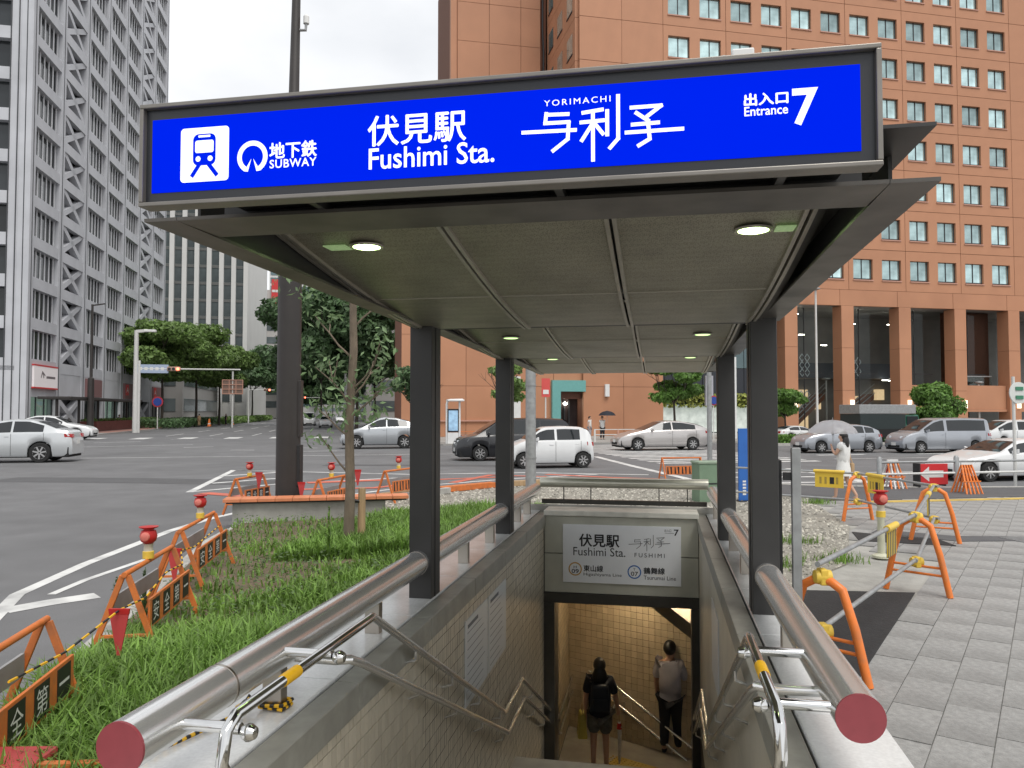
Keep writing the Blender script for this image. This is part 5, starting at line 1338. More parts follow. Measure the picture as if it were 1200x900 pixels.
tree('roadside_tree', 'thin small tree behind the white sign left of the second column', GW(10.6, 52), 5.6, 2.4, 1.7, M_leaf1, rt, 1600, .2, None, nblob=12, tr=.07, squash=.5)
tree('roadside_tree', 'thin dull tree beside the near left column on the far pavement', GW(4.3, 54), 5.2, 2.2, 1.9, M_leaf2, rt, 1800, .2, None, nblob=12, tr=.07, squash=.5)
tree('roadside_tree', 'small green tree right of the near right column', GW(31.6, 52), 3.8, 1.6, 1.9, M_leaf3, rt, 3000, .18, None, nblob=14, tr=.08, squash=.5)
tree('round_shrub', 'dense round green shrub behind the silver van', GW(38.4, 44.5), 3.5, .5, 2.1, M_leaf3, rt, 9000, .16, None, nblob=26, tr=.09, squash=.85)
# hedges and planting strips
def hedge(name, label, u0, u1, v0, v1, z0, z1, m, n, leaf, rng):
    t = gthing(name, label, 'hedge', ((u0 + u1) / 2, (v0 + v1) / 2, z0)); mb = MB()
    for _ in range(n):
        p = Vector((rng.uniform(u0, u1), rng.uniform(v0, v1), z0 + (z1 - z0) * rng.random() ** .6 * (.8 + .3 * mnoise.noise(Vector((rng.uniform(0, 1), u0, v0))))))
        nr = Vector((rng.uniform(-1, 1), rng.uniform(-1, 1), rng.uniform(0, 1))).normalized(); a = nr.orthogonal().normalized() * leaf * rng.uniform(.6, 1.3); b = nr.cross(a) * .6
        mb.quad(p - a, p + b, p + a, p - b)
    mb.build('foliage', m, t, recalc=False)
    tk_ = MB()
    for k in range(8): x = u0 + (u1 - u0) * (k + .5) / 8; tk_.tube([(x, (v0 + v1) / 2, z0 - .02), (x, (v0 + v1) / 2, z0 + (z1 - z0) * .6)], .03, 5)
    tk_.build('stems', M_barkd, t); return t
hedge('clipped_hedge', 'clipped hedge on top of the brick planter by the tower', TU + 1.7, TU + 3.1, TV0 + 8, TV0 + 34, 1.0, 1.25, M_leaf1, 5000, .12, rt)
hedge('low_shrubs', 'low shrubs under the left street trees', -25, -20.5, 96, 128, 0, 1.3, M_leaf2, 6000, .2, rt)
hedge('low_shrubs', 'long low planting along the left side of the far avenue', -21.5, -18.5, 128, 190, 0, 1.3, M_leaf1, 7000, .25, rt)
hedge('grass_strip', 'strip of tall green grass before the white far car', 26, 31.5, 43.2, 44.4, -.12, .65, M_leaf3, 6000, .1, rt)
hedge('low_shrubs', 'thin low shrubs before the grey truck', 31.5, 38, 43.2, 44.2, -.12, .5, M_leaf2, 2500, .12, rt)
struct('median_kerb', MB().box(24, 46, 42.9, 44.8, -.3, .03), M_kerb, rotz=-GA)

# sapling with stake in the planting bed
sp = gp(408, 642); rs = random.Random(3)
sap = thing('sapling', 'slender young tree with pale bark growing in the grass bed', 'tree', sp)
mb = MB(); tp_ = [(0, 0, -.05), (.02, .02, .9), (-.01, .05, 1.8), (.06, .0, 2.9), (.03, .05, 3.8), (.1, .1, 5.2)]
mb.tube(tp_, [.085, .07, .065, .058, .05, .02], 10)
tips = []
for z, dx, dy, L in ((1.6, -.7, .1, .7), (1.9, .7, -.2, .8), (2.05, -.5, -.3, .8), (2.2, .4, .4, .7), (2.3, .5, -.4, .9), (2.8, -.6, .2, .8), (3.2, .6, .1, .9), (3.6, -.6, -.2, 1.1), (3.9, .3, .5, 1.0), (4.3, -.5, .3, 1.2), (4.5, .6, -.3, 1.1), (1.05, -.55, .1, .7)):
    limb(mb, Vector((.02, .03, z)), Vector((dx, dy, .55)).normalized(), L * .6, .018, 1, rs, tips)
mb.build('trunk', M_bark, sap, smooth=True)
bl = [(t_.x, t_.y, t_.z, .24, .24, .17) for t_ in tips]
for k in range(20): bl.append((rs.uniform(-.3, .55), rs.uniform(-.3, .3), rs.uniform(1.75, 2.6), .2, .2, .16))
for k in range(9): bl.append((rs.uniform(-1.1, .3), rs.uniform(-.5, .4), rs.uniform(3.6, 4.9), .26, .26, .16))
crown('crown', sap, bl, 700, .065, M_leaf4, rs, .4, .3)
stk = thing('timber_stake', 'short timber stake supporting the sapling', 'stake', gp(423, 640))
MB().tube([(0, 0, -.2), (.01, 0, .86)], [.06, .055], 9).build('stake_post', M_stake, stk)
MB().tube([(0, -.02, .66), (-.12, -.04, .68), (-.2, -.03, .66)], .028, 6).build('stake_tie', M_black, stk)
# grass
def in_bed(p): 
    g1 = inv(GA, p); s1 = inv(SA, p); return g1[0] > -2.0 and s1[0] < -2.0 and g1[1] < 14.5 and s1[1] < 14.3
rg = random.Random(21)
def blade(mb, p, h, w, lean, az):
    d = Vector((math.cos(az), math.sin(az), 0)); sd_ = Vector((-d.y, d.x, 0)) * w
    a = p; b = p + d * lean * h * .3 + Vector((0, 0, h * .55)); c = p + d * lean * h + Vector((0, 0, h * (1 - .35 * lean)))
    i = len(mb.v); mb.v += [tuple(a - sd_), tuple(a + sd_), tuple(b + sd_ * .8), tuple(b - sd_ * .8), tuple(c)]
    mb.f += [(i, i + 1, i + 2, i + 3), (i + 3, i + 2, i + 4)]
gr = MB(); wd = MB(); cnt = 0; tries = 0
while cnt < 66000 and tries < 500000:
    tries += 1
    y = 1.6 + 13.6 * rg.random() ** 1.45; x = rg.uniform(-6, .6); p = Vector((x, y, .03))
    if not in_bed(p): continue
    s1 = inv(SA, p); g1 = inv(GA, p)
    nz = mnoise.noise(Vector((x * .55, y * .4, 0))) * .5 + mnoise.noise(Vector((x * 1.6, y * 1.6, 3))) * .3
    # lush by the wall, near the camera and round the sapling; thin in the middle by the kerb
    lush = -.05 + .95 * max(0, 1 - (-2.0 - s1[0]) / 2.2) + .9 * max(0, 1 - max(0, y - 5.4) / 1.8) + nz * .55
    if g1[1] > 10.5 and s1[0] > -5.0: lush += .7
    lush = min(1, max(.0, lush))
    if rg.random() > lush * .95 + .05: 
        continue
    cnt += 1
    h = rg.uniform(.06, .14) + lush * rg.uniform(.05, .3); 
    blade(gr, p, h, rg.uniform(.005, .014) * (1 + .02 * y), rg.uniform(.15, .95), rg.uniform(0, 6.28))
o = gr.build('grass', M_grass, recalc=False); tag(o, 'lush green grass and weeds filling the planting bed left of the stairs', 'grass', kind='stuff')
for _ in range(14000):
    y = 3 + 11.8 * rg.random() ** 1.2; x = rg.uniform(-6, -.6); p = Vector((x, y, .04))
    if not in_bed(p): continue
    nz = mnoise.noise(Vector((x * 1.3, y * 1.3, 9)))
    if nz < -.15: continue
    c = p + Vector((0, 0, rg.uniform(.0, .14))); nr = Vector((rg.uniform(-.7, .7), rg.uniform(-.7, .7), 1)).normalized(); s = rg.uniform(.012, .034); a = nr.orthogonal().normalized(); a.rotate(Matrix.Rotation(rg.uniform(0, 6.28), 3, nr)); b = nr.cross(a) * s * .6; a = a * s
    wd.quad(c - a, c + b, c + a, c - b)
o = wd.build('ground_weeds', M_weed, recalc=False); tag(o, 'dull green low weeds covering the thin middle of the planting bed', 'weeds', kind='stuff')
# tall single weeds
for k, (px, py, h, lab) in enumerate(((385, 660, .75, 'upright leafy weed in front of the sapling'), (135, 742, .5, 'thin seeding weed beside the second barricade'), (168, 735, .55, 'dry thin weed left of the second barricade'))):
    w = thing('tall_weed', lab, 'weed', gp(px, py)); m_ = MB(); m_.tube([(0, 0, 0), (.02, 0, h * .5), (0, .02, h)], [.008, .006, .003], 5); m_.build('stem', M_weed, w)
    l_ = MB()
    for j in range(60):
        z = h * rg.uniform(.1, 1); a = rg.uniform(0, 6.28); blade(l_, Vector((0, 0, z)), .16 * (1.1 - z / h), .012, .9, a)
    l_.build('leaves', M_grass if k == 0 else M_weed, w, recalc=False)
for k, (u, v) in enumerate(((1.5, 10.4), (2.3, 10.9), (3.3, 17.6), (2.0, 12.3))):
    w = thing('weed_tuft', ('nearest grass tuft in the gravel beside the right column', 'grass tuft beside the foot of the second pipe barricade', 'grass tuft at the far edge of the gravel near the walking woman', 'grass tuft in the middle of the right gravel')[k], 'weed', SW(u, v, .01), 0, 'grass tufts in the right gravel')
    l_ = MB()
    for j in range(160): blade(l_, Vector((rg.gauss(0, .16), rg.gauss(0, .12), 0)), rg.uniform(.06, .2), .006, rg.uniform(.2, .9), rg.uniform(0, 6.28))
    l_.build('blades', M_grass, w, recalc=False)['kind'] = 'stuff'

# ================================================================== BARRIERS AND STREET FURNITURE
def warn_lamp(label, loc, sc_=1.0, group='red warning lamps on the barricades'):
    t = thing('warning_lamp', label, 'lamp', loc, 0, group)
    MB().lathe([(.055, 0), (.055, .07), (.05, .075)], (0, 0, 0), 16).build('lamp_base', M_lamp_y, t, smooth=True)
    MB().lathe([(.045, .075), (.042, .13), (.055, .15)], (0, 0, 0), 16).build('lamp_neck', mat('lamp_clear', (.6, .55, .45), .4, var=.1), t, smooth=True)
    MB().lathe([(.04, .15), (.075, .18), (.085, .23), (.07, .285), (.05, .29), (.05, .3), (.09, .315), (.095, .325), (.02, .33)], (0, 0, 0), 18).build('lamp_bowl', M_red, t, smooth=True)
    l = MB().lathe([(.03, -.095), (.045, -.088), (.048, -.07)], (0, 0, .23), 14, axis='y').build('lamp_lens', mat('lamp_lens', (.7, .2, .16), .2, var=.1), t, smooth=True)
    t.scale = (sc_, sc_, sc_); return t
def abarr(label, pA, pB, text=True, H=.68, m=M_orange, group='orange barricades along the kerb', char='安全第一'):
    pA = Vector(pA); pB = Vector(pB); d = pB - pA; L = d.length; c = (pA + pB) / 2
    t = thing('barricade', label, 'barricade', c, math.atan2(d.y, d.x), group); h = L / 2
    for x in (-h + .03, h - .03):
        for s in (-1, 1): MB().bar((x, s * .02, H), (x + (.0), s * .27, 0), .045, .028, (1, 0, 0)).build('leg', m, t, bevel=.004)
        MB().bar((x, -.2, .2), (x, .2, .2), .03, .02).build('leg_tie', m, t)
    MB().tube([(-h, 0, H + .01), (h, 0, H + .01)], .022, 10).build('top_rail', m, t, smooth=True)
    # board hangs on the road-facing and planter-facing legs
    bd = MB().box(-h + .06, h - .06, -.185, -.165, .24, .48).build('board', m, t, bevel=.004)
    n = 4 if text else 5
    for k in range(n):
        x = -h + .06 + (L - .12) * (k + .5) / n; w = (L - .12) / n * .32
        pan = MB().box(x - w, x + w, -.188, -.1852, .262, .458).build('board_square', M_black, bd)
        if text:
            mb = MB(); ch = char[k % len(char)]; text_on(mb, ch, x - w * .75, .285 if ch != '一' else .355, .15 if ch != '一' else .018, -.1886, w * 1.5); mb.build('lettering', M_plate, pan, recalc=False)
        else:
            mb = MB(); mb.quad((x - w * .3, -.1886, .265), (x + w * .5, -.1886, .265), (x + w * .2, -.1886, .455), (x - w * .6, -.1886, .455)); mb.build('chevron', m, pan, recalc=False)
    MB().box(-h + .06, h - .06, .1, .12, .36, .5).build('rear_board', mat('board_back_grey', (.3, .3, .3), .6, var=.15), t)
    return t
kg = 'orange barricades along the kerb'
b0 = abarr('nearest orange barricade with character squares at the left picture edge', GW(-1.93, 4.05), GW(-1.88, 5.4))
b1 = abarr('second orange barricade along the kerb with a red lamp on top', GW(-1.78, 6.7), GW(-1.7, 8.0))
b2 = abarr('third orange barricade along the kerb near the concrete wall end', GW(-1.84, 9.0), GW(-1.75, 10.6))
b3 = abarr('orange barricade standing left of the dark pole on the corner', gp(275, 604), gp(308, 596), True)
b4 = abarr('orange barricade between the dark pole and the sapling', gp(372, 606), gp(404, 597), False)
b5 = abarr('orange barricade just left of the near left column', gp(450, 590), gp(487, 583), False)
b6 = abarr('far orange barricade seen under the canopy left of the second right column', gp(775, 566), gp(822, 565), False)
for (p, lab) in ((GW(-1.92, 4.45), 'red lamp on the nearest barricade at the left edge'), (GW(-1.745, 7.3), 'red lamp on the second barricade'), (GW(-1.79, 9.9), 'red lamp on the third barricade'),
                 (gp(292, 600), 'red lamp on the barricade left of the dark pole'), (gp(388, 601), 'red lamp on the barricade between pole and sapling'), (gp(467, 586), 'red lamp on the barricade left of the near column')):
    warn_lamp(lab, (p[0], p[1], .712), .85)
# striped rope and red pennants slung between barricades
def pennant(label, p):
    t = thing('pennant', label, 'pennant', p, 0, 'red pennants on the barricade rope')
    MB().hexa([(-.07, -.008, .25), (.07, -.008, .25), (.07, .008, .25), (-.07, .008, .25), (-.075, -.01, .29), (.075, -.01, .29), (.075, .01, .29), (-.075, .01, .29)]).build('hem', M_red, t)
    MB().hexa([(-.012, -.004, -.04), (.012, -.004, -.04), (.012, .004, -.04), (-.012, .004, -.04), (-.068, -.006, .25), (.068, -.006, .25), (.068, .006, .25), (-.068, .006, .25)]).build('cloth', mat('pennant_red', (.5, .05, .05), .7, var=.15), t)
pennant('red pennant hanging between the first and second barricades', GW(-1.62, 6.0, .3)); pennant('red pennant between the second and third barricades', GW(-1.78, 8.5, .3))
pennant('red pennant just right of the corner barricade', Vector((*gp(303, 600)[:2], .5))); pennant('red pennant right of the dark pole foot', Vector((*gp(353, 604)[:2], .35))); pennant('red pennant right of the sapling', Vector((*gp(419, 595)[:2], .5)))
rope = thing('barrier_rope', 'thin black and yellow rope slung along the left barricades', 'rope', GW(-1.9, 7, .5))
prev = None
pts = [GW(-1.78, 4.6, .56), GW(-1.74, 5.3, .5), GW(-1.62, 6.0, .58), GW(-1.62, 6.7, .5), GW(-1.6, 7.3, .58), GW(-1.6, 8.0, .52), GW(-1.72, 8.5, .57), GW(-1.7, 9.1, .5), GW(-1.65, 10.5, .54)]
pr = resample(pts, .09)
for k in range(len(pr) - 1):
    o = MB().tube([pr[k] - GW(-1.9, 7, .5), pr[k + 1] - GW(-1.9, 7, .5)], .008, 5).build('rope_strand', M_black if k % 2 else M_yel, rope)
# corner planter wall with orange capping beam
cwl = gthing('planter_wall', 'low concrete planter wall capped with a long orange steel beam', 'wall', (-.8, 14.7, 0))
MB().box(-2.1, .62, 14.62, 14.86, -.1, .34).build('wall_body', M_conc, cwl)
for k in range(11): MB().box(-2.25 + k * .3, -1.957 + k * .3, 14.5, 14.95, .37, .43).build('beam_segment', mat('beam_orange', (.62, .22, .1), .6, var=.15, scale=8, dirt=.3, dscale=4, dcol=(.3, .12, .07)), cwl, bevel=.006)
MB().box(-2.2, 1.0, 14.56, 14.9, .34, .37).build('beam_shadow_gap', M_black, cwl)
lg = gthing('timber_baulk', 'orange and white timber baulks lying along the curved kerb', 'timber', (1.5, 18.2, .0))
for (a, b, m, w) in (((.7, 17.6), (1.9, 18.7), M_stake, .2), ((2.1, 18.8), (3.6, 19.8), M_orange, .22), ((.9, 17.3), (2.3, 18.6), M_kerb, .14), ((3.8, 19.9), (5.6, 20.4), M_stake, .18)):
    MB().bar((a[0], a[1], .09), (b[0], b[1], .09), w, .14).build('baulk', m, lg, bevel=.01)
# near left orange board and red trough at the bottom edge
ob_ = thing('kerb_board', 'low orange board with a red plastic trough at the bottom left behind the rail end', 'board', (-1.9, 3.85, .03))
MB().bar((-.42, -.02, .12), (.7, .02, .13), .04, .26).build('board', M_orange, ob_, bevel=.004)
MB().hexa([(-1.3, -.3, .0), (-.43, -.1, .0), (-.43, .12, .0), (-1.3, 0, .0), (-1.32, -.36, .3), (-.42, -.14, .26), (-.42, .16, .26), (-1.32, .04, .3)]).build('trough', mat('faded_red', (.45, .06, .06), .5, var=.12), ob_, bevel=.02)
# pipe barricades on the right
def ubar(label, c, ax, H=.80, w=.33):
    t = thing('pipe_barricade', label, 'barricade', c, 0, 'orange pipe barricades on the right pavement'); ax = Vector(ax).normalized() * w
    pts = [(-ax.x, -ax.y, 0), (-ax.x * .72, -ax.y * .72, H * .55), (-ax.x * .45, -ax.y * .45, H * .93), (-ax.x * .2, -ax.y * .2, H), (ax.x * .2, ax.y * .2, H), (ax.x * .45, ax.y * .45, H * .93), (ax.x * .72, ax.y * .72, H * .55), (ax.x, ax.y, 0)]
    MB().tube(pts, .034, 12).build('frame', M_orange2, t, smooth=True)
    for z in (.22, .3): MB().tube([(-ax.x * .88, -ax.y * .88, z), (ax.x * .88, ax.y * .88, z)], .014, 8).build('tie_bar', M_orange2, t, smooth=True)
    for (x, z) in ((0, H + .03), (0, .34)):
        MB().lathe([(.02, -.07), (.05, -.06), (.055, 0), (.05, .06), (.02, .07)], (0, 0, z), 10, axis='x').build('clamp', M_lamp_y, t, smooth=True)
        MB().box(-.03, .03, -.05, .05, z - .06, z + .06).build('clamp_block', M_lamp_y, t, bevel=.01)
    return t
q0, q1, q2, q3, q4 = SW(1.2, 6.2), SW(2.77, 9.23), SW(4.12, 12.85), SW(3.55, 15.1), SW(1.35, 16.3)
ubar('nearest orange pipe barricade beside the right rail end', q0, SW(.5, -.35), .72); ubar('second orange pipe barricade on the paving', q1, SW(.5, -.35)); ubar('third orange pipe barricade standing on the small dark mat', q2, SW(.8, -.25)); ubar('orange pipe barricade in front of the walking woman', q3, SW(.45, .25))
def pipe(label, a, b, z0, z1):
    c = (a + b) / 2; c.z = (z0 + z1) / 2
    t = MB().tube([Vector((a.x, a.y, z0)) - c, Vector((b.x, b.y, z1)) - c], .021, 10).build('barrier_pipe', M_gal, smooth=True); t.location = c
    return tag(t, label, 'pipe', 'grey pipes clamped to the orange barricades')
for nm, a, b in (('between the nearest and second', q0, q1), ('between the second and third', q1, q2), ('between the third and fourth', q2, q3), ('from the fourth towards the right column', q3, q4)):
    e = (b - a).normalized() * .12
    pipe('upper grey pipe ' + nm + ' pipe barricades', a - e, b + e, .86, .86); pipe('lower grey pipe ' + nm + ' pipe barricades', a - e, b + e, .37, .37)
def tagboard(label, p, rz, w, h, striped=False):
    t = thing('hanging_tag', label, 'sign', p, rz)
    MB().box(-w / 2, w / 2, -.006, .006, -h, 0).build('tag_board', mat('tag_yellow', (.72, .5, .05), .5, var=.05), t, bevel=.003)
    MB().tube([(-w / 2 - .02, 0, .02), (w / 2 + .02, 0, .02)], .034, 10).build('tag_sleeve', M_lamp_y, t, smooth=True)
    if striped:
        for k in range(5): MB().hexa([(-w / 2 + k * w / 5, -.009, -h), (-w / 2 + (k + .45) * w / 5, -.009, -h), (-w / 2 + (k + .45) * w / 5, .009, -h), (-w / 2 + k * w / 5, .009, -h), (-w / 2 + (k + .2) * w / 5, -.009, -.02), (-w / 2 + (k + .65) * w / 5, -.009, -.02), (-w / 2 + (k + .65) * w / 5, .009, -.02), (-w / 2 + (k + .2) * w / 5, .009, -.02)]).build('stripe', mat('stripe_grey', (.09, .085, .07), .6, var=.1), t)
    else:
        for k, x in enumerate((-.3, -.12, .1, .28)):
            MB().box(x * w - .02 * (1 + (k == 2)), x * w + .02 * (1 + (k == 2)), -.009, -.0065, -h * .75, -h * .3).build('printed_mark', M_black if k == 2 else mat('faint_ink', (.35, .25, .05), .6, var=0), t)
    return t
dir12 = q1 - q0; tagboard('yellow black striped tag on the first pipe', q0.lerp(q1, .66) + Vector((0, 0, .84)), math.atan2(dir12.y, dir12.x), .36, .26, True)
d23 = q2 - q1; tagboard('striped tag on the second pipe between two barricades', q1.lerp(q2, .62) + Vector((0, 0, .84)), math.atan2(d23.y, d23.x), .36, .26, True)
d34 = q2 - q3; tagboard('yellow printed tag on the pipe right of the walking woman', q3.lerp(q2, .27) + Vector((0, 0, .85)), math.atan2(d34.y, d34.x), .52, .3)
d45 = q3 - q4; tagboard('yellow printed tag on the pipe left of the walking woman', q4.lerp(q3, .80) + Vector((0, 0, .85)), math.atan2(d45.y, d45.x), .52, .28)
warn_lamp('red lamp on the ground stand in the right gravel', SW(2.95, 11.3, .01) + Vector((0, 0, .55)), 1.1)
ws_ = thing('lamp_stand', 'clear plastic stand under the red lamp in the right gravel', 'stand', SW(2.95, 11.3, .01))
MB().lathe([(.12, 0), (.12, .03), (.05, .06), (.045, .5), (.06, .55)], (0, 0, 0), 14).build('stand_body', mat('stand_plastic', (.55, .55, .42), .4, var=.1), ws_, smooth=True)
# board with white arrow, folding stands, guard rail with posts
ar = thing('arrow_board', 'red board with a white left arrow standing by the crossing', 'sign', gp(1093, 570), -GA)
MB().box(-.46, .46, -.02, .02, .05, .6).build('board', mat('board_red', (.6, .025, .03), .45, var=.05), ar, bevel=.006)
MB().quad((-.4, -.022, .33), (-.12, -.022, .53), (-.12, -.022, .42), (.32, -.022, .42), (.32, -.022, .24), (-.12, -.022, .24), (-.12, -.022, .13)).build('arrow', M_plate, ar, recalc=False)
MB().box(-.5, -.46, -.12, .12, 0, .62).build('side_foot', M_black, ar); MB().box(.4, .44, .02, .25, 0, .06).build('rear_foot', M_black, ar)
for lab, px, py in (('bundle of orange folding stands right of the arrow board', 1133, 578), ('folded red and white stand left of the arrow board', 1046, 572)):
    t = thing('folding_stand', lab, 'stand', gp(px, py), -GA)
    for k in range(5):
        x = -.22 + k * .11; MB().bar((x, -.25, 0), (x * .6, 0, .72), .035, .03).build('leg', M_orange2 if k % 2 == 0 or px > 1100 else M_wplain, t); MB().bar((x, .25, 0), (x * .6, 0, .72), .035, .03).build('leg', M_orange2 if px > 1100 else (M_red if k % 2 else M_wplain), t)
    MB().bar((-.25, -.16, .3), (.25, -.16, .3), .03, .03).build('cross_bar', M_orange2, t); MB().bar((-.16, 0, .72), (.16, 0, .72), .05, .05).build('top_bar', M_wplain, t)
gr_ = gthing('guard_rail', 'low steel guard rail with round posts at the right crossing', 'guard rail', (17, 17.45, 0))
for u in (13.3, 15.6, 17.9, 20.2, 22.5): MB().lathe([(.065, -.1), (.065, .78), (.04, .83)], (u, 17.5, 0), 14).build('post', M_gal, gr_, smooth=True)
for z in (.38, .68): MB().tube([(13.3, 17.5, z), (22.5, 17.5, z)], .03, 10).build('rail', M_wpole if z < .5 else M_gal, gr_, smooth=True)
sp_ = thing('sign_post', 'white sign post with a round disc seen from its edge at the right picture edge', 'sign', gp(1190, 568), -GA)
MB().cyl((0, 0, -.05), (0, 0, 2.95), .04, n=12).build('post', M_wpole, sp_, smooth=True)
MB().lathe([(.02, -.02), (.3, -.015), (.3, .015), (.02, .02)], (.12, -.05, 2.5), 24, axis='y').build('disc', mat('disc_pale', (.6, .62, .6), .5, var=.05), sp_)
for z in (2.38, 2.62): MB().box(.0, .24, -.09, -.07, z - .05, z + .05).build('sign_bar', mat('sign_green', (.05, .2, .12), .5, var=0), sp_)
# post and dark board beside the right column
nbp = sthing('notice_board', 'dark framed notice board with steel post right of the near right column', 'notice board', (1.0, 6.25, 0))
MB().box(.99, 1.055, 6.2, 6.27, -.02, 1.72).build('post', M_gal, nbp, bevel=.004)
MB().box(.90, .93, 6.3, 7.4, .5, 1.62).build('board', M_black, nbp, bevel=.004)
for z in (.62, 1.5): MB().box(.93, .99, 6.22, 6.26, z - .03, z + .03).build('bracket', M_black, nbp)
# poles
def pole(name, label, loc, h, r0, r1, m, n=16, cat='pole'):
    t = thing(name, label, cat, loc); MB().tube([(0, 0, -.1), (0, 0, h)], [r0, r1], n).build('pole', m, t, smooth=True); return t
p_ = gp(337, 603)
dp = thing('lamp_column', 'tall dark brown tapered column standing behind the planter wall', 'pole', p_)
MB().tube([(0, 0, -.1), (0, 0, 5.2)], [.235, .225], 20).build('lower_shaft', M_dpole, dp, smooth=True)
MB().tube([(0, 0, 5.2), (0, 0, 5.35), (0.08, 0, 11)], [.225, .13, .075], 18).build('upper_shaft', M_dpole, dp, smooth=True)
MB().box(.19, .26, -.12, .12, .55, 1.35).build('service_door', M_black, dp, bevel=.01); MB().box(.2, .26, -.1, .1, 1.5, 2.6).build('cable_cover', M_dpole, dp, bevel=.01)
MB().tube([(.1, 0, 9.55), (.26, 0, 9.55), (.27, 0, 9.72)], .03, 8).build('sensor_arm', M_gal, dp); MB().lathe([(.06, 0), (.06, .14), (.03, .18)], (.27, 0, 9.68), 10).build('sensor', M_wplain, dp)
gp1 = thing('steel_pole', 'galvanised steel pole just right of the second left column', 'pole', gp(622, 582)); MB().tube([(0, 0, -.1), (0, 0, 9)], [.125, .11], 18).build('pole', M_gal, gp1, smooth=True)
for z in (.9, 2.6): MB().tube([(0, 0, z), (0, 0, z + .03)], .135, 18).build('pole_band', M_gal, gp1, smooth=True)
cp = thing('concrete_pole', 'pale concrete utility pole between the two right columns', 'pole', gp(853, 588)); MB().tube([(0, 0, -.1), (0, 0, 10)], [.1, .09], 16).build('pole', mat('pole_concrete', (.5, .5, .47), .8, var=.15, dirt=.3), cp, smooth=True)
gp2 = thing('steel_pole', 'slim grey pole just left of the second right column', 'pole', gp(832, 560)); MB().tube([(0, 0, -.1), (0, 0, 9)], [.075, .07], 14).build('pole', M_gal, gp2, smooth=True)
bn = thing('banner_stand', 'narrow blue banner board behind the near right column', 'banner', gp(871, 588), -GA)
MB().box(-.11, .11, -.02, .02, .03, 1.62).build('banner', mat('banner_blue', (.02, .12, .42), .5, var=.08), bn, bevel=.004); MB().box(-.15, .15, -.12, .12, 0, .03).build('base', M_black, bn)
mb = MB()
for k in range(5): mb.quad((-.02, -.022, .15 + k * .07), (.06, -.022, .15 + k * .07), (.06, -.022, .19 + k * .07), (-.02, -.022, .19 + k * .07))
mb.build('lettering', M_plate, bn, recalc=False)
gb = thing('utility_box', 'low green utility box left of the second right column', 'box', gp(829, 588), -GA); MB().box(-.28, .28, -.2, .2, -.02, .85).build('cabinet', mat('box_green', (.16, .24, .16), .6, var=.1, dirt=.3), gb, bevel=.01); MB().box(-.3, .3, -.22, .22, .85, .9).build('lid', mat('box_lid', (.25, .32, .24), .6, var=.1), gb, bevel=.01); MB().box(-.27, .27, -.206, -.2, .4, .43).build('seam', M_black, gb)
# street lamps and signals
def street_lamp(label, px, yb, yt, arm, z=0, r=.11, m=M_wpole, group='white street lamps'):
    p = gp(px, yb, z); h = (yb - yt) / FPX * p.y; t = thing('street_lamp', label, 'street lamp', p, -GA, group)
    MB().tube([(0, 0, -.1), (0, 0, h)], [r * 1.3, r], 10).build('pole', m, t, smooth=True)
    if arm: 
        MB().bar((0, 0, h - .1), (arm, 0, h), r * 1.4, r * 1.4).build('arm', m, t)
        MB().box(arm - .3 if arm > 0 else arm - .8, arm + .8 if arm > 0 else arm + .3, -.22, .22, h - .14, h + .1).build('lamp_head', M_wplain, t, bevel=.05)
    else: MB().lathe([(.05, 0), (.42, .12), (.4, .22), (.05, .3)], (0, 0, h), 16).build('lamp_head', M_gal, t, smooth=True)
    return t
street_lamp('white street lamp post beside the grey tower', 158, 506, 387, 1.0, r=.2)
street_lamp('white lamp left of the dark pole in the distance', 292, 494, 435, .9, r=.16)
street_lamp('white lamp post behind the sapling trunk', 405, 500, 383, -1.2, r=.14)
street_lamp('far white lamp right of the dark pole', 376, 490, 448, 1.0, r=.2)
street_lamp('slim tall lamp post before the colonnade', 958, 508, 340, 0, r=.09)
street_lamp('short round headed lamp before the colonnade', 969, 506, 446, 0, r=.07)
street_lamp('round headed lamp behind the silver van', 1148, 506, 450, 0, r=.08)
street_lamp('white lamp post behind the second left column', 581, 510, 420, 0, r=.1)
street_lamp('far lamp over the small layered tree', 741, 506, 441, 0, r=.05)
M_sigr = mat('signal_red', (.8, .05, .03), .4, var=0, emit=4, ecol=(1, .12, .06)); M_sigh = mat('signal_housing', (.42, .27, .2), .5, var=.05)
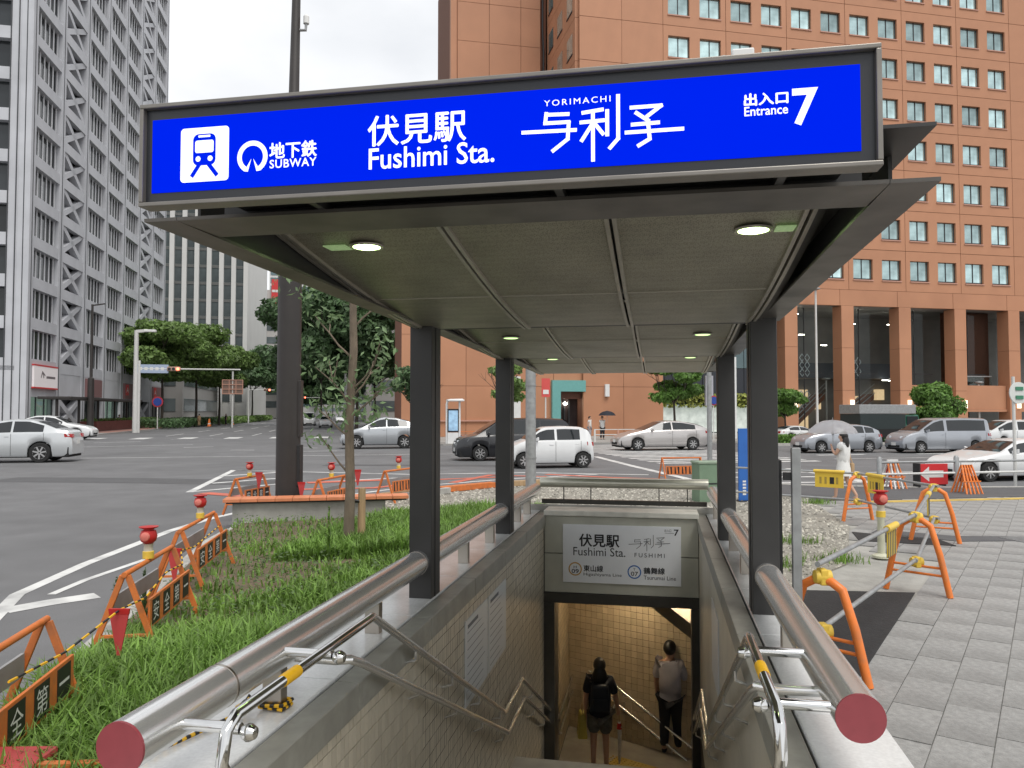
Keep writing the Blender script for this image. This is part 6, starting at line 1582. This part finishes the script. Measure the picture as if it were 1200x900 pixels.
def signal(label, px, yb, y_arm, arm_px, xs_sig, sign_px=None, matrix=None):
    p = gp(px, yb); t = thing('traffic_signal', label, 'traffic signal', p, -GA, 'traffic signals across the junction'); k = p.y / FPX
    h = (yb - y_arm) * k; MB().tube([(0, 0, -.1), (0, 0, h + .8)], .13, 10).build('pole', M_wpole, t, smooth=True)
    MB().tube([(0, 0, h), ((arm_px - px) * k, 0, h)], .07, 8).build('arm', M_wpole, t)
    for sx_ in xs_sig:
        x = (sx_ - px) * k
        hs = MB().box(x - .62, x + .62, -.15, .15, h - .2, h + .22).build('signal_head', M_sigh, t, bevel=.06)
        for j, m in enumerate((M_black, M_black, M_sigr)): MB().lathe([(.15, -.05), (.14, 0)], (x - .4 + .4 * j, -.16, h), 14, axis='y').build('signal_lens', m, hs)
    if sign_px:
        x = (sign_px - px) * k; MB().box(x - 1.5, x + 1.5, -.05, .05, h - .42, h + .42).build('name_plate', mat('plate_blue_grey', (.35, .42, .55), .5, var=.05), t)
        mb = MB(); text_on(mb, '伏見通', x - 1.1, h - .22, .44, -.055, 2.2); 
        mb2 = MB()
        for j in range(5): mb2.quad((x - 1.2 + j * .5, -.055, h - .15), (x - .9 + j * .5, -.055, h - .15), (x - .9 + j * .5, -.055, h + .15), (x - 1.2 + j * .5, -.055, h + .15))
        mb2.build('lettering', M_plate, t, recalc=False)['kind'] = 'stuff'
    return t
signal('traffic signal on a long arm before the left street trees', 162, 506, 432, 275, (200,), 176)
signal('pair of traffic signals at the left of the dark pole', 291, 495, 457, 320, (312,))
signal('traffic signal arm right of the dark pole', 404, 498, 431, 362, (377,))
signal('distant red traffic signal beside the dark pole', 376, 492, 466, 350, (356,))
mt = thing('matrix_sign', 'brown square lattice backed road sign over the avenue', 'sign', gp(272, 500), -GA); k = gp(272, 500).y / FPX
MB().tube([(0, 0, -.1), (0, 0, 7.2)], .12, 10).build('pole', M_wpole, mt, smooth=True)
zb_ = 38 * k; MB().box(-1.3, 1.3, -.1, .1, zb_, zb_ + 1.9).build('sign_panel', mat('sign_brown', (.2, .13, .1), .6, var=.1), mt)
for j in range(4): MB().box(-1.3 + j * .84, -1.2 + j * .84, -.18, -.1, zb_, zb_ + 1.9).build('frame_bar', M_sillo, mt); MB().box(-1.3, 1.3, -.17, -.1, zb_ + j * .6, zb_ + .1 + j * .6).build('frame_bar', M_sillo, mt)
# dark pole in front of the tower
tp2 = thing('lamp_column', 'dark slender lamp column in front of the grey tower', 'pole', GW(-23.4, 76.5)); MB().tube([(0, 0, -.1), (0, 0, 5), (0, 0, 5.1), (.0, 0, 11.8)], [.3, .27, .13, .1], 12).build('pole', M_dpole, tp2, smooth=True)
MB().bar((0, 0, 11.7), (1.0, .3, 11.9), .12, .12).build('arm', M_dpole, tp2)
ns = thing('round_sign', 'round blue and red no parking sign left of the street trees', 'sign', GW(-22.2, 96), -GA); MB().cyl((0, 0, 0), (0, 0, 3.4), .06, n=8).build('post', M_wpole, ns); MB().lathe([(.02, -.03), (.62, -.03), (.62, .02)], (0, -.06, 3.1), 20, axis='y').build('disc', mat('sign_rim_red', (.4, .03, .05), .5, var=0), ns); MB().lathe([(.02, -.05), (.46, -.05), (.46, .0)], (0, -.07, 3.1), 20, axis='y').build('disc_face', mat('sign_blue', (.02, .06, .3), .5, var=0), ns)
n2 = thing('round_sign', 'round no parking sign before the annex right of the layered tree', 'sign', GW(24.6, 49.5), -GA); MB().cyl((0, 0, 0), (0, 0, 3.0), .04, n=8).build('post', M_wpole, n2); MB().lathe([(.02, -.03), (.34, -.03), (.34, .02)], (0, -.06, 2.75), 20, axis='y').build('disc', MATS['sign_rim_red'], n2); MB().lathe([(.02, -.05), (.26, -.05), (.26, 0)], (0, -.07, 2.75), 20, axis='y').build('disc_face', MATS['sign_blue'], n2)
# information kiosk with map screen
kk = gthing('information_kiosk', 'white curved information kiosk with a lit map beside the near left column', 'kiosk', (6.3, 47.4, 0))
MB().tube([(5.75, 47.6, -.02), (5.75, 47.6, 2.45), (5.8, 47.6, 2.62), (5.95, 47.6, 2.7), (6.75, 47.6, 2.72)], .07, 8).build('frame', M_wplain, kk, smooth=True)
MB().box(5.75, 6.8, 47.2, 48, 2.62, 2.74).build('roof', M_wplain, kk, bevel=.03); MB().box(6.5, 6.6, 47.5, 47.7, -.02, 2.62).build('post', M_wplain, kk)
MB().box(5.8, 6.47, 47.45, 47.6, .7, 2.15).build('screen_frame', M_black, kk); MB().box(5.85, 6.42, 47.43, 47.46, .8, 2.05).build('map_screen', mat('map_screen', (.25, .4, .7), .3, var=.6, scale=3, emit=.15, ecol=(.4, .6, 1)), kk)
MB().box(5.8, 6.47, 47.45, 47.6, -.02, .68).build('kiosk_base', M_wplain, kk)
# low white guard fence before the annex
gf = gthing('pavement_fence', 'low white pedestrian fence before the orange annex', 'fence', (20, 48.2, 0))
for k in range(7): MB().box(15.5 + k * 1.6, 15.6 + k * 1.6, 48.15, 48.25, -.02, .8).build('post', M_sillo if k % 2 else M_wpole, gf)
for z in (.45, .78): MB().box(15.5, 25.2, 48.17, 48.23, z, z + .05).build('rail', M_wpole, gf)
wb_ = gthing('white_board', 'tall white hoarding panel between the left columns', 'board', (11.5, 56, 0)); MB().box(10.6, 12.3, 56, 56.1, 0, 4.6).build('panel', M_wplain, wb_); 
for u in (10.7, 12.1): MB().box(u, u + .1, 56.1, 56.5, 0, 3.5).build('brace', M_gal, wb_)
st1 = gthing('red_sign', 'small red and white sign on a post behind the second left column', 'sign', (13.2, 52, 0)); MB().cyl((13.2, 52, 0), (13.2, 52, 3.2), .05, n=8).build('post', M_wpole, st1); MB().box(12.9, 13.5, 51.92, 51.96, 3.0, 4.3).build('plate', mat('sign_red', (.6, .08, .07), .5, var=.05), st1); MB().box(13.0, 13.4, 51.9, 51.92, 3.2, 3.5).build('plate_mark', M_plate, st1)
for k, (u, v) in enumerate(((6.5, 49), (8.6, 49.4))): abarr(('left' if k == 0 else 'right') + ' orange striped barrier at the foot of the kiosk', GW(u, v), GW(u + 1.9, v), False, group='orange barriers by the kiosk')
# white pylons right of the round sign
py = gthing('white_pylon', 'white twin pole pylon before the glass link', 'pylon', (26.7, 52, 0)); 
for u in (26.3, 27.3): MB().box(u, u + .4, 52, 52.3, 0, 6).build('pylon_post', M_wplain, py)
MB().box(25.2, 25.8, 51.9, 52.1, 2.4, 4.6).build('sign_plate', mat('pylon_grey', (.4, .4, .44), .5, var=.05), py); MB().box(25.78, 26.32, 51.95, 52.05, 3.0, 3.1).build('plate_arm', M_gal, py)

# ================================================================== PEOPLE
def pers(name, label, loc, rotz, h, J, top, bottom, hair, shoe=M_black, skirt=None, sleeve=.5, longhair=False, trous=True, bag=None, cat='person', short=False, dress=None):
    """J holds joints for height 1, facing +y"""
    t = thing(name, label, cat, loc, rotz)
    j = {k: Vector(v) * h for k, v in J.items()}
    V = []; E = []; idx = {}
    def add(k, p, r): idx[k] = len(V); V.append((tuple(p), r * h)); return idx[k]
    def link(a, b): E.append((idx[a], idx[b]))
    add('pel', j['pel'], .075); add('sp', j['sp'], .07); add('ch', j['ch'], .082); add('ne', j['ne'], .034); add('hb', j['hb'], .042); add('hd', j['hd'], .06); add('ht', j['ht'], .05)
    for a, b in (('pel', 'sp'), ('sp', 'ch'), ('ch', 'ne'), ('ne', 'hb'), ('hb', 'hd'), ('hd', 'ht')): link(a, b)
    for s in 'LR':
        for k, r in (('sh', .034), ('el', .024), ('wr', .016), ('hn', .019)): add(k + s, j[k + s], r)
        link('ch', 'sh' + s); link('sh' + s, 'el' + s); link('el' + s, 'wr' + s); link('wr' + s, 'hn' + s)
        d = (j['hn' + s] - j['wr' + s]).normalized(); sd_ = d.orthogonal().normalized()
        for q in range(4):
            f = j['hn' + s] + sd_ * (q - 1.5) * .011 * h; add('f%d' % q + s, f + d * .02 * h, .0055); add('g%d' % q + s, f + d * (.045 + .006 * (q in (1, 2))) * h + Vector((0, .008 * h, 0)), .0045); link('hn' + s, 'f%d' % q + s); link('f%d' % q + s, 'g%d' % q + s)
        add('t' + s, j['wr' + s].lerp(j['hn' + s], .6) - sd_ * .028 * h + Vector((0, .012 * h, 0)), .006); link('hn' + s, 't' + s)
        for k, r in (('hp', .05), ('kn', .034), ('an', .022), ('to', .02)): add(k + s, j[k + s], r)
        link('pel', 'hp' + s); link('hp' + s, 'kn' + s); link('kn' + s, 'an' + s); link('an' + s, 'to' + s)
    skin_mesh('body', V, E, M_skin, t, 1)
    # top
    V2 = []; E2 = []; n = {}
    def ad(k, p, r): n[k] = len(V2); V2.append((tuple(p), (r[0] * h, r[1] * h) if isinstance(r, tuple) else r * h))
    ad('a', j['pel'] - Vector((0, 0, .035 * h)), (.118, .095)); ad('b', j['sp'], (.108, .09)); ad('c', j['ch'], (.12, .095)); ad('d', j['ch'].lerp(j['ne'], .7), .062)
    E2 += [(0, 1), (1, 2), (2, 3)]
    for s in 'LR':
        ad('s' + s, j['sh' + s], .054); ad('e' + s, j['sh' + s].lerp(j['el' + s], sleeve), .044)
        E2 += [(n['c'], n['s' + s]), (n['s' + s], n['e' + s])]
    skin_mesh('shirt', V2, E2, top, t, 1)
    if not dress:
        q = MB().lathe([(.094, .485), (.097, .51), (.09, .58), (.092, .66), (.1, .74), (.085, .8), (.04, .822)], (0, 0, 0), 18); q.v = [(j['pel'].x + x * h, j['pel'].y + y * .74 * h, z * h) for x, y, z in q.v]; q.build('shirt_body', top, t, smooth=True)
    if trous:
        V3 = [(tuple(j['pel'] + Vector((0, 0, .03 * h))), .1 * h)]; E3 = []
        for s in 'LR':
            i = len(V3); end = j['kn' + s].lerp(j['hp' + s], .12) if short else j['an' + s]
            V3 += [(tuple(j['hp' + s]), .075 * h), (tuple(j['kn' + s] if not short else end), (.066 if short else .052) * h)]
            E3 += [(0, i), (i, i + 1)]
            if not short: V3.append((tuple(j['an' + s] + Vector((0, 0, .01 * h))), .042 * h)); E3.append((i + 1, i + 2))
        skin_mesh('trousers', V3, E3, bottom, t, 1)
    if dress:
        z0, z1 = dress; c0 = j['pel']; mb = MB()
        mb.lathe([(.125 * h, z0 * h), (.118 * h, (z0 + .1) * h), (.1 * h, (z0 + z1) / 2 * h), (.088 * h, z1 * h), (.05 * h, (z1 + .02) * h)], (c0.x, c0.y, 0), 16); o = mb.build('dress', top, t, smooth=True); o.scale = (1, .8, 1)
    for s in 'LR': skin_mesh('shoe', [(tuple(j['an' + s] + Vector((0, -.015 * h, -.02 * h))), .026 * h), (tuple(j['an' + s] + Vector((0, .03 * h, -.022 * h))), .026 * h), (tuple(j['to' + s]), .022 * h)], [(0, 1), (1, 2)], shoe, t, 1)
    # hair
    hc = j['hd'] + Vector((0, -.014 * h, .012 * h)); prof = [(max(.001, math.sin(PI * q / 10)), -math.cos(PI * q / 10)) for q in range(11)]
    hm = MB().lathe(prof, (0, 0, 0), 16); hm.v = [(hc.x + x * .057 * h, hc.y + y * .06 * h - (.008 * h if z < 0 else 0), hc.z + z * .066 * h) for x, y, z in hm.v]
    hm.build('hair', hair, t, smooth=True)
    if longhair:
        hm = MB().lathe(prof, (0, 0, 0), 14); hm.v = [(j['ne'].x + x * (.07 - .012 * z) * h, j['ne'].y - .036 * h + y * .042 * h, j['ne'].z + .012 * h + z * .105 * h) for x, y, z in hm.v]
        hm.build('hair', hair, t, smooth=True)
    # face (looks along +y)
    for s in (-1, 1):
        MB().lathe([(.001, -.004 * h), (.006 * h, 0), (.001, .004 * h)], (j['hd'].x + s * .018 * h, j['hd'].y + .047 * h, j['hd'].z - .004 * h), 8, axis='y').build('eye', M_black, t)
        MB().lathe([(.001, -.006 * h), (.012 * h, 0), (.001, .006 * h)], (j['hd'].x + s * .053 * h, j['hd'].y, j['hd'].z - .008 * h), 8, axis='x').build('ear', M_skin, t)
    MB().hexa([tuple(j['hd'] + Vector(q) * h) for q in ((-.008, .048, -.022), (.008, .048, -.022), (.005, .065, -.02), (-.005, .065, -.02), (-.005, .05, .004), (.005, .05, .004), (.003, .054, .002), (-.003, .054, .002))]).build('nose', M_skin, t)
    MB().box(j['hd'].x - .014 * h, j['hd'].x + .014 * h, j['hd'].y + .046 * h, j['hd'].y + .052 * h, j['hd'].z - .034 * h, j['hd'].z - .029 * h).build('mouth', mat('lips', (.35, .12, .1), .5, var=0), t)
    return t, j
STAND = dict(pel=(0, 0, .53), sp=(0, 0, .62), ch=(0, -.005, .735), ne=(0, -.005, .83), hb=(0, .004, .872), hd=(0, .008, .925), ht=(0, .004, .965),
             shL=(-.098, -.005, .80), elL=(-.125, -.01, .635), wrL=(-.125, .03, .50), hnL=(-.123, .045, .465), shR=(.098, -.005, .80), elR=(.125, -.01, .635), wrR=(.125, .03, .50), hnR=(.123, .045, .465),
             hpL=(-.048, 0, .505), knL=(-.055, .012, .285), anL=(-.058, -.012, .05), toL=(-.066, .075, .016), hpR=(.048, 0, .505), knR=(.055, .012, .285), anR=(.058, -.012, .05), toR=(.066, .075, .016))
def pose(**k): d = dict(STAND); d.update(k); return d
M_navy = mat('navy_cloth', (.012, .014, .022), .8, var=.15); M_shirtw = mat('shirt_pale', (.42, .4, .43), .75, var=.08, scale=9); M_trsr = mat('trousers_dark', (.012, .013, .017), .8, var=.1)
M_camo = mat('shorts_grey_print', (.12, .12, .11), .85, var=.6, scale=14); M_bag = mat('backpack_dark', (.01, .014, .022), .6, var=.2, scale=9)
fz = -3.1
wp = gp(703, 902, fz)
w_, wj = pers('person', 'person in dark top and printed shorts with a backpack and umbrella on the stairs', wp, -SA + .1, 1.58, pose(wrR=(.17, .06, .5), hnR=(.175, .085, .475), elR=(.15, .0, .63), knL=(-.055, .03, .29), anL=(-.058, -.03, .06)), M_navy, M_camo, M_hair, mat('shoe_pale', (.5, .48, .45), .7, var=.1), longhair=True, short=True, sleeve=.75)
bp_ = MB().hexa([(-.15, -.25, .88), (.15, -.25, .88), (.14, -.11, .9), (-.14, -.11, .9), (-.12, -.22, 1.26), (.12, -.22, 1.26), (.12, -.1, 1.27), (-.12, -.1, 1.27)]).build('backpack', M_bag, w_, bevel=.04)
MB().box(-.1, .1, -.275, -.245, .92, 1.08).build('pocket', M_bag, bp_, bevel=.01)
for s in (-.1, .1): MB().tube([(s, -.12, 1.25), (s * 1.1, -.02, 1.33), (s * 1.15, .09, 1.2), (s * 1.1, .06, .95)], .018, 6).build('strap', M_bag, bp_)
um = thing('closed_umbrella', 'closed white umbrella with a red band held by the person with the backpack', 'umbrella', wp + Matrix.Rotation(-SA + .1, 3, 'Z') @ Vector((.285, .16, 0)))
MB().tube([(0, 0, .02), (0, 0, .1), (.005, 0, .55), (.0, 0, .62)], [.008, .022, .032, .02], 10).build('canopy', mat('umbrella_white', (.6, .58, .55), .5, var=.2, scale=20), um, smooth=True)
MB().tube([(0, 0, .52), (0, 0, .6)], [.037, .03], 10).build('band', M_red, um); MB().tube([(0, 0, .6), (0, 0, .74), (.03, 0, .78), (.06, 0, .75)], .009, 8).build('handle', M_stake, um)
yb_ = thing('yellow_bag', 'yellow bag hanging at the left side of the person with the backpack', 'bag', wp + Matrix.Rotation(-SA + .1, 3, 'Z') @ Vector((-.25, .1, .42))); MB().hexa([(-.07, -.12, 0), (.07, -.12, 0), (.07, .12, 0), (-.07, .12, 0), (-.04, -.13, .34), (.04, -.13, .34), (.04, .13, .34), (-.04, .13, .34)]).build('bag_body', mat('bag_yellow', (.45, .38, .08), .6, var=.1), yb_, bevel=.02); MB().tube([(0, -.08, .33), (0, -.04, .46), (0, .04, .46), (0, .08, .33)], .008, 6).build('strap', M_stake, yb_)
mp_ = gp(786, 884, fz)
m_, mj = pers('person', 'person in pale shirt and dark trousers carrying a black bag at the landing', mp_, -SA - .25, 1.68, pose(elR=(.14, .03, .64), wrR=(.13, .13, .62), hnR=(.125, .165, .625), knR=(.055, .03, .28), anR=(.07, .02, .05), toR=(.085, .1, .016)), M_shirtw, M_trsr, M_hair, sleeve=.92)
bg_ = thing('shoulder_bag', 'black bag hanging from the arm of the person in the pale shirt', 'bag', mp_ + Matrix.Rotation(-SA - .25, 3, 'Z') @ Vector((.27, .2, .78))); MB().box(-.06, .06, -.16, .16, 0, .3).build('bag_body', M_black, bg_, bevel=.03); MB().tube([(0, -.1, .3), (0, -.05, .42), (0, .05, .42), (0, .1, .3)], .009, 6).build('strap', M_black, bg_)
u2 = thing('closed_umbrella', 'dark closed umbrella pointing up beside the person in the pale shirt', 'umbrella', mp_ + Matrix.Rotation(-SA - .25, 3, 'Z') @ Vector((.24, .24, 1.0))); MB().tube([(-.02, 0, 0), (.0, 0, .1), (.06, 0, .5), (.08, 0, .72)], [.012, .03, .024, .006], 10).build('canopy', M_black, u2, smooth=True); MB().tube([(-.02, 0, 0), (-.03, 0, -.1)], .01, 8).build('handle', M_stake, u2)
# woman with clear umbrella walking on the crossing
M_dress = mat('dress_white', (.7, .7, .68), .8, var=.08)
lp = gp(989, 587, .006); lz = .75
l_, lj = pers('person', 'person in a white dress walking with a clear umbrella towards the crossing', lp, lz, 1.55, pose(elL=(-.12, .06, .66), wrL=(-.07, .13, .74), hnL=(-.06, .14, .77), elR=(.13, -.03, .64), wrR=(.135, -.01, .5), hnR=(.135, 0, .47), knL=(-.045, .08, .29), anL=(-.045, .1, .05), toL=(-.05, .18, .016), knR=(.045, -.03, .29), anR=(.045, -.17, .08), toR=(.05, -.11, .03)), M_dress, M_dress, M_hair, M_skin, longhair=True, trous=False, dress=(.36, .72))
hb_ = thing('handbag', 'tan shoulder bag at the side of the person in the white dress', 'bag', lp + Matrix.Rotation(lz, 3, 'Z') @ Vector((.19, -.08, .62))); MB().box(-.04, .04, -.12, .12, 0, .22).build('bag_body', M_stake, hb_, bevel=.02); MB().tube([(0, -.1, .21), (-.05, 0, .48), (0, .1, .21)], .01, 6).build('strap', M_stake, hb_)
uc = thing('open_umbrella', 'clear plastic umbrella held by the person in the white dress', 'umbrella', lp + Matrix.Rotation(lz, 3, 'Z') @ Vector((-.06, .2, 1.18)))
M_clear = glass_mat('clear_vinyl', (.8, .8, .85), refl=.35, rough=.3)
_n = M_clear.node_tree.nodes; _l = M_clear.node_tree.links
_d = _n.new('ShaderNodeBsdfTranslucent'); _d.inputs['Color'].default_value = (.92, .92, .95, 1); _m = _n.new('ShaderNodeMixShader'); _m.inputs['Fac'].default_value = .6
_src = _n['Material Output'].inputs['Surface'].links[0].from_socket; _l.new(_src, _m.inputs[1]); _l.new(_d.outputs[0], _m.inputs[2]); _l.new(_m.outputs[0], _n['Material Output'].inputs['Surface'])
cm = MB(); cn = 16; rows = []
for (r, z) in ((.03, .62), (.2, .6), (.36, .53), (.48, .43), (.54, .32)):
    rows.append(len(cm.v))
    for k in range(cn): a = 2 * PI * k / cn; q = r * (1 - .03 * (k % 2)); cm.v.append((q * math.cos(a), q * math.sin(a), z))
for A, B in zip(rows, rows[1:]):
    for k in range(cn): k2 = (k + 1) % cn; cm.f.append((A + k, A + k2, B + k2, B + k))
cm.build('canopy', M_clear, uc, smooth=True)
MB().tube([(0, 0, 0), (0, 0, .68)], .008, 8).build('shaft', M_gal, uc)
for k in range(8): a = 2 * PI * k / 8; MB().tube([(0, 0, .615), (.36 * math.cos(a), .36 * math.sin(a), .525), (.53 * math.cos(a), .53 * math.sin(a), .32)], .004, 5).build('rib', M_gal, uc)
# small far figures
for k, (u, v, lab, tc, bc) in enumerate(((-25.2, 92, 'distant person in grey beside the tower hedge', M_shirtw, M_trsr), (17.4, 52.2, 'distant person in white under the dark umbrella by the annex', M_dress, M_trsr), (16.6, 52.6, 'distant person in pale clothes left of the dark umbrella', M_dress, M_shirtw), (-20.2, 110, 'distant person in beige by the left street trees', M_stake, M_stake), (-18.0, 118, 'distant dark clothed person at the far crossing', M_navy, M_trsr))):
    pers('person', lab, GW(u, v, 0), RN.uniform(0, 6), 1.66, pose(), tc, bc, M_hair)
du = thing('open_umbrella', 'dark open umbrella over the people by the annex', 'umbrella', GW(17.7, 52.0, 1.2)); MB().lathe([(.62, .5), (.5, .66), (.3, .78), (.02, .84)], (0, 0, 0), 12).build('canopy', M_navy, du, smooth=True); MB().tube([(0, 0, 0), (0, 0, .9)], .012, 6).build('shaft', M_gal, du)
# road works clutter in the far distance: cones and stands
for k, (u, v) in enumerate(((-19.2, 112), (-18.6, 108), (-17.5, 121))):
    c_ = gthing('traffic_cone', ('nearest', 'middle', 'farthest')[k] + ' orange cone beside the left street trees', 'cone', (u, v, 0), 'orange cones by the street trees'); MB().lathe([(.28, 0), (.28, .04), (.2, .05), (.05, .95), (.03, 1.0)], (u, v, 0), 12).build('cone_body', M_orange2, c_, smooth=True); MB().lathe([(.165, .3), (.12, .5)], (u, v, 0), 12).build('cone_band', M_wplain, c_)
